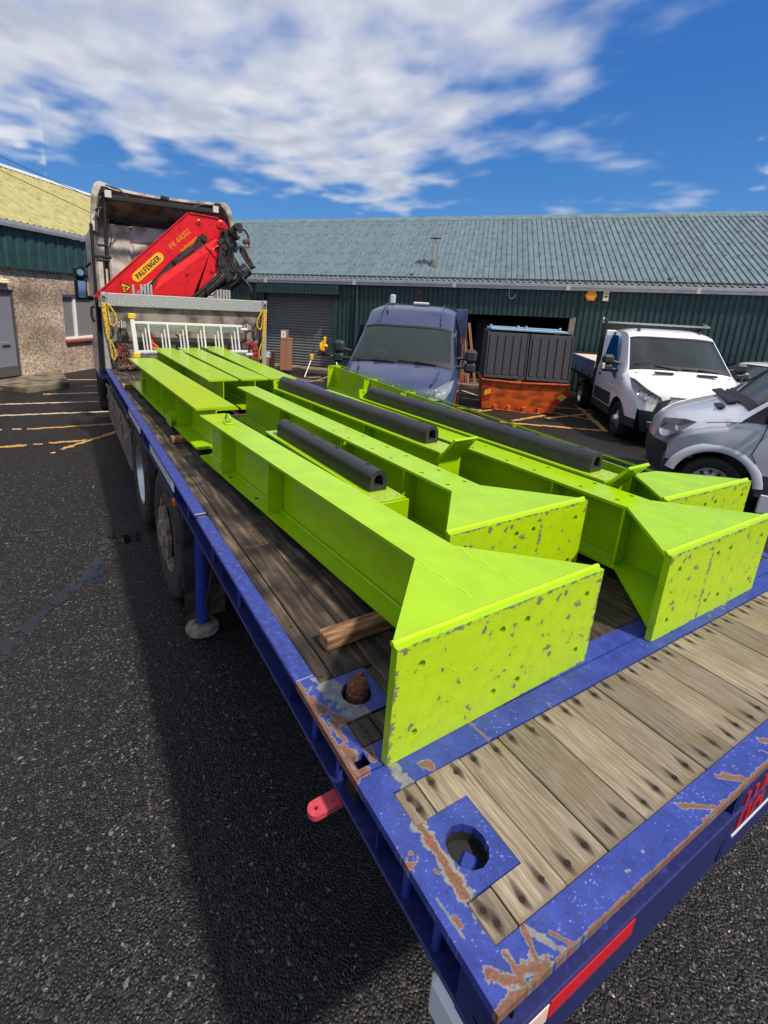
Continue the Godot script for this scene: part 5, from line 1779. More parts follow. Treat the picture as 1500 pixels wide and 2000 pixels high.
	# front wheels
	for sx in [0.70, 2.86]:
		var ax := Vector3(-1, 0, 0) if sx < 1.5 else Vector3(1, 0, 0)
		var ty := MB.new()
		ty.lathe([[0.0, -0.05], [0.29, -0.15], [0.46, -0.15], [0.505, -0.10], [0.505, 0.10], [0.475, 0.142], [0.40, 0.15], [0.30, 0.125], [0.27, 0.05], [0.15, 0.02], [0.0, 0.08]], Vector3(sx, 0.505, -10.6), ax, 36)
		obj("front_wheel", ty, M.tyre_dark, cab)

# ---------------------------------------------------------------- lime steel on the deck
class Line2:
	var a: Vector2
	var d: Vector2
	var s: Vector2
	var len := 0.0
	func _init(far: Vector2, near: Vector2) -> void:
		a = far
		len = far.distance_to(near)
		d = (near - far).normalized()
		s = Vector2(d.y, -d.x)      # to the right, seen from the tail looking forward
	func at(along: float, side: float) -> Array:
		var p := a + d * along + s * side
		return [p.x, p.y]
	func v3(along: float, side: float, y: float) -> Vector3:
		var p := a + d * along + s * side
		return Vector3(p.x, y, p.y)

# upright plate between two plan points; holes are [along, up, radius]
func upright(m: MB, a: Array, b: Array, y0: float, y1: float, thick: float, holes := []) -> void:
	var p := Vector3(a[0], y0, a[1])
	var q := Vector3(b[0], y0, b[1])
	var u := (q - p).normalized()
	var w := u.cross(Vector3.UP) * thick
	var l := (q - p).length()
	var hh := []
	for h in holes:
		hh.append([h[0], h[1], h[2], 2 if h[1] > (y1 - y0) * 0.5 else 0])
	m.prism([Vector2(0, 0), Vector2(l, 0), Vector2(l, y1 - y0), Vector2(0, y1 - y0)], p, u, Vector3.UP, w, hh)

func web_stiffeners(root: Node3D, ln: Line2, y0: float, y1: float, at: Array, hw: float) -> void:
	for s in at:
		for sd in [-1.0, 1.0]:
			var m := MB.new()
			upright(m, ln.at(s, sd * 0.006), ln.at(s, sd * hw), y0, y1, 0.010)
			# fillet welds at its foot and root
			m.tube([ln.v3(s + 0.004, sd * 0.008, y0 + 0.002), ln.v3(s + 0.004, sd * hw, y0 + 0.002)], 0.004, 5)
			m.tube([ln.v3(s + 0.004, sd * 0.009, y0), ln.v3(s + 0.004, sd * 0.009, y1)], 0.004, 5)
			obj("stiffener", m, M.lime, root)

# a column lying down: I-section, flared gussets, end plate with bolt holes
func column(label: String, far: Vector2, near: Vector2, w: float, ptl: Vector2, ptr: Vector2, holes: Array, stiff: Array, plate_v: float, tall := 0.342) -> Node3D:
	var t := thing("steel_column", label, "steel column", Vector3(near.x, DECK, near.y), 0.0, "flared lime green columns on the lorry deck")
	var ln := Line2.new(far, near)
	var y1 := DECK + 0.342
	var y0 := y1 - 0.295
	var hw := w * 0.5
	var hs := []
	for h in holes:
		var p := Vector2(h[0], h[1]) - far
		hs.append([h[0], h[1], 0.0115, 0 if p.dot(ln.s) < 0 else 2])
	var quad_pl := [ln.at(0, -hw), ln.at(ln.len, -hw), ln.at(ln.len, hw), ln.at(0, hw)]
	var tf := MB.new()
	tf.slab(quad_pl, y1 - 0.013, y1, hs)
	obj("top_flange", tf, M.lime, t)
	var bf := MB.new()
	bf.slab(quad_pl, y0, y0 + 0.013)
	obj("bottom_flange", bf, M.lime, t)
	var wb := MB.new()
	var back := ln.len + (ptl.lerp(ptr, 0.5) - near).length() - 0.02
	upright(wb, ln.at(0, 0.004), ln.at(back, 0.004), y0 + 0.013, y1 - 0.013, 0.008)
	for sd in [-0.011, 0.011]:
		wb.tube([ln.v3(0, sd, y0 + 0.015), ln.v3(ln.len, sd, y0 + 0.015)], 0.0065, 6)
	obj("web", wb, M.lime, t)
	# gussets: the flange widens to the end plate, above and below
	var pd := (ptr - ptl).normalized()
	var fwd := Vector2(pd.y, -pd.x)
	var l := ptl + fwd * 0.021
	var r := ptr + fwd * 0.021
	for lev in [[y1 - 0.013, y1 + 0.0005, 0], [y0 + 0.0005, y0 + 0.013, 1]]:
		var mid: Array = ln.at(back, -hw)
		var midr: Array = ln.at(back, hw)
		var m := MB.new()
		m.slab([ln.at(ln.len + 0.001, -hw), [l.x, l.y], [r.x, r.y], ln.at(ln.len + 0.001, hw)], lev[0], lev[1])
		obj("gusset", m, M.lime, t)
		if lev[2] == 0:
			var wd := MB.new()
			wd.tube([Vector3(l.x, lev[1] + 0.001, l.y), Vector3(r.x, lev[1] + 0.001, r.y)], 0.008, 8)
			for sd in [-hw, hw]:
				var e := l.lerp(r, 0.5 + sd / l.distance_to(r))
				var st: Array = ln.at(ln.len + 0.01, sd)
				var pa := []
				for k in 9:
					pa.append(Vector3(lerpf(st[0], e.x, k / 10.0), lev[1] - 0.0015 + 0.0012 * sin(k * 2.1), lerpf(st[1], e.y, k / 10.0)))
				wd.tube(pa, 0.004, 6)
			obj("weld", wd, M.lime_weld, t)
	# end plate: the bolted face takes the scuff map
	var pm := MB.new()
	var hl := []
	for h in [[0.08, 0.271], [0.365, 0.271], [0.467, 0.271], [0.746, 0.271], [0.078, 0.066], [0.365, 0.066], [0.466, 0.066], [0.745, 0.066]]:
		hl.append([h[0] / 0.8168 * ptl.distance_to(ptr), h[1], 0.0125])
	upright(pm, [l.x, l.y], [r.x, r.y], DECK + 0.001, DECK + tall, 0.021, hl)
	var pmo := obj("end_plate", pm, M.lime, t)
	var fm := MB.new()
	var lf := ptl - fwd * 0.0
	upright(fm, [lf.x, lf.y], [ptr.x, ptr.y], DECK + 0.0015, DECK + tall - 0.0005, 0.0012, hl)
	var ll := ptl.distance_to(ptr)
	var inv := Vector3(pd.x, 0, pd.y)
	for i in fm.v.size():
		var q := fm.v[i] - Vector3(ptl.x, DECK, ptl.y)
		fm.t[i] = Vector2(q.dot(inv) / ll, 1.0 - q.y / tall)
	var fmat: StandardMaterial3D = M.plate
	if plate_v > 0:
		fmat = M.plate.duplicate()
		fmat.uv1_offset = Vector3(plate_v, 0, 0)
	obj("plate_face", fm, fmat, pmo)
	var sa := stiff.duplicate()
	sa.append(ln.len - 0.006)
	web_stiffeners(t, ln, y0 + 0.013, y1 - 0.013, sa, hw - 0.004)
	return t

func fender_beam(label: String, far: Vector2, near: Vector2, w: float, ytop: float, rub: Array, brackets: Array, depth := 0.2) -> Node3D:
	var t := thing("fender_beam", label, "steel beam", Vector3(near.x, DECK, near.y), 0.0, "lime green beams carrying black rubber fenders")
	var ln := Line2.new(far, near)
	var hw := w * 0.5
	var y0 := ytop - depth
	var pl := [ln.at(0, -hw), ln.at(ln.len, -hw), ln.at(ln.len, hw), ln.at(0, hw)]
	var tf := MB.new()
	tf.slab(pl, ytop - 0.012, ytop)
	obj("top_flange", tf, M.lime, t)
	# overspray patches beside the rubber
	for q in [[0.004, rub[0] - 0.006], [rub[rub.size() - 1] + 0.02, ln.len - 0.02]]:
		if q[1] - q[0] < 0.04:
			continue
		var sm := MB.new()
		sm.slab([ln.at(q[0], -hw + 0.002), ln.at(q[1], -hw + 0.002), ln.at(q[1], hw - 0.002), ln.at(q[0], hw - 0.002)], ytop + 0.0003, ytop + 0.001)
		obj("overspray", sm, M.lime_spray, t)
	var bf := MB.new()
	bf.slab(pl, y0, y0 + 0.012)
	obj("bottom_flange", bf, M.lime, t)
	var wb := MB.new()
	upright(wb, ln.at(0.01, 0.004), ln.at(ln.len - 0.01, 0.004), y0 + 0.012, ytop - 0.012, 0.008)
	obj("web", wb, M.lime, t)
	for e in [0, 1]:
		if brackets[e]:
			# end plate folded outwards above the flange, two bolt holes
			var sg := -1.0 if e == 0 else 1.0
			var s0 := 0.0 if e == 0 else ln.len
			var bm := MB.new()
			var along := ln.d * sg
			var rise := Vector3(along.x * brackets[e][0], brackets[e][1], along.y * brackets[e][0])
			var low := ln.v3(s0 - sg * 0.02, -hw, ytop - 0.05) - Vector3(0, 0, 0)
			var rl := rise.length()
			var wd := Vector3(ln.s.x, 0, ln.s.y)
			var nrm := wd.cross(rise.normalized()) * 0.014
			bm.prism([Vector2(0, 0), Vector2(w, 0), Vector2(w * 1.02, rl), Vector2(-w * 0.02, rl)], low, wd, rise.normalized(), nrm, [[w * 0.22, rl * 0.80, 0.011, 2], [w * 0.78, rl * 0.80, 0.011, 2]])
			obj("bracket_plate", bm, M.lime, t)
			var em := MB.new()
			upright(em, ln.at(s0 - sg * 0.012, -hw), ln.at(s0 - sg * 0.012, hw), y0, ytop - 0.02, 0.012)
			obj("end_plate", em, M.lime, t)
		else:
			var em := MB.new()
			var s0 := 0.006 if e == 0 else ln.len + 0.012
			upright(em, ln.at(s0, -hw), ln.at(s0, hw), y0 - 0.01, ytop - 0.001, 0.012, [[w * 0.22, 0.05, 0.011], [w * 0.78, 0.05, 0.011]])
			obj("end_plate", em, M.lime, t)
	web_stiffeners(t, ln, y0 + 0.012, ytop - 0.012, [ln.len * 0.33, ln.len * 0.66], hw - 0.004)
	# D-section rubber in lengths, hollow bore, countersunk bolt pockets along the crown
	var off: float = 0.004
	for k in rub.size() - 1:
		var m := MB.new()
		var a: float = rub[k] + 0.0015
		var b: float = rub[k + 1] - 0.0015
		var half := 0.049
		var outp := []
		var inp := []
		outp.append(Vector2(-half, 0.0))
		for i in 13:
			var an := PI - PI * i / 12.0
			outp.append(Vector2(cos(an) * half, 0.055 + sin(an) * half))
		outp.append(Vector2(half, 0.0))
		inp.append(Vector2(-0.026, 0.026))
		for i in 13:
			var an := PI - PI * i / 12.0
			inp.append(Vector2(cos(an) * 0.026, 0.056 + sin(an) * 0.026))
		inp.append(Vector2(0.026, 0.026))
		var rows := []
		var steps := 40
		for i in steps + 1:
			var s := lerpf(a, b, float(i) / steps)
			var line := []
			for p in outp:
				line.append(ln.v3(s, off + p.x, ytop + 0.001 + p.y))
			rows.append(line)
		m.grid(rows, false)
		var rows2 := []
		for s in [a, b]:
			var line := []
			for p in inp:
				line.append(ln.v3(s, off + p.x, ytop + p.y))
			line.append(line[0])
			rows2.append(line)
		m.grid(rows2, true)
		for s in [a, b]:
			for i in outp.size() - 1:
				var o1 := ln.v3(s, off + outp[i].x, ytop + 0.001 + outp[i].y)
				var o2 := ln.v3(s, off + outp[i + 1].x, ytop + 0.001 + outp[i + 1].y)
				var i1 := ln.v3(s, off + inp[i].x, ytop + inp[i].y)
				var i2 := ln.v3(s, off + inp[i + 1].x, ytop + inp[i + 1].y)
				if s == b:
					m.quad(o1, i1, i2, o2)
				else:
					m.quad(o1, o2, i2, i1)
			var c1 := ln.v3(s, off - half, ytop + 0.001)
			var c2 := ln.v3(s, off + half, ytop + 0.001)
			var d1 := ln.v3(s, off - 0.026, ytop + 0.026)
			var d2 := ln.v3(s, off + 0.026, ytop + 0.026)
			m.quad(c1, c2, d2, d1)
		var ro := obj("rubber_fender", m, M.rubber, t)
		var hm := MB.new()
		var nh := 4
		for i in nh:
			var s := lerpf(a + 0.10, b - 0.10, i / float(nh - 1))
			var hp := []
			for q in 14:
				hp.append(ln.v3(s + 0.017 * cos(TAU * q / 14.0), off + 0.010 * sin(TAU * q / 14.0), ytop + 0.001 + 0.055 + sqrt(half * half - pow(0.010 * sin(TAU * q / 14.0), 2.0)) + 0.0006))
			for q in 14:
				hm.tri(ln.v3(s, off, ytop + 0.055 + half + 0.0018), hp[(q + 1) % 14], hp[q])
		obj("bolt_pocket", hm, M.hole, ro)
	return t

func girder(label: String, far: Vector2, near: Vector2, w: float, ytop: float, stiff: Array, stain: bool) -> Node3D:
	var t := thing("steel_girder", label, "steel beam", Vector3(near.x, DECK, near.y), 0.0, "short lime green girders stacked at the headboard")
	var ln := Line2.new(far, near)
	var hw := w * 0.5
	var y0 := DECK + 0.048
	var tf := MB.new()
	# flange top split so that a stain of another paint can lie on it
	var n := 40
	var mcols := 8
	var pn := noise(401, 4.0)
	for i in n:
		for j in mcols:
			var c := []
			for q in [[i, j], [i, j + 1], [i + 1, j + 1], [i + 1, j]]:
				c.append(ln.v3(ln.len * q[0] / n, lerpf(-hw, hw, float(q[1]) / mcols), ytop))
			var cl := []
			for v in c:
				var k := 0.0
				if stain:
					var s: float = (Vector2(v.x, v.z) - far).dot(ln.d)
					var sd: float = (Vector2(v.x, v.z) - far).dot(ln.s)
					k = clampf(1.25 - Vector2((s - 2.25) / 0.50, (sd + 0.06) / 0.15).length() + 0.9 * pn.get_noise_2d(s * 0.6, sd * 1.6), 0, 1)
				cl.append(Color(1, 1, 1).lerp(Color(1.75, 0.97, 0.7), k))
			for tr in [[0, 2, 1], [0, 3, 2]]:
				for q in [tr[0], tr[2], tr[1]]:
					tf.tint = cl[q]
					tf.vert(c[q], Vector3.UP, Vector2.ZERO)
	tf.tint = Color(1, 1, 1)
	tf.slab([ln.at(0, -hw), ln.at(ln.len, -hw), ln.at(ln.len, hw), ln.at(0, hw)], ytop - 0.015, ytop - 0.0004)
	obj("top_flange", tf, M.lime, t)
	var bf := MB.new()
	bf.slab([ln.at(0, -hw), ln.at(ln.len, -hw), ln.at(ln.len, hw), ln.at(0, hw)], y0, y0 + 0.015)
	obj("bottom_flange", bf, M.lime, t)
	var wb := MB.new()
	# rolled section: web with root fillets
	var pr := []
	var hgt := ytop - 0.015 - y0 - 0.015
	for q in [[0.0045, 0.02], [0.0065, 0.008], [0.012, 0.0025], [0.022, 0.0], [-0.022, 0.0], [-0.012, 0.0025], [-0.0065, 0.008], [-0.0045, 0.02], [-0.0045, hgt - 0.02], [-0.0065, hgt - 0.008], [-0.012, hgt - 0.0025], [-0.022, hgt], [0.022, hgt], [0.012, hgt - 0.0025], [0.0065, hgt - 0.008], [0.0045, hgt - 0.02]]:
		pr.append(Vector2(q[0], q[1]))
	wb.prism(pr, ln.v3(0.004, 0, y0 + 0.015), Vector3(ln.s.x, 0, ln.s.y), Vector3.UP, Vector3(ln.d.x, 0, ln.d.y) * (ln.len - 0.008))
	obj("web", wb, M.lime, t)
	web_stiffeners(t, ln, y0 + 0.015, ytop - 0.015, stiff, hw - 0.02)
	return t

func steel_load() -> void:
	var A := column("nearest flared steel column, its end plate at the lorry's left rear corner", Vector2(0.845, -3.21), Vector2(1.005, -1.077), 0.178, Vector2(0.615, -0.747), Vector2(1.432, -0.766), [], [0.40, 1.06], 0.0)
	# lifting eye on top of the nearest column
	var eye := MB.new()
	var rg := []
	for k in 13:
		var a := -0.4 + (PI + 0.8) * k / 12.0
		rg.append(Vector3(0.870 + 0.02 * cos(a) * 0.3, 1.522 + 0.026 * sin(a), -2.93 + 0.028 * cos(a)))
	eye.tube(rg, 0.008, 8)
	eye.box(Vector3(0.870, 1.497, -2.93), Vector3(0.05, 0.010, 0.08), Basis(), 0.003)
	obj("lifting_eye", eye, M.lime, A)
	var hb := MB.new()
	for q in [[0.822, -2.72], [0.853, -2.35]]:
		var c := []
		for k in 12:
			c.append([q[0] + 0.012 * cos(TAU * k / 12), q[1] + 0.012 * sin(TAU * k / 12)])
		hb.slab(c, DECK + 0.059, DECK + 0.0605)
	obj("bolt_hole", hb, M.hole, A)
	column("second flared steel column from the lorry's left edge, between the short rubber fender and the long one", Vector2(1.421, -4.21), Vector2(1.522, -1.48), 0.176, Vector2(1.134, -1.149), Vector2(1.932, -1.162), [[1.428, -2.56], [1.535, -2.565], [1.435, -2.388], [1.539, -2.392], [1.449, -2.146], [1.548, -2.144], [1.453, -1.971], [1.555, -1.972], [1.461, -1.721], [1.565, -1.721], [1.470, -1.547], [1.574, -1.549]], [0.9, 1.8, 2.40], 0.37)
	column("flared steel column in the middle right of the load, its end plate overhanging the blue crossbar", Vector2(2.018, -3.9), Vector2(2.117, -1.045), 0.185, Vector2(1.738, -0.718), Vector2(2.535, -0.722), [[2.024, -1.965], [2.13, -1.961], [2.039, -1.715], [2.148, -1.716], [2.047, -1.542], [2.154, -1.542], [2.061, -1.289], [2.17, -1.29], [2.069, -1.115], [2.178, -1.116]], [1.2, 2.50], 0.61)
	var D := column("rightmost and longest flared steel column, along the lorry's far edge beside the vans", Vector2(3.05, -5.52), Vector2(2.60, -1.29), 0.170, Vector2(2.282, -1.011), Vector2(3.031, -0.987), [[2.90, -4.0], [2.98, -4.0], [2.87, -3.7], [2.95, -3.7], [2.66, -2.3], [2.76, -2.3], [2.63, -1.9], [2.72, -1.9]], [1.05, 1.85], 0.83)
	var ep := MB.new()
	upright(ep, [2.96, -5.535], [3.14, -5.515], DECK + 0.05, DECK + 0.34, 0.012, [[0.03, 0.05, 0.011], [0.03, 0.25, 0.011]])
	obj("end_plate", ep, M.lime, D)
	fender_beam("short lime beam with one black rubber fender, between the two nearest flared columns", Vector2(1.228, -3.005), Vector2(1.262, -1.676), 0.166, 1.40, [0.115, 1.215], [null, null])
	fender_beam("long lime beam with two lengths of black rubber fender, in the middle of the load", Vector2(1.700, -4.05), Vector2(1.842, -1.94), 0.17, 1.50, [0.03, 0.985, 1.955], [[0.02, 0.12], [0.115, 0.15]], 0.22)
	fender_beam("lime beam with black rubber fender in front of the longest column, nearest the vans", Vector2(2.235, -3.45), Vector2(2.315, -1.28), 0.17, 1.50, [0.06, 1.08, 2.07], [[0.02, 0.12], [0.115, 0.15]], 0.22)
	var G := girder("lone short girder at the lorry's left edge with an orange stain on its top flange", Vector2(0.822, -6.35), Vector2(0.918, -3.372), 0.293, 1.50, [0.70, 1.02, 1.36, 1.72, 2.30], true)
	var bx := MB.new()
	bx.box(Vector3(0.795, 1.30, -4.14), Vector3(0.15, 0.010, 0.20), Basis(), 0.002)
	bx.box(Vector3(0.725, 1.255, -4.14), Vector3(0.010, 0.10, 0.20), Basis(), 0.002)
	bx.box(Vector3(0.77, 1.38, -5.55), Vector3(0.14, 0.010, 0.10), Basis(), 0.002)
	bx.box(Vector3(0.705, 1.33, -5.55), Vector3(0.010, 0.10, 0.10), Basis(), 0.002)
	obj("cleat", bx, M.lime, G)
	girder("left one of the three girders lying close together at the headboard", Vector2(1.287, -7.57), Vector2(1.316, -4.564), 0.290, 1.50, [0.25, 0.62, 1.02, 1.40], false)
	girder("middle one of the three girders lying close together at the headboard", Vector2(1.639, -7.61), Vector2(1.634, -4.562), 0.290, 1.50, [0.7, 1.2, 1.7], false)
	girder("right one of the three girders lying close together at the headboard", Vector2(2.05, -7.80), Vector2(1.917, -4.528), 0.283, 1.505, [0.7, 1.2, 1.7], false)
	# packing timbers under the steel
	var tm := [["square weathered packing timber sticking out under the nearest flared column", 0.672, 1.62, -1.215, 0.062, 0.048, Color(0.62, 0.56, 0.50)], ["fresh orange packing timber under the orange stained girder's rear end", 0.676, 1.42, -3.80, 0.070, 0.046, Color(1.2, 0.9, 0.66)], ["pale packing timber at the front end of the orange stained girder", 0.585, 1.5, -6.33, 0.085, 0.046, Color(1.1, 1.0, 0.85)], ["packing timber under the three close girders, mostly hidden", 1.05, 2.6, -4.95, 0.08, 0.046, Color(1.0, 0.86, 0.7)], ["hidden packing timber under the front of the three close girders", 1.10, 2.6, -7.1, 0.08, 0.046, Color(0.9, 0.8, 0.7)], ["packing timber under the middle of the load", 1.0, 2.95, -2.75, 0.08, 0.046, Color(0.8, 0.7, 0.6)]]
	for q in tm:
		var m := MB.new()
		m.box(Vector3((q[1] + q[2]) * 0.5, DECK + q[5] * 0.5, q[3]), Vector3(q[2] - q[1], q[5], q[4]), Basis(Vector3.UP, 0.02), 0.004)
		for i in m.v.size():
			m.t[i] = Vector2(m.v[i].x / 1.5 + q[3], m.v[i].z / 0.25 + m.v[i].y / 0.25)
			m.c[i] = q[6]
		var o := obj("packing_timber", m, M.timber)
		tag(o, q[0], "timber", "packing timbers under the steel")

# ---------------------------------------------------------------- things hung on the headboard
func chain(m: MB, path: Array, link := 0.05, thick := 0.008) -> void:
	# alternate flat and upright oval links along a path
	var total := 0.0
	for i in path.size() - 1:
		total += path[i].distance_to(path[i + 1])
	var n := int(total / (link * 0.72))
	for k in n:
		var d := (k + 0.5) / n * total
		var i := 0
		while i < path.size() - 2 and d > path[i].distance_to(path[i + 1]):
			d -= path[i].distance_to(path[i + 1])
			i += 1
		var dir: Vector3 = (path[i + 1] - path[i]).normalized()
		var c: Vector3 = path[i] + dir * d
		var sd := dir.cross(Vector3.FORWARD)
		if sd.length() < 0.1:
			sd = dir.cross(Vector3.RIGHT)
		sd = sd.normalized()
		if k % 2:
			sd = dir.cross(sd)
		var ring := []
		for q in 9:
			var a := TAU * q / 8.0
			ring.append(c + dir * (cos(a) * link * 0.5) + sd * (sin(a) * link * 0.30))
		m.tube(ring, thick, 5)

func oval(m: MB, c: Vector3, w: float, h: float, r: float, tilt := 0.0) -> void:
	var ring := []
	for q in 21:
		var a := TAU * q / 20.0
		var sx := signf(cos(a)) * pow(absf(cos(a)), 0.8) * w
		ring.append(c + Vector3(sx * cos(tilt) - sin(a) * h * sin(tilt), sin(a) * h * cos(tilt) + sx * sin(tilt), 0.01 * sin(a * 2)))
	m.tube(ring, r, 8)

func headboard_gear() -> void:
	# lashing stakes stored behind the headboard
	var stakes := [["lone galvanised stake left of the stored bunch of four behind the headboard", 0.985, 2.376], ["first galvanised stake of the left bunch, nearest the warning triangle", 1.098, 2.385], ["second galvanised stake of the left bunch behind the headboard", 1.146, 2.392], ["third galvanised stake of the left bunch behind the headboard", 1.192, 2.388], ["last galvanised stake of the left bunch, against the second red boom", 1.236, 2.392], ["first galvanised stake of the right bunch, by the black crane cylinder", 2.246, 2.378], ["second galvanised stake of the right bunch behind the headboard", 2.298, 2.386], ["third galvanised stake of the right bunch behind the headboard", 2.346, 2.384], ["fourth galvanised stake of the right bunch behind the headboard", 2.392, 2.388], ["rightmost galvanised stake of the right bunch behind the headboard", 2.438, 2.384]]
	for s in stakes:
		var m := MB.new()
		m.box(Vector3(s[1], (s[2] + 1.3) * 0.5, -8.085), Vector3(0.034, s[2] - 1.3, 0.045), Basis(Vector3.BACK, 0.01), 0.005)
		tag(obj("galvanised_stake", m, M.galv), s[0], "stake", "galvanised stakes behind the headboard")
	# yellow ratchet slings on the two corner posts
	for q in [["yellow webbing sling looped on the headboard's left post", 0.56, 1.0], ["yellow webbing sling looped on the headboard's right post", 2.99, -1.0]]:
		var t := thing("webbing_sling", q[0], "strap", Vector3(q[1], 1.4, -7.92), 0.0, "yellow slings on the headboard posts")
		var x: float = q[1]
		var s: float = q[2]
		var b := MB.new()
		b.bar(Vector3(x - s * 0.008, 2.10, -7.905), Vector3(x + s * 0.006, 1.90, -7.895), 0.055, 0.014, Vector3.BACK, 0.005)
		b.bar(Vector3(x + s * 0.006, 1.90, -7.895), Vector3(x + s * 0.026, 1.66, -7.90), 0.058, 0.020, Vector3.BACK, 0.006)
		b.bar(Vector3(x + s * 0.026, 1.66, -7.90), Vector3(x + s * 0.028, 1.585, -7.905), 0.045, 0.024, Vector3.BACK, 0.006)
		obj("strap_body", b, M.web, t)
		for lp in [[2.10, 1.775, 0.085], [1.585, 1.285, 0.055]]:
			var m := MB.new()
			var x0 := x + s * 0.03
			var pa := []
			for k in 13:
				var u := k / 12.0
				var a := TAU * u
				pa.append(Vector3(x0 + s * (0.02 + lp[2] * (0.5 - 0.5 * cos(a)) * 0.5 * (1.0 + 0.5 * sin(a * 0.5))) + s * 0.04 * sin(u * PI) * (0.6 if u > 0.5 else 0.9), lerpf(lp[0], lp[1], 0.5 - 0.5 * cos(a)) if true else 0.0, -7.89 + 0.012 * sin(a)))
			var left := []
			var right := []
			for k in 7:
				var u := k / 6.0
				left.append(Vector3(x0 + s * (0.005 + 0.03 * u), lerpf(lp[0], lp[1] + 0.03, u), -7.89))
				right.append(Vector3(x0 + s * (0.010 + lp[2] * 1.25 * sin(minf(u * 1.9, 1.57))), lerpf(lp[0], lp[1] + 0.05, u), -7.885))
			m.tube(left, 0.014, 6)
			m.tube(right, 0.015, 6)
			m.tube([left[6], Vector3((left[6].x + right[6].x) * 0.5, lp[1], -7.886), right[6]], 0.015, 6)
			obj("strap_loop", m, M.web, t)
	# chains
	var c1 := thing("lifting_chain", "rusty lifting chain with red hook hanging at the left end of the headboard", "chain", Vector3(0.78, 1.15, -7.85))
	var m1 := MB.new()
	oval(m1, Vector3(0.776, 1.625, -7.87), 0.062, 0.125, 0.015)
	obj("master_link", m1, M.black_steel, c1)
	var m2 := MB.new()
	for k in 5:
		var pa := []
		for i in 7:
			var u := i / 6.0
			pa.append(Vector3(0.755 + 0.018 * k + 0.05 * sin(u * PI) * (k - 2) * 0.5, 1.52 - 0.34 * sin(u * PI) * (0.8 + 0.1 * k), -7.86 + 0.02 * k * u))
		chain(m2, pa, 0.055, 0.009)
	for k in 6:
		var pa := []
		for i in 9:
			pa.append(Vector3(0.68 + 0.06 * i + 0.03 * sin(k * 3.1 + i), DECK + 0.012 + 0.02 * (k % 3) + 0.035 * sin(i * 0.4) * absf(sin(k * 1.7)), -7.80 + 0.035 * k + 0.04 * sin(i * 1.9 + k)))
		chain(m2, pa, 0.055, 0.009)
	obj("chain_links", m2, M.chain_rust, c1)
	var m3 := MB.new()
	m3.tube([Vector3(0.73, 1.50, -7.84), Vector3(0.715, 1.42, -7.83), Vector3(0.735, 1.35, -7.83), Vector3(0.775, 1.35, -7.83), Vector3(0.79, 1.40, -7.83)], 0.022, 8, 0.012)
	obj("hook", m3, M.red_hook, c1)
	var c2 := thing("lifting_chain", "orange chain hook hanging behind the ladder's left end", "chain", Vector3(1.16, 1.4, -7.96))
	var m4 := MB.new()
	m4.tube([Vector3(1.13, 1.68, -7.97), Vector3(1.17, 1.69, -7.96), Vector3(1.195, 1.63, -7.96), Vector3(1.19, 1.55, -7.96)], 0.018, 8)
	m4.tube([Vector3(1.19, 1.56, -7.96), Vector3(1.17, 1.50, -7.95), Vector3(1.21, 1.46, -7.95), Vector3(1.26, 1.46, -7.95)], 0.024, 8, 0.014)
	m4.tube([Vector3(1.19, 1.54, -7.95), Vector3(1.24, 1.50, -7.95), Vector3(1.30, 1.44, -7.95)], 0.018, 8)
	obj("hook", m4, M.orange_hook, c2)
	var c3 := thing("lifting_chain", "dark red chain and shackle hanging at the right end of the headboard", "chain", Vector3(2.73, 1.3, -7.88))
	var m5 := MB.new()
	oval(m5, Vector3(2.722, 1.645, -7.88), 0.075, 0.115, 0.016)
	obj("master_link", m5, M.black_steel, c3)
	var m6 := MB.new()
	m6.box(Vector3(2.68, 1.55, -7.86), Vector3(0.09, 0.07, 0.05), Basis(Vector3.BACK, 0.5), 0.015)
	m6.tube([Vector3(2.70, 1.58, -7.86), Vector3(2.76, 1.50, -7.85), Vector3(2.80, 1.42, -7.85)], 0.025, 8, 0.016)
	m6.tube([Vector3(2.74, 1.58, -7.88), Vector3(2.81, 1.52, -7.87), Vector3(2.84, 1.44, -7.86)], 0.022, 8)
	obj("hook", m6, M.red_hook, c3)
	var m7 := MB.new()
	for k in 3:
		chain(m7, [Vector3(2.76 + 0.03 * k, 1.50, -7.86), Vector3(2.77 + 0.035 * k, 1.40, -7.85), Vector3(2.76 + 0.04 * k, 1.27, -7.85)], 0.05, 0.009)
	obj("chain_links", m7, M.red_hook, c3)
	var rp := MB.new()
	rp.tube([Vector3(1.56, 1.70, -7.985), Vector3(1.62, 1.66, -7.98), Vector3(1.72, 1.69, -7.98), Vector3(1.78, 1.76, -7.985)], 0.009, 6)
	tag(obj("lashing_rope", rp, M.web), "thin yellow rope end behind the ladder on the headboard", "rope")
	# the ladder, three sections nested, lying on its edge
	var l := thing("ladder", "white aluminium extension ladder with yellow end caps lying against the headboard", "ladder", Vector3(1.75, 1.36, -7.8))
	var secs := [[0.93, 2.56, 1.845, -7.80], [0.98, 2.66, 1.795, -7.85], [1.0, 2.62, 1.745, -7.90]]
	for k in 3:
		var s: Array = secs[k]
		var rl := MB.new()
		rl.bar(Vector3(s[0], s[2], s[3]), Vector3(s[1], s[2] - 0.015, s[3]), 0.026, 0.036, Vector3.UP, 0.004)
		rl.bar(Vector3(s[0] + 0.02, s[2] - 0.42, s[3] + 0.05), Vector3(s[1] + 0.08, s[2] - 0.415, s[3] + 0.05), 0.026, 0.036, Vector3.UP, 0.004)
		obj("rail", rl, M.ladder, l)
		for i in 6:
			var rx := 1.085 + 0.271 * i + 0.035 * (1 - k)
			var rg := MB.new()
			rg.tube([Vector3(rx, s[2], s[3]), Vector3(rx + 0.03, s[2] - 0.42, s[3] + 0.05)], 0.015, 8)
			obj("rung", rg, M.ladder, l)
	var sb := MB.new()
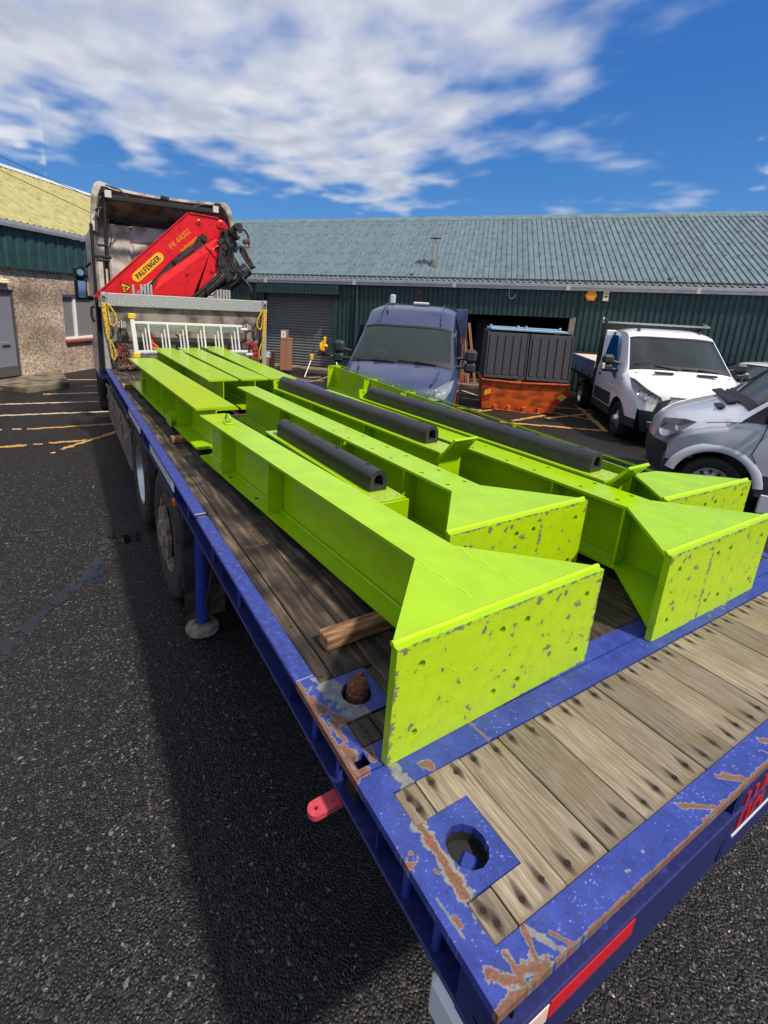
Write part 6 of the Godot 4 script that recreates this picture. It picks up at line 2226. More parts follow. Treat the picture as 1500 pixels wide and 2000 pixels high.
	sb.bar(Vector3(0.905, 1.91, -7.77), Vector3(0.94, 1.40, -7.74), 0.06, 0.035, Vector3.BACK, 0.005)
	obj("stabiliser_bar", sb, M.ladder, l)
	for q in [[0.902, 1.935, -7.77], [0.94, 1.375, -7.74]]:
		var cp := MB.new()
		cp.box(Vector3(q[0], q[1], q[2]), Vector3(0.10, 0.075, 0.06), Basis(Vector3.BACK, -0.05), 0.008)
		obj("end_cap", cp, M.cap, l)

# ---------------------------------------------------------------- vehicles
# Body in its own axes: x to the right, y up, z backwards from the front axle.
# rows: [z, y, half width, crown drop at the edge, edge set-back, kind of the strip up to the next row]
func row_points(r: Array, cols: Array) -> Array:
	var line := []
	for t in cols:
		var a: float = absf(t)
		line.append(Vector3(r[2] * t, r[1] - r[3] * pow(a, 5.0) , r[0] + r[4] * a * a))
	return line

const COLS := [-1.0, -0.97, -0.90, -0.78, -0.6, -0.4, -0.2, 0.0, 0.2, 0.4, 0.6, 0.78, 0.90, 0.97, 1.0]

func van_body(t: Node3D, rows: Array, paint: Material, opt: Dictionary) -> void:
	var pts := []
	for r in rows:
		pts.append(row_points(r, COLS))
	var by := {}
	for i in rows.size() - 1:
		var k: String = rows[i][5]
		by[k] = true
	for k in by:
		if k == "w":
			continue
		var m := MB.new()
		var no := {}
		for i in rows.size() - 1:
			for j in COLS.size() - 1:
				var kind: String = rows[i][5]
				var pillar := j < 1 or j > COLS.size() - 3
				if kind == "w":
					if k != "p" or not pillar:
						no[i * 1000 + j] = true
				elif kind != k:
					no[i * 1000 + j] = true
		m.grid(pts, false, no)
		if m.v.size() == 0:
			continue
		obj({"p": "body_front", "b": "front_bumper", "g": "grille_panel"}.get(k, "body_front"), m, {"p": paint, "b": M.bumper, "g": M.black_pl}[k], t, true)
	# sides follow the edge of the rows
	var zs := []
	var z: float = pts[0][0].z
	var zend: float = rows[rows.size() - 1][0]
	while z < zend:
		zs.append(z)
		z += 0.035
	zs.append(zend)
	for sd in [-1.0, 1.0]:
		var up := []
		var lowr := []
		for zz in zs:
			var i := 0
			while i < pts.size() - 2 and pts[i + 1][0].z < zz:
				i += 1
			var p: Vector3 = pts[i][0]
			var q: Vector3 = pts[i + 1][0]
			var f := clampf((zz - p.z) / maxf(q.z - p.z, 1e-4), 0, 1)
			var e := p.lerp(q, f)
			var yb: float = opt.sill
			for w in opt.wheels:
				var dz: float = (zz - w[0]) / w[2]
				if absf(dz) < 1.0:
					yb = maxf(yb, w[1] + w[2] * sqrt(1.0 - dz * dz))
			var yt: float = minf(maxf(yb, opt.trim), e.y)
			var plan: float = opt.w * (1.0 - opt.round * pow(clampf(1.0 - (zz - zs[0]) / opt.round_len, 0, 1), 2.0))
			var c1 := []
			for s in 9:
				var y := lerpf(e.y, yt, s / 8.0)
				var x: float = plan
				if y > opt.belt:
					x = lerpf(plan, -e.x, clampf((y - opt.belt) / maxf(e.y - opt.belt, 0.02), 0, 1))
				else:
					x = lerpf(plan, minf(-e.x, plan), clampf(1.0 - (e.y - y) / 0.10, 0, 1)) if e.y <= opt.belt else plan
				x += 0.015 * sin(clampf((y - opt.trim) / (opt.belt - opt.trim), 0, 1) * PI)
				if s == 0:
					x = -e.x
				c1.append(Vector3(sd * x, y, zz))
			up.append(c1)
			var c2 := []
			for s in 3:
				c2.append(Vector3(sd * (plan + 0.006), lerpf(yt, minf(yb, yt), s / 2.0), zz))
			lowr.append(c2)
		var m := MB.new()
		m.grid(up, sd < 0)
		obj("body_side", m, paint, t, true)
		var m2 := MB.new()
		m2.grid(lowr, sd < 0)
		obj("sill_trim", m2, M.bumper, t, true)
		for w in opt.wheels:
			var ar := MB.new()
			var rr := []
			for k in 17:
				var a := PI * k / 16.0
				var dy: float = sin(a) * w[2]
				var line := []
				for x in [opt.w + 0.008, opt.w - 0.03, opt.w - 0.30]:
					line.append(Vector3(sd * x, maxf(w[1] + dy, opt.sill), w[0] - cos(a) * w[2]))
				rr.append(line)
			ar.grid(rr, sd > 0)
			obj("wheel_arch", ar, M.bumper, t, true)
	# underside and tail closing
	var cl := MB.new()
	var last: Array = pts[pts.size() - 1]
	cl.box(Vector3(0, opt.sill + 0.10, (zs[0] + zend) * 0.5 + 0.2), Vector3(opt.w * 1.5, 0.06, zend - zs[0] - 0.5))
	obj("floor_pan", cl, M.black_pl, t, true)
	var tail := MB.new()
	tail.box(Vector3(0, (last[7].y + opt.sill) * 0.5, zend - 0.03), Vector3(opt.w * 1.94, last[7].y - opt.sill - 0.06, 0.05), Basis(), 0.02)
	obj("tail_panel", tail, paint, t, true)

func van_screen(t: Node3D, rows: Array, wi: int, wipers: Array) -> void:
	var a := row_points(rows[wi], COLS)
	var b := row_points(rows[wi + 1], COLS)
	var lines := []
	for i in 7:
		var u := lerpf(0.03, 0.97, i / 6.0)
		var line := []
		for j in range(1, COLS.size() - 1):
			line.append(a[j].lerp(b[j], u) + Vector3(0, 0.004 * sin(u * PI), -0.012 * sin(u * PI)))
		lines.append(line)
	var g := MB.new()
	g.grid(lines)
	var gl := obj("windscreen", g, M.glass, t, true)
	# black printed border and seal
	var bd := MB.new()
	var n: int = a.size()
	var e := []
	for q in [[1, 0.0], [2, 0.06], [n - 3, 0.94], [n - 2, 1.0]]:
		e.append(q)
	for seg in [[1, 2, 0.0, 1.0], [n - 3, n - 2, 0.0, 1.0]]:
		var off := Vector3(0, 0.003, -0.006)
		bd.quad(a[seg[0]] + off, a[seg[1]].lerp(a[seg[0]], 0.6 if seg[0] == 1 else 0.0) + off, b[seg[1]].lerp(b[seg[0]], 0.6 if seg[0] == 1 else 0.0) + off, b[seg[0]] + off) if seg[0] == 1 else bd.quad(a[seg[0]].lerp(a[seg[1]], 0.6) + off, a[seg[1]] + off, b[seg[1]] + off, b[seg[0]].lerp(b[seg[1]], 0.6) + off)
	for j in range(1, n - 2):
		var off := Vector3(0, 0.006, -0.010)
		bd.quad(a[j] + off, a[j + 1] + off, a[j + 1].lerp(b[j + 1], 0.12) + off, a[j].lerp(b[j], 0.12) + off)
		bd.quad(a[j].lerp(b[j], 0.95) + off, a[j + 1].lerp(b[j + 1], 0.95) + off, b[j + 1] + off, b[j] + off)
	obj("screen_border", bd, M.black_pl, gl, true)
	for w in wipers:
		var wm := MB.new()
		var p0: Vector3 = a[7].lerp(a[w[0]], w[1]).lerp(b[7], w[2]) + Vector3(0, 0.012, -0.03)
		var p1: Vector3 = a[7].lerp(a[w[3]], w[4]).lerp(b[7].lerp(b[w[3]], w[4]), w[5]) + Vector3(0, 0.012, -0.035)
		wm.bar(p0, p0.lerp(p1, 0.55) + Vector3(0, 0.02, -0.02), 0.018, 0.014)
		wm.bar(p0.lerp(p1, 0.2) + Vector3(0, 0.0, 0.0), p1, 0.014, 0.02)
		obj("wiper", wm, M.black_pl, t, true)

func cabin(t: Node3D, zf: float, zb: float, w: float, ydash: float, ytop: float) -> void:
	var c := MB.new()
	c.box(Vector3(0, ydash - 0.10, zf + 0.28), Vector3(w * 1.8, 0.20, 0.50), Basis(), 0.06)
	c.box(Vector3(0, 0.55, (zf + zb) * 0.5), Vector3(w * 1.8, 0.05, zb - zf))
	c.box(Vector3(0, (ytop + 0.6) * 0.5, zb), Vector3(w * 1.86, ytop - 0.6, 0.04))
	for sd in [-1.0, 1.0]:
		c.box(Vector3(sd * w * 0.90, (ydash + 0.5) * 0.5, (zf + zb) * 0.5), Vector3(0.05, ydash - 0.5, zb - zf))
	obj("dashboard", c, M.cabin, t, true)
	for x in [0.46, -0.30, -0.62]:
		var s := MB.new()
		s.box(Vector3(x, ydash - 0.32, zb - 0.50), Vector3(0.44, 0.16, 0.5), Basis(), 0.06)
		s.box(Vector3(x, ydash + 0.02, zb - 0.22), Vector3(0.42, 0.66, 0.14), Basis(Vector3.RIGHT, 0.18), 0.06)
		s.box(Vector3(x, ydash + 0.42, zb - 0.14), Vector3(0.24, 0.18, 0.10), Basis(Vector3.RIGHT, 0.18), 0.04)
		obj("seat", s, M.seat, t, true)
	var sw := MB.new()
	var ring := []
	for k in 25:
		var a := TAU * k / 24.0
		ring.append(Vector3(0.46 + 0.20 * cos(a), ydash + 0.04 + 0.16 * sin(a), zf + 0.66 - 0.09 * sin(a)))
	sw.tube(ring, 0.016, 8)
	sw.bar(Vector3(0.28, ydash + 0.03, zf + 0.66), Vector3(0.64, ydash + 0.03, zf + 0.66), 0.05, 0.02)
	sw.bar(Vector3(0.46, ydash + 0.03, zf + 0.66), Vector3(0.46, ydash - 0.12, zf + 0.45), 0.08, 0.06)
	obj("steering_wheel", sw, M.black_pl, t, true)

func road_wheel(t: Node3D, c: Vector3, sd: float, r: float, style: int) -> void:
	var ax := Vector3(sd, 0, 0)
	var m := MB.new()
	var k := r * 0.62
	m.lathe([[k, -0.12], [r * 0.93, -0.12], [r, -0.08], [r, 0.07], [r * 0.96, 0.10], [r * 0.85, 0.115], [r * 0.70, 0.11], [k, 0.09]], c, ax, 32)
	var o := obj("wheel", m, M.tyre_dark, t, true)
	var h := MB.new()
	if style == 0:
		h.lathe([[k, 0.09], [k * 0.94, 0.085], [k * 0.85, 0.03], [k * 0.62, 0.02], [k * 0.55, 0.055], [k * 0.30, 0.06], [k * 0.28, 0.10], [0.0, 0.105]], c, ax, 28)
		obj("rim", h, M.alloy, o, true)
		var s := MB.new()
		for i in 10:
			var d := Vector3(0, cos(TAU * i / 10), sin(TAU * i / 10))
			s.cyl(c + d * k * 0.72 + ax * 0.02, c + d * k * 0.72 + ax * 0.030, k * 0.11, 10)
		obj("rim_holes", s, M.black_pl, o, true)
	else:
		h.lathe([[k, 0.09], [k * 0.93, 0.09], [k * 0.90, 0.0], [0.0, -0.02]], c, ax, 28)
		obj("rim", h, M.tyre_dark, o, true)
		var s := MB.new()
		for i in 12:
			var a := TAU * i / 12.0
			var d := Vector3(0, cos(a), sin(a))
			s.bar(c + d * k * 0.40 + ax * 0.075, c + d * k * 0.88 + ax * 0.055, 0.035, 0.012, ax, 0.003)
		s.lathe([[k * 0.46, 0.05], [k * 0.46, 0.09], [k * 0.38, 0.115], [k * 0.30, 0.15], [0.0, 0.155]], c, ax, 24)
		obj("hub", s, M.alloy, o, true)

func mirror_pod(t: Node3D, p: Vector3, s: Vector3, root: Vector3) -> void:
	var m := MB.new()
	m.box(p + Vector3(0, s.y * 0.22, 0), Vector3(s.x, s.y * 0.56, s.z), Basis(), 0.05)
	m.box(p - Vector3(0, s.y * 0.27, -0.005), Vector3(s.x * 0.96, s.y * 0.46, s.z * 0.95), Basis(), 0.045)
	m.tube([root + Vector3(0, 0.05, 0), p + Vector3(0, 0.06, 0)], 0.030, 8)
	m.tube([root - Vector3(0, 0.09, 0), p - Vector3(0, 0.10, 0)], 0.026, 8)
	obj("door_mirror", m, M.bumper, t, true)

func headlamp(t: Node3D, pts: Array, inner: Array, nrm: Vector3) -> void:
	# pts: outline of the lens; inner: [centre, radius] bowls
	var c := Vector3.ZERO
	for p in pts:
		c += p
	c /= pts.size()
	var h := MB.new()
	for i in pts.size():
		h.tri(c - nrm * 0.015, pts[i], pts[(i + 1) % pts.size()])
	var o := obj("headlight", h, M.lamp_dark, t, true)
	for q in inner:
		var b := MB.new()
		b.lathe([[0.0, -0.02], [q[1] * 0.55, -0.012], [q[1], 0.014], [q[1] * 1.1, 0.016]], q[0], nrm, 18)
		obj("reflector", b, M.chrome, o, true)
	var g := MB.new()
	for i in pts.size():
		g.tri(c + nrm * 0.028, pts[i] + nrm * 0.010, pts[(i + 1) % pts.size()] + nrm * 0.010)
	obj("lens", g, M.lens, o, true)

func mirror_x(pts: Array) -> Array:
	var r := []
	for p in pts:
		r.append(Vector3(-p.x, p.y, p.z))
	r.reverse()
	return r

func vehicles() -> void:
	# slate blue panel van
	var v := thing("panel_van", "slate blue high roof panel van parked with its nose towards the lorry", "van", Vector3(4.96, 0, -6.70), deg_to_rad(135.4))
	var rows := [[-0.86, 0.30, 0.78, 0.0, 0.10, "b"], [-0.90, 0.55, 0.84, 0.0, 0.12, "b"], [-0.88, 0.74, 0.86, 0.0, 0.14, "p"], [-0.84, 0.92, 0.86, 0.0, 0.16, "p"], [-0.76, 1.06, 0.86, 0.02, 0.16, "p"], [-0.60, 1.15, 0.87, 0.05, 0.14, "p"], [-0.36, 1.235, 0.885, 0.06, 0.11, "p"], [-0.10, 1.315, 0.90, 0.06, 0.09, "p"], [0.0, 1.345, 0.90, 0.05, 0.08, "w"], [0.76, 1.955, 0.805, 0.05, 0.07, "p"], [0.90, 2.06, 0.80, 0.05, 0.07, "p"], [1.08, 2.20, 0.795, 0.06, 0.06, "p"], [1.22, 2.265, 0.79, 0.08, 0.05, "p"], [1.5, 2.315, 0.79, 0.09, 0.03, "p"], [2.2, 2.335, 0.79, 0.09, 0.0, "p"], [4.6, 2.335, 0.79, 0.09, 0.0, "p"]]
	van_body(v, rows, M.van_blue, {"sill": 0.30, "trim": 0.52, "belt": 1.22, "w": 0.99, "round": 0.10, "round_len": 0.6, "wheels": [[0.0, 0.34, 0.41], [3.6, 0.34, 0.41]]})
	van_screen(v, rows, 8, [[8, 0.5, 0.02, 12, 0.95, 0.03], [3, 0.9, 0.02, 8, 0.2, 0.06]])
	cabin(v, -0.02, 1.35, 0.86, 1.28, 2.05)
	mirror_pod(v, Vector3(1.16, 1.44, 0.30), Vector3(0.20, 0.40, 0.14), Vector3(0.93, 1.42, 0.28))
	mirror_pod(v, Vector3(-1.16, 1.44, 0.30), Vector3(0.20, 0.40, 0.14), Vector3(-0.93, 1.42, 0.28))
	var hl := [Vector3(-0.56, 0.86, -0.80), Vector3(-0.82, 0.90, -0.72), Vector3(-0.90, 1.02, -0.56), Vector3(-0.93, 1.17, -0.34), Vector3(-0.84, 1.14, -0.48), Vector3(-0.62, 1.02, -0.72)]
	for i in hl.size():
		hl[i] += Vector3(-0.012, 0.02, -0.02)
	var nrm := Vector3(-0.55, 0.35, -0.75).normalized()
	headlamp(v, hl, [[Vector3(-0.74, 0.98, -0.70), 0.075], [Vector3(-0.86, 1.06, -0.53), 0.05]], nrm)
	headlamp(v, mirror_x(hl), [[Vector3(0.74, 0.98, -0.70), 0.075], [Vector3(0.86, 1.06, -0.53), 0.05]], Vector3(0.55, 0.35, -0.75).normalized())
	var gr := MB.new()
	for k in 4:
		gr.box(Vector3(0, 0.70 + 0.06 * k, -0.885 + 0.012 * k), Vector3(0.86 - 0.05 * k, 0.025, 0.03), Basis(), 0.006)
	obj("grille", gr, M.black_pl, v, true)
	var rb := MB.new()
	for sx in [-0.55, 0.55]:
		rb.tube([Vector3(sx * 1.06, 1.995, 0.80), Vector3(sx * 1.03, 2.13, 0.97), Vector3(sx, 2.262, 1.20), Vector3(sx, 2.32, 1.5), Vector3(sx, 2.34, 2.2), Vector3(sx, 2.34, 4.5)], 0.012, 6)
	obj("roof_rib", rb, M.van_blue, v, true)
	var cr := MB.new()
	for sx in [-0.68, 0.68]:
		cr.tube([Vector3(sx, 1.30, -0.14), Vector3(sx * 0.97, 1.215, -0.42), Vector3(sx * 0.90, 1.12, -0.66)], 0.016, 6)
	obj("bonnet_crease", cr, M.van_blue, v, true)
	var an := MB.new()
	an.tube([Vector3(0.46, 2.18, 1.05), Vector3(0.46, 2.34, 1.14), Vector3(0.47, 2.47, 1.22)], 0.008, 6, 0.004)
	an.box(Vector3(0.46, 2.19, 1.05), Vector3(0.04, 0.03, 0.06), Basis(), 0.01)
	obj("aerial", an, M.black_pl, v, true)
	var bc := MB.new()
	bc.box(Vector3(0.47, 2.42, 1.65), Vector3(0.10, 0.17, 0.08), Basis(), 0.015)
	bc.box(Vector3(-0.10, 2.36, 1.6), Vector3(0.30, 0.05, 0.10), Basis(), 0.015)
	obj("roof_lamp", bc, M.white_pl, v, true)
	for sd in [-1.0, 1.0]:
		for z in [0.0, 3.6]:
			road_wheel(v, Vector3(sd * 0.86, 0.34, z), sd, 0.34, 0)
		var sg := MB.new()
		sg.prism([Vector2(0.62, 1.30), Vector2(1.30, 1.30), Vector2(1.30, 1.90), Vector2(1.02, 1.90)], Vector3(sd * 0.965, 0, 0), Vector3.BACK, Vector3.UP, Vector3(sd * 0.02, 0, 0))
		obj("side_window", sg, M.dark_glass, v, true)

	# white tipper
	var w := thing("tipper_truck", "white single cab tipper with blue grey dropside bed, parked against the green wall", "truck", Vector3(10.22, 0, -4.84), deg_to_rad(137.1))
	var r2 := [[-0.90, 0.28, 0.74, 0.0, 0.16, "b"], [-0.98, 0.45, 0.80, 0.0, 0.20, "b"], [-0.99, 0.64, 0.83, 0.0, 0.22, "b"], [-0.97, 0.69, 0.84, 0.0, 0.22, "p"], [-0.93, 0.93, 0.86, 0.02, 0.24, "p"], [-0.84, 1.06, 0.86, 0.04, 0.25, "p"], [-0.62, 1.165, 0.88, 0.07, 0.22, "p"], [-0.38, 1.255, 0.90, 0.08, 0.18, "p"], [-0.18, 1.335, 0.905, 0.06, 0.15, "p"], [-0.08, 1.375, 0.90, 0.05, 0.13, "w"], [0.70, 1.965, 0.775, 0.04, 0.07, "p"], [0.80, 2.03, 0.77, 0.05, 0.06, "p"], [0.95, 2.085, 0.765, 0.07, 0.05, "p"], [1.25, 2.115, 0.765, 0.08, 0.02, "p"], [1.72, 2.105, 0.765, 0.08, 0.0, "p"], [1.80, 2.06, 0.76, 0.08, 0.0, "p"]]
	van_body(w, r2, M.van_white, {"sill": 0.34, "trim": 0.50, "belt": 1.25, "w": 0.985, "round": 0.13, "round_len": 0.7, "wheels": [[0.0, 0.35, 0.44]]})
	van_screen(w, r2, 9, [[8, 0.4, 0.02, 13, 0.9, 0.16], [3, 0.9, 0.02, 8, 0.1, 0.05]])
	cabin(w, -0.10, 1.70, 0.86, 1.30, 2.0)
	var pw := MB.new()
	pw.box(Vector3(-0.12, 1.335, 0.10), Vector3(0.30, 0.006, 0.16), Basis(Vector3.RIGHT, 0.5))
	obj("dashboard_paper", pw, M.paper, w, true)
	var bg := MB.new()
	for i in 9:
		bg.box(Vector3(0.55 - 0.055 * i, 1.72, 1.672), Vector3(0.008, 0.42, 0.006))
	for i in 7:
		bg.box(Vector3(0.33, 1.54 + 0.06 * i, 1.672), Vector3(0.48, 0.008, 0.006))
	bg.box(Vector3(0.33, 1.72, 1.678), Vector3(0.50, 0.44, 0.003))
	obj("bulkhead_window", bg, M.white_pl, w, true)
	var gz := MB.new()
	for i in 5:
		var hw := 0.50 - 0.028 * absf(i - 2.0)
		gz.box(Vector3(0, 0.735 + 0.060 * i, -1.0 + 0.014 * i), Vector3(hw * 2.0, 0.028, 0.035), Basis(), 0.008)
	var gp := []
	for p in [[-0.58, 0.84], [-0.50, 0.98], [-0.40, 1.035], [0.40, 1.035], [0.50, 0.98], [0.58, 0.84], [0.52, 0.73], [0.40, 0.70], [-0.40, 0.70], [-0.52, 0.73]]:
		gp.append(Vector2(p[0], p[1]))
	var gb := MB.new()
	gb.prism(gp, Vector3(0, 0, -0.955) , Vector3.LEFT, Vector3(0, 1, 0.18), Vector3(0, 0, -0.03))
	var gbo := obj("grille", gb, M.black_pl, w, true)
	obj("grille_bar", gz, M.bumper, gbo, true)
	var h2 := [Vector3(0.52, 0.84, -0.925), Vector3(0.72, 0.83, -0.86), Vector3(0.84, 0.90, -0.72), Vector3(0.93, 1.02, -0.50), Vector3(0.955, 1.22, -0.32), Vector3(0.90, 1.20, -0.46), Vector3(0.76, 1.07, -0.72), Vector3(0.56, 0.95, -0.89)]
	for i in h2.size():
		h2[i] += Vector3(0.012, 0.012, -0.03)
	var n2 := Vector3(0.62, 0.30, -0.72).normalized()
	headlamp(w, h2, [[Vector3(0.72, 0.93, -0.83), 0.07], [Vector3(0.62, 0.90, -0.90), 0.045], [Vector3(0.84, 0.99, -0.70), 0.055]], n2)
	headlamp(w, mirror_x(h2), [[Vector3(-0.72, 0.93, -0.83), 0.07], [Vector3(-0.84, 0.99, -0.70), 0.055]], Vector3(-0.62, 0.30, -0.72).normalized())
	for sx in [-0.36, 0.36]:
		var vt := MB.new()
		vt.bar(Vector3(sx - 0.16, 1.335, -0.235), Vector3(sx + 0.16, 1.335, -0.235), 0.065, 0.018, Vector3(0, 1, -0.35))
		obj("bonnet_vent", vt, M.black_pl, w, true)
	for sx in [-0.56, 0.56]:
		var rl := MB.new()
		rl.lathe([[0.04, 0.0], [0.036, 0.02], [0.02, 0.035], [0.0, 0.038]], Vector3(sx, 2.075, 0.95), Vector3.UP, 12)
		obj("roof_marker", rl, M.black_pl, w, true)
	var fg := MB.new()
	fg.box(Vector3(0.62, 0.46, -0.93), Vector3(0.26, 0.12, 0.03), Basis(Vector3.UP, 0.25), 0.012)
	fg.box(Vector3(-0.62, 0.46, -0.93), Vector3(0.26, 0.12, 0.03), Basis(Vector3.UP, -0.25), 0.012)
	fg.box(Vector3(0, 0.45, -0.985), Vector3(0.8, 0.14, 0.02), Basis(), 0.008)
	obj("bumper_intake", fg, M.black_pl, w, true)
	for sd in [-1.0, 1.0]:
		road_wheel(w, Vector3(sd * 0.86, 0.35, 0.0), sd, 0.35, 1)
		road_wheel(w, Vector3(sd * 0.86, 0.35, 3.15), sd, 0.35, 0)
		mirror_pod(w, Vector3(sd * 1.18, 1.40, 0.42), Vector3(0.22, 0.34, 0.15), Vector3(sd * 0.95, 1.36, 0.40))
		var ind := MB.new()
		ind.box(Vector3(sd * 1.27, 1.34, 0.345), Vector3(0.06, 0.12, 0.04), Basis(Vector3.UP, sd * 0.4), 0.012)
		obj("mirror_indicator", ind, M.lamp_lens, w, true)
		var sg := MB.new()
		var top := Vector3(sd * -0.135, 0.58, 0)
		sg.prism([Vector2(0.30, 1.10), Vector2(0.62, 1.20), Vector2(1.50, 1.32), Vector2(1.50, 1.88), Vector2(1.35, 1.95), Vector2(1.05, 1.93), Vector2(0.72, 1.62)], Vector3(sd * (0.985 + 0.135 * 1.30 / 0.75), 0, 0), Vector3.BACK, Vector3(-sd * 0.175, 1, 0), Vector3(sd * 0.008, 0, 0))
		var sgo := obj("side_window", sg, M.blue_glass if sd > 0 else M.dark_glass, w, true)
		var dh := MB.new()
		dh.box(Vector3(sd * 1.0, 1.08, 1.48), Vector3(0.03, 0.04, 0.16), Basis(), 0.01)
		dh.box(Vector3(sd * 0.998, 0.99, 0.55), Vector3(0.015, 0.045, 0.03), Basis(), 0.006)
		obj("door_handle", dh, M.bumper, w, true)
		var mould := MB.new()
		mould.box(Vector3(sd * 0.994, 0.66, 1.1), Vector3(0.02, 0.26, 1.25), Basis(), 0.01)
		obj("side_moulding", mould, M.bumper, w, true)
		# dropside with ribs and latches
		var ds := MB.new()
		ds.box(Vector3(sd * 1.02, 1.20, 3.35), Vector3(0.03, 0.20, 2.72), Basis(), 0.006)
		ds.box(Vector3(sd * 1.02, 1.0, 3.35), Vector3(0.03, 0.19, 2.72), Basis(), 0.006)
		ds.box(Vector3(sd * 1.022, 1.10, 3.35), Vector3(0.04, 0.025, 2.72), Basis(), 0.006)
		var dso := obj("dropside", ds, M.tip_blue, w, true)
		for z in [2.15, 2.9, 3.65]:
			var la := MB.new()
			la.box(Vector3(sd * 1.045, 0.96, z), Vector3(0.02, 0.11, 0.03))
			obj("latch", la, M.black_pl, dso, true)
	var bd := MB.new()
	bd.box(Vector3(0, 0.86, 3.35), Vector3(2.0, 0.08, 2.75))
	bd.box(Vector3(0, 0.62, 2.8), Vector3(0.8, 0.22, 3.6))
	bd.box(Vector3(0, 1.1, 4.72), Vector3(2.06, 0.44, 0.04))
	bd.box(Vector3(0, 0.5, 3.15), Vector3(1.7, 0.1, 0.1))
	bd.box(Vector3(0, 1.45, 1.93), Vector3(1.98, 1.5, 0.05), Basis(), 0.01)
	for sx in [-0.98, 0.98]:
		bd.box(Vector3(sx, 1.5, 1.90), Vector3(0.07, 1.55, 0.10), Basis(), 0.01)
	for sd in [-1.0, 1.0]:
		bd.box(Vector3(sd * 0.86, 0.78, 3.15), Vector3(0.30, 0.05, 0.9), Basis(), 0.02)
	obj("bed_frame", bd, M.black_steel, w, true)
	var rk := MB.new()
	rk.bar(Vector3(-1.0, 2.20, 1.62), Vector3(1.0, 2.20, 1.62), 0.05, 0.04)
	rk.bar(Vector3(-0.98, 2.24, 1.90), Vector3(-1.0, 2.20, 1.62), 0.03, 0.03)
	rk.bar(Vector3(1.02, 2.30, 1.92), Vector3(1.02, 2.18, 1.86), 0.03, 0.02)
	obj("roof_bar", rk, M.galv, w, true)
	var ld := MB.new()
	ld.quad(Vector3(-0.99, 1.10, 2.0), Vector3(-0.99, 1.27, 4.69), Vector3(0.99, 1.27, 4.69), Vector3(0.99, 1.08, 2.0))
	ld.box(Vector3(0, 1.0, 3.35), Vector3(1.98, 0.18, 2.66))
	var lo := obj("board_load", ld, M.plaster)
	lo.transform = w.transform
	tag(lo, "pale speckled boards lying in the white tipper's bed", "boards")

	# silver van at the right edge
	var s := thing("panel_van", "silver panel van at the right edge of the yard, its nose behind the longest column", "van", Vector3(7.66, 0, -3.12), deg_to_rad(31.0))
	var r3 := [[-0.64, 0.34, 0.70, 0.0, 0.14, "b"], [-0.69, 0.55, 0.74, 0.0, 0.17, "b"], [-0.68, 0.74, 0.76, 0.0, 0.18, "p"], [-0.65, 0.92, 0.77, 0.02, 0.18, "p"], [-0.58, 1.04, 0.78, 0.04, 0.18, "p"], [-0.44, 1.13, 0.81, 0.07, 0.15, "p"], [-0.22, 1.22, 0.85, 0.09, 0.11, "p"], [0.02, 1.30, 0.87, 0.09, 0.09, "p"], [0.14, 1.34, 0.87, 0.06, 0.08, "w"], [0.85, 1.98, 0.80, 0.05, 0.07, "p"], [1.05, 2.14, 0.79, 0.06, 0.05, "p"], [1.4, 2.24, 0.78, 0.09, 0.02, "p"], [2.4, 2.26, 0.78, 0.09, 0.0, "p"], [4.6, 2.26, 0.78, 0.09, 0.0, "p"]]
	van_body(s, r3, M.van_silver, {"sill": 0.30, "trim": 0.56, "belt": 1.18, "w": 0.96, "round": 0.15, "round_len": 0.5, "wheels": [[0.0, 0.35, 0.42], [3.3, 0.35, 0.42]]})
	van_screen(s, r3, 8, [[8, 0.4, 0.02, 12, 0.9, 0.08]])
	cabin(s, 0.10, 1.4, 0.82, 1.24, 2.0)
	var h3 := [Vector3(-0.64, 0.77, -0.63), Vector3(-0.78, 0.77, -0.56), Vector3(-0.90, 0.93, -0.40), Vector3(-0.945, 1.09, -0.24), Vector3(-0.88, 1.10, -0.36), Vector3(-0.66, 1.05, -0.56)]
	for i in h3.size():
		h3[i] += Vector3(-0.02, 0.01, -0.03)
	var n3 := Vector3(-0.72, 0.22, -0.65).normalized()
	headlamp(s, h3, [[Vector3(-0.78, 0.92, -0.55), 0.075], [Vector3(-0.87, 1.0, -0.42), 0.05]], n3)
	headlamp(s, mirror_x(h3), [[Vector3(0.78, 0.92, -0.55), 0.075]], Vector3(0.72, 0.22, -0.65).normalized())
	for sd in [-1.0, 1.0]:
		for z in [0.0, 3.3]:
			road_wheel(s, Vector3(sd * 0.84, 0.34, z), sd, 0.34, 0)
		# flared arch lip, door seam, quarter window, mirror
		var al := MB.new()
		var rr := []
		for k in 21:
			var a := lerpf(0.28, PI - 0.10, k / 20.0)
			var line := []
			for q in [[0.415, 0.012], [0.43, 0.026], [0.49, 0.024], [0.52, 0.0]]:
				line.append(Vector3(sd * (0.96 + q[1]), 0.35 + sin(a) * q[0], 0.0 - cos(a) * q[0]))
			rr.append(line)
		al.grid(rr, sd > 0)
		obj("arch_lip", al, M.van_silver, s, true)
		var dm := MB.new()
		dm.tube([Vector3(sd * 0.972, 1.19, 0.40), Vector3(sd * 0.976, 1.0, 0.37), Vector3(sd * 0.976, 0.80, 0.32), Vector3(sd * 0.974, 0.70, 0.38)], 0.005, 5)
		dm.tube([Vector3(sd * 0.93, 1.10, -0.18), Vector3(sd * 0.965, 1.14, 0.0), Vector3(sd * 0.972, 1.165, 0.18)], 0.005, 5)
		obj("door_seam", dm, M.black_pl, s, true)
		var wn := MB.new()
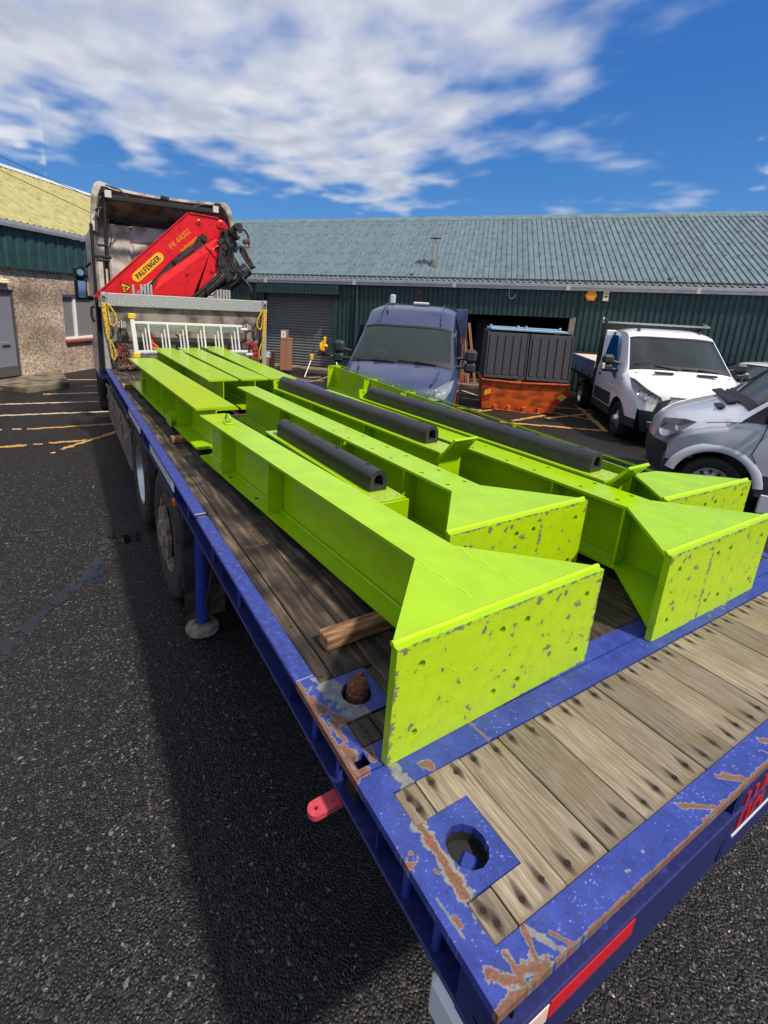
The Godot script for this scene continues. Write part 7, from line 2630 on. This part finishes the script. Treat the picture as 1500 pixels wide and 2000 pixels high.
		wn.prism([Vector2(0.15, 1.18), Vector2(1.5, 1.18), Vector2(1.5, 1.84), Vector2(0.80, 1.84)], Vector3(sd * (0.968 + 0.16 * 1.18), 0, 0), Vector3.BACK, Vector3(-sd * 0.16, 1, 0), Vector3(sd * 0.014, 0, 0))
		obj("side_window", wn, M.dark_glass, s, true)
		mirror_pod(s, Vector3(sd * 1.17, 1.36, 0.52), Vector3(0.22, 0.40, 0.16), Vector3(sd * 0.95, 1.30, 0.52))
		var ind := MB.new()
		ind.box(Vector3(sd * 1.24, 1.27, 0.43), Vector3(0.07, 0.10, 0.03), Basis(), 0.01)
		obj("mirror_indicator", ind, M.lamp_lens, s, true)
		var sk := MB.new()
		sk.box(Vector3(sd * 0.955, 0.22, 1.55), Vector3(0.04, 0.24, 2.1), Basis(), 0.012)
		obj("sill_panel", sk, M.van_silver, s, true)
	var bv := MB.new()
	bv.box(Vector3(-0.50, 1.275, -0.02), Vector3(0.34, 0.02, 0.08), Basis(Vector3.RIGHT, -0.25), 0.006)
	bv.box(Vector3(0.1, 1.345, 0.10), Vector3(1.3, 0.03, 0.12), Basis(Vector3.RIGHT, -0.3), 0.01)
	obj("scuttle", bv, M.black_pl, s, true)

	# white hatchback half hidden behind the tipper
	var c := thing("hatchback", "white hatchback half hidden behind the tipper's far side, only roof and side window showing", "car", Vector3(13.1, 0, -5.3), deg_to_rad(76.0))
	var r4 := [[-0.80, 0.25, 0.66, 0.0, 0.16, "b"], [-0.86, 0.45, 0.70, 0.0, 0.20, "b"], [-0.84, 0.58, 0.72, 0.0, 0.22, "p"], [-0.74, 0.74, 0.74, 0.03, 0.22, "p"], [-0.30, 0.90, 0.78, 0.06, 0.14, "p"], [0.15, 0.99, 0.80, 0.06, 0.10, "p"], [0.30, 1.02, 0.80, 0.05, 0.10, "w"], [1.02, 1.40, 0.64, 0.05, 0.08, "p"], [1.25, 1.45, 0.62, 0.06, 0.05, "p"], [1.8, 1.47, 0.61, 0.07, 0.0, "p"], [2.5, 1.42, 0.60, 0.07, 0.0, "p"], [2.75, 1.32, 0.62, 0.07, 0.0, "p"], [3.1, 0.98, 0.74, 0.04, 0.0, "p"], [3.15, 0.7, 0.78, 0.02, 0.0, "p"]]
	van_body(c, r4, M.car_white, {"sill": 0.22, "trim": 0.30, "belt": 0.92, "w": 0.86, "round": 0.14, "round_len": 0.6, "wheels": [[0.0, 0.30, 0.36], [2.5, 0.30, 0.36]]})
	van_screen(c, r4, 6, [])
	for sd in [-1.0, 1.0]:
		var wn := MB.new()
		wn.prism([Vector2(0.50, 0.97), Vector2(1.2, 0.95), Vector2(2.1, 1.02), Vector2(2.62, 1.14), Vector2(2.25, 1.30), Vector2(1.8, 1.38), Vector2(1.15, 1.385)], Vector3(sd * (0.868 + 0.42 * 0.95), 0, 0), Vector3.BACK, Vector3(-sd * 0.42, 1, 0), Vector3(sd * 0.012, 0, 0))
		obj("side_window", wn, M.dark_glass, c, true)
		for z in [0.0, 2.5]:
			road_wheel(c, Vector3(sd * 0.76, 0.30, z), sd, 0.30, 0)
		var mm := MB.new()
		mm.box(Vector3(sd * 0.98, 1.02, 0.72), Vector3(0.18, 0.14, 0.12), Basis(), 0.04)
		mm.tube([Vector3(sd * 0.98, 1.0, 0.72), Vector3(sd * 0.80, 0.97, 0.72)], 0.03, 8)
		obj("door_mirror", mm, M.lamp_lens, c, true)

# ---------------------------------------------------------------- skip
func skip_bin() -> void:
	var t := thing("waste_skip", "orange skip with two ribbed black lids and red and yellow corner stickers", "skip", Vector3(8.73, 0, -8.32))
	var ex := Vector3(0.7615, 0, 0.648)
	t.basis = Basis(ex, Vector3.UP, ex.cross(Vector3.UP))
	# local: x along the front, z towards the yard
	var b := MB.new()
	var bl := [Vector3(0.0, 0.02, 0), Vector3(1.635, 0.02, 0), Vector3(1.60, 0.02, -1.15), Vector3(0.02, 0.02, -1.15)]
	var tp := [Vector3(-0.06, 0.72, 0.02), Vector3(1.86, 0.72, 0.02), Vector3(1.86, 0.72, -1.30), Vector3(-0.06, 0.72, -1.30)]
	for i in 4:
		var j := (i + 1) % 4
		b.quad(bl[i], bl[j], tp[j], tp[i])
	b.quad(bl[3], bl[2], bl[1], bl[0])
	obj("skip_body", b, M.skip_orange, t, true)
	var rm := MB.new()
	rm.bar(Vector3(-0.09, 0.715, 0.035), Vector3(0.85, 0.695, 0.04), 0.07, 0.05, Vector3.UP, 0.012)
	rm.bar(Vector3(0.85, 0.695, 0.04), Vector3(1.92, 0.735, 0.035), 0.07, 0.05, Vector3.UP, 0.012)
	rm.bar(Vector3(-0.07, 0.715, 0.05), Vector3(-0.07, 0.715, -1.32), 0.06, 0.05, Vector3.UP, 0.012)
	rm.bar(Vector3(1.88, 0.725, 0.05), Vector3(1.88, 0.715, -1.32), 0.06, 0.05, Vector3.UP, 0.012)
	obj("rim", rm, M.skip_orange, t, true)
	for x in [0.30, 0.62, 0.97, 1.31]:
		var lg := MB.new()
		lg.box(Vector3(x, 0.065, 0.035), Vector3(0.085, 0.13, 0.06), Basis(), 0.006)
		obj("foot_bracket", lg, M.skip_orange, t, true)
	var rd := MB.new()
	rd.tube([Vector3(0.30, 0.03, 0.07), Vector3(0.62, 0.02, 0.07), Vector3(0.97, 0.0, 0.075), Vector3(1.33, 0.015, 0.07)], 0.012, 6)
	obj("foot_rod", rd, M.skip_orange, t, true)
	# enclosure: sides, back, frame
	var e := MB.new()
	e.prism([Vector2(0.02, 0.74), Vector2(-1.30, 0.74), Vector2(-1.30, 1.86), Vector2(-0.16, 1.86)], Vector3(-0.05, 0, 0), Vector3.BACK, Vector3.UP, Vector3(0.03, 0, 0))
	e.prism([Vector2(0.02, 0.74), Vector2(-1.30, 0.74), Vector2(-1.30, 1.86), Vector2(-0.16, 1.86)], Vector3(1.82, 0, 0), Vector3.BACK, Vector3.UP, Vector3(0.03, 0, 0))
	e.box(Vector3(0.9, 1.30, -1.29), Vector3(1.9, 1.12, 0.03))
	e.box(Vector3(0.9, 1.20, -0.09), Vector3(1.84, 0.9, 0.02), Basis(Vector3.RIGHT, -0.16))
	obj("enclosure", e, M.skip_black, t, true)
	var tpn := MB.new()
	tpn.box(Vector3(0.86, 1.90, -0.70), Vector3(1.72, 0.05, 1.1), Basis(), 0.01)
	tpn.box(Vector3(0.78, 1.95, -0.25), Vector3(1.60, 0.035, 0.05), Basis(), 0.008)
	for x in [0.0, 0.62, 0.80, 1.55]:
		tpn.box(Vector3(x, 1.955, -0.24), Vector3(0.05, 0.09, 0.06), Basis(), 0.008)
	obj("top_panel", tpn, M.skip_pale, t, true)
	for q in [[-0.06, 0.885], [0.905, 1.865]]:
		var lid := MB.new()
		var o := Vector3(q[0], 0.77, 0.045)
		var up := Vector3(0, 1.06, -0.17)
		var rt := Vector3(q[1] - q[0], 0, 0)
		var nrm := rt.cross(up).normalized()
		lid.box(o + rt * 0.5 + up * 0.5, Vector3(rt.length(), up.length(), 0.02), Basis(rt.normalized(), up.normalized(), nrm), 0.006)
		lid.box(o + rt * 0.5 + up * 0.035 + nrm * 0.014, Vector3(rt.length(), 0.07, 0.03), Basis(rt.normalized(), up.normalized(), nrm), 0.008)
		for f in [0.02, 0.98]:
			lid.box(o + rt * f + up * 0.5 + nrm * 0.014, Vector3(0.035, up.length(), 0.03), Basis(rt.normalized(), up.normalized(), nrm), 0.008)
		var lo := obj("lid", lid, M.skip_black, t, true)
		for k in 5:
			var rb := MB.new()
			var f := 0.125 + 0.1875 * k
			rb.prism([Vector2(-0.075, 0), Vector2(0.075, 0), Vector2(0.052, 0.032), Vector2(-0.052, 0.032)], o + rt * f + up * 0.085, rt.normalized(), nrm, up * 0.85)
			obj("lid_rib", rb, M.skip_black, lo, true)
	# chevron stickers
	for q in [[0.035, 0.14, 1.0], [1.555, 0.14, -1.0]]:
		var lean := 0.10 if q[2] < 0 else -0.012
		for k in 3:
			var m := MB.new()
			var y0 := 0.22 + 0.115 * k
			var x0: float = q[0] + lean * 0.9 * k
			var sk: float = 0.07 * q[2]
			m.quad(Vector3(x0, y0 - (sk if q[2] < 0 else 0.0) , 0.024 + 0.001 * k), Vector3(x0 + q[1], y0 + (sk if q[2] > 0 else 0.0), 0.024 + 0.001 * k), Vector3(x0 + q[1] + lean, y0 + 0.115 + (sk if q[2] > 0 else 0.0), 0.026 + 0.001 * k), Vector3(x0 + lean, y0 + 0.115 - (sk if q[2] < 0 else 0.0), 0.026 + 0.001 * k))
			obj("chevron_sticker", m, M.chev_yellow if k == 1 else M.chev_red, t, true)
	var dt := MB.new()
	dt.box(Vector3(1.27, 0.60, 0.03), Vector3(0.02, 0.10, 0.004), Basis(Vector3.BACK, -0.4))
	obj("scratch", dt, M.black_print, t, true)

# ---------------------------------------------------------------- small things in the yard
func yard_things() -> void:
	var up := 0.10
	var fx := Vector3(0.915, 0, 0.40).normalized()
	for q in [["tall upright cardboard box standing before the roller shutter", Vector3(6.30, up, -14.70), 0.38, 1.03, 0.26, false], ["small cardboard box with white label on top of the tall box", Vector3(6.24, 1.132, -14.72), 0.25, 0.235, 0.22, true], ["short cardboard box with white label beside the headboard's right post", Vector3(5.97, up, -15.28), 0.30, 0.54, 0.26, true]]:
		var t := thing("cardboard_box", q[0], "box", q[1], 0.0, "cardboard boxes at the shutter")
		t.rotation.y = -atan2(fx.z, fx.x)
		var m := MB.new()
		m.box(Vector3(0, q[3] * 0.5, 0), Vector3(q[2], q[3], q[4]), Basis(), 0.006)
		obj("carton", m, M.card, t, true)
		var tp := MB.new()
		tp.box(Vector3(0, q[3] * 0.5, q[4] * 0.5 + 0.001), Vector3(0.012, q[3] * 0.9, 0.002))
		tp.box(Vector3(0, q[3] - 0.05, q[4] * 0.5 + 0.0015), Vector3(q[2] * 0.92, 0.008, 0.002))
		obj("flap_seam", tp, M.flap, t, true)
		if q[5]:
			var lb := MB.new()
			var hh: float = 0.20 if q[3] < 0.3 else 0.17
			lb.box(Vector3(-0.03, q[3] - hh * 0.62, q[4] * 0.5 + 0.004), Vector3(0.15, hh, 0.003))
			var lo := obj("label", lb, M.paper, t, true)
			for k in 3:
				var ln := MB.new()
				ln.box(Vector3(-0.03, q[3] - hh * 0.62 + 0.04 - 0.04 * k, q[4] * 0.5 + 0.0065), Vector3(0.10 - 0.02 * k, 0.012, 0.002))
				obj("printed_line", ln, M.door_grey, lo, true)
	# mitre saw on its folding stand
	var s := thing("mitre_saw_stand", "yellow mitre saw on a folding stand with white legs beside the slate blue van", "saw stand", Vector3(7.1, 0, -13.65))
	var fd := Vector3(0.90, 0, 0.43)
	var sd := Vector3(-0.43, 0, 0.90)
	var o := Vector3(7.12, 0, -13.63)
	var bm := MB.new()
	bm.bar(o - fd * 0.42 + Vector3(0, 0.69, 0), o + fd * 0.52 + Vector3(0, 0.69, 0), 0.06, 0.05, Vector3.UP, 0.008)
	obj("beam", bm, M.steel, s)
	for e in [-1.0, 1.0]:
		var top: Vector3 = o + fd * (e * 0.38) + Vector3(0, 0.66, 0)
		var hb := MB.new()
		hb.box(top - Vector3(0, 0.05, 0), Vector3(0.12, 0.18, 0.10), Basis(fd, Vector3.UP, sd), 0.02)
		obj("leg_bracket", hb, M.saw_yellow, s)
		for k in [-1.0, 1.0]:
			var lg := MB.new()
			lg.tube([top - Vector3(0, 0.1, 0), o + fd * (e * 0.58) + sd * (k * 0.28) + Vector3(0, 0.01, 0)], 0.02, 8)
			obj("leg", lg, M.ladder if k > 0 else M.black_steel, s)
	var sw := MB.new()
	sw.box(o + Vector3(0, 0.745, 0), Vector3(0.44, 0.05, 0.30), Basis(fd, Vector3.UP, sd), 0.015)
	sw.lathe([[0.0, -0.02], [0.17, -0.02], [0.17, 0.02], [0.0, 0.02]], o + Vector3(0, 0.79, 0), Vector3.UP, 20)
	for e in [-1.0, 1.0]:
		sw.box(o + fd * (e * 0.26) + Vector3(0, 0.77, 0), Vector3(0.16, 0.03, 0.06), Basis(fd, Vector3.UP, sd), 0.008)
		sw.tube([o + fd * (e * 0.30) + Vector3(0, 0.74, 0), o + fd * (e * 0.34) + Vector3(0, 0.82, 0)], 0.02, 7)
	obj("saw_table", sw, M.black_steel, s)
	var sh := MB.new()
	sh.lathe([[0.0, -0.03], [0.10, -0.03], [0.13, -0.01], [0.13, 0.02], [0.0, 0.03]], o - fd * 0.06 + Vector3(0, 0.96, 0), fd + sd * 0.8, 20)
	sh.bar(o - fd * 0.02 + Vector3(0, 0.82, 0), o + fd * 0.02 + Vector3(0, 1.26, 0), 0.10, 0.07, Vector3.BACK, 0.02)
	sh.bar(o - fd * 0.14 + Vector3(0, 1.02, 0), o - fd * 0.02 + Vector3(0, 1.12, 0), 0.07, 0.06, Vector3.UP, 0.02)
	sh.box(o + fd * 0.05 + Vector3(0, 0.98, 0), Vector3(0.14, 0.10, 0.10), Basis(fd, Vector3.UP, sd), 0.03)
	obj("saw_head", sh, M.saw_yellow, s)
	var dr := MB.new()
	dr.box(Vector3(6.42, 0.60, -15.0), Vector3(0.05, 0.12, 0.05), Basis(Vector3.BACK, 0.4), 0.01)
	dr.tube([Vector3(6.42, 0.60, -15.0), Vector3(6.52, 0.58, -15.18), Vector3(6.58, 0.55, -15.4)], 0.02, 7)
	tag(obj("shutter_lock", dr, M.cap), "small yellow lock on the roller shutter beside the tall box", "lock")
	# hose lying on the yard, offcut, leaning timbers, overhead cables
	var h := MB.new()
	h.tube([Vector3(6.2, 0.02, -14.05), Vector3(6.05, 0.02, -13.6), Vector3(6.08, 0.02, -13.15), Vector3(6.2, 0.02, -12.72), Vector3(6.48, 0.02, -12.82), Vector3(6.9, 0.02, -13.2), Vector3(7.4, 0.02, -13.7)], 0.018, 7)
	h.tube([Vector3(6.1, 0.02, -13.75), Vector3(6.2, 0.02, -13.2), Vector3(6.35, 0.02, -12.85), Vector3(6.7, 0.02, -12.75)], 0.016, 7)
	tag(obj("air_hose", h, M.wood_raw), "tan hose lying on the ground between the saw stand and the lorry", "hose")
	var of := MB.new()
	of.bar(Vector3(6.42, 0.025, -13.44), Vector3(6.95, 0.025, -13.46), 0.05, 0.04, Vector3.UP, 0.004)
	tag(obj("timber_offcut", of, M.board), "grey timber offcut on the ground under the saw stand", "timber")
	var O := Vector3(8.16, 0, -14.70)
	var u := Vector3(0.669, 0, 0.743)
	var w := Vector3(-0.743, 0, 0.669)
	var k := 0
	var words := ["leftmost brown board leaning in the open bay behind the slate blue van", "second board from the left leaning in the open bay", "third board from the left leaning in the open bay", "fourth board from the left leaning in the open bay", "rightmost brown board leaning in the open bay beside the black skip lids"]
	for q in [[4.12, 4.40, 1.75, 0.0], [4.22, 4.47, 1.85, 0.06], [4.30, 4.53, 1.35, 0.10], [4.16, 4.58, 1.95, 0.02], [4.32, 4.74, 1.92, 0.12]]:
		var m := MB.new()
		m.bar(O + u * q[1] + w * (0.30 + q[3]) + Vector3(0, 0.10, 0), O + u * q[0] - w * (0.12 - q[3]) + Vector3(0, q[2], 0), 0.075, 0.022, w, 0.003)
		tag(obj("leaning_board", m, M.wood_raw if k % 2 else M.card), words[k], "board", "boards leaning in the open bay")
		k += 1
	var pot := MB.new()
	pot.lathe([[0.0, 0.0], [0.10, 0.0], [0.12, 0.30], [0.10, 0.32], [0.0, 0.32]], O + u * 4.28 + w * 0.42 + Vector3(0, 0.10, 0), Vector3.UP, 16)
	tag(obj("paint_drum", pot, M.sill), "dull red drum at the foot of the leaning boards", "drum")
	var wr := MB.new()
	var pa := []
	for i in 17:
		var s2 := i / 16.0
		pa.append(Vector3(lerpf(-6.0, 8.0, s2), lerpf(7.75, 3.9, s2) - 1.0 * sin(PI * s2) * 0.5, -18.0 - 3.0 * s2))
	wr.tube(pa, 0.010, 5)
	tag(obj("overhead_cable", wr, M.black_pl), "upper thin overhead cable crossing above the mossy roof", "cable")
	var wr2 := MB.new()
	wr2.tube([Vector3(-6.0, 7.0, -18), Vector3(-1.4, 5.50, -18), Vector3(2.0, 4.4, -19.0)], 0.010, 5)
	tag(obj("overhead_cable", wr2, M.black_pl), "lower overhead cable dipping behind the mossy roof at the left edge", "cable")
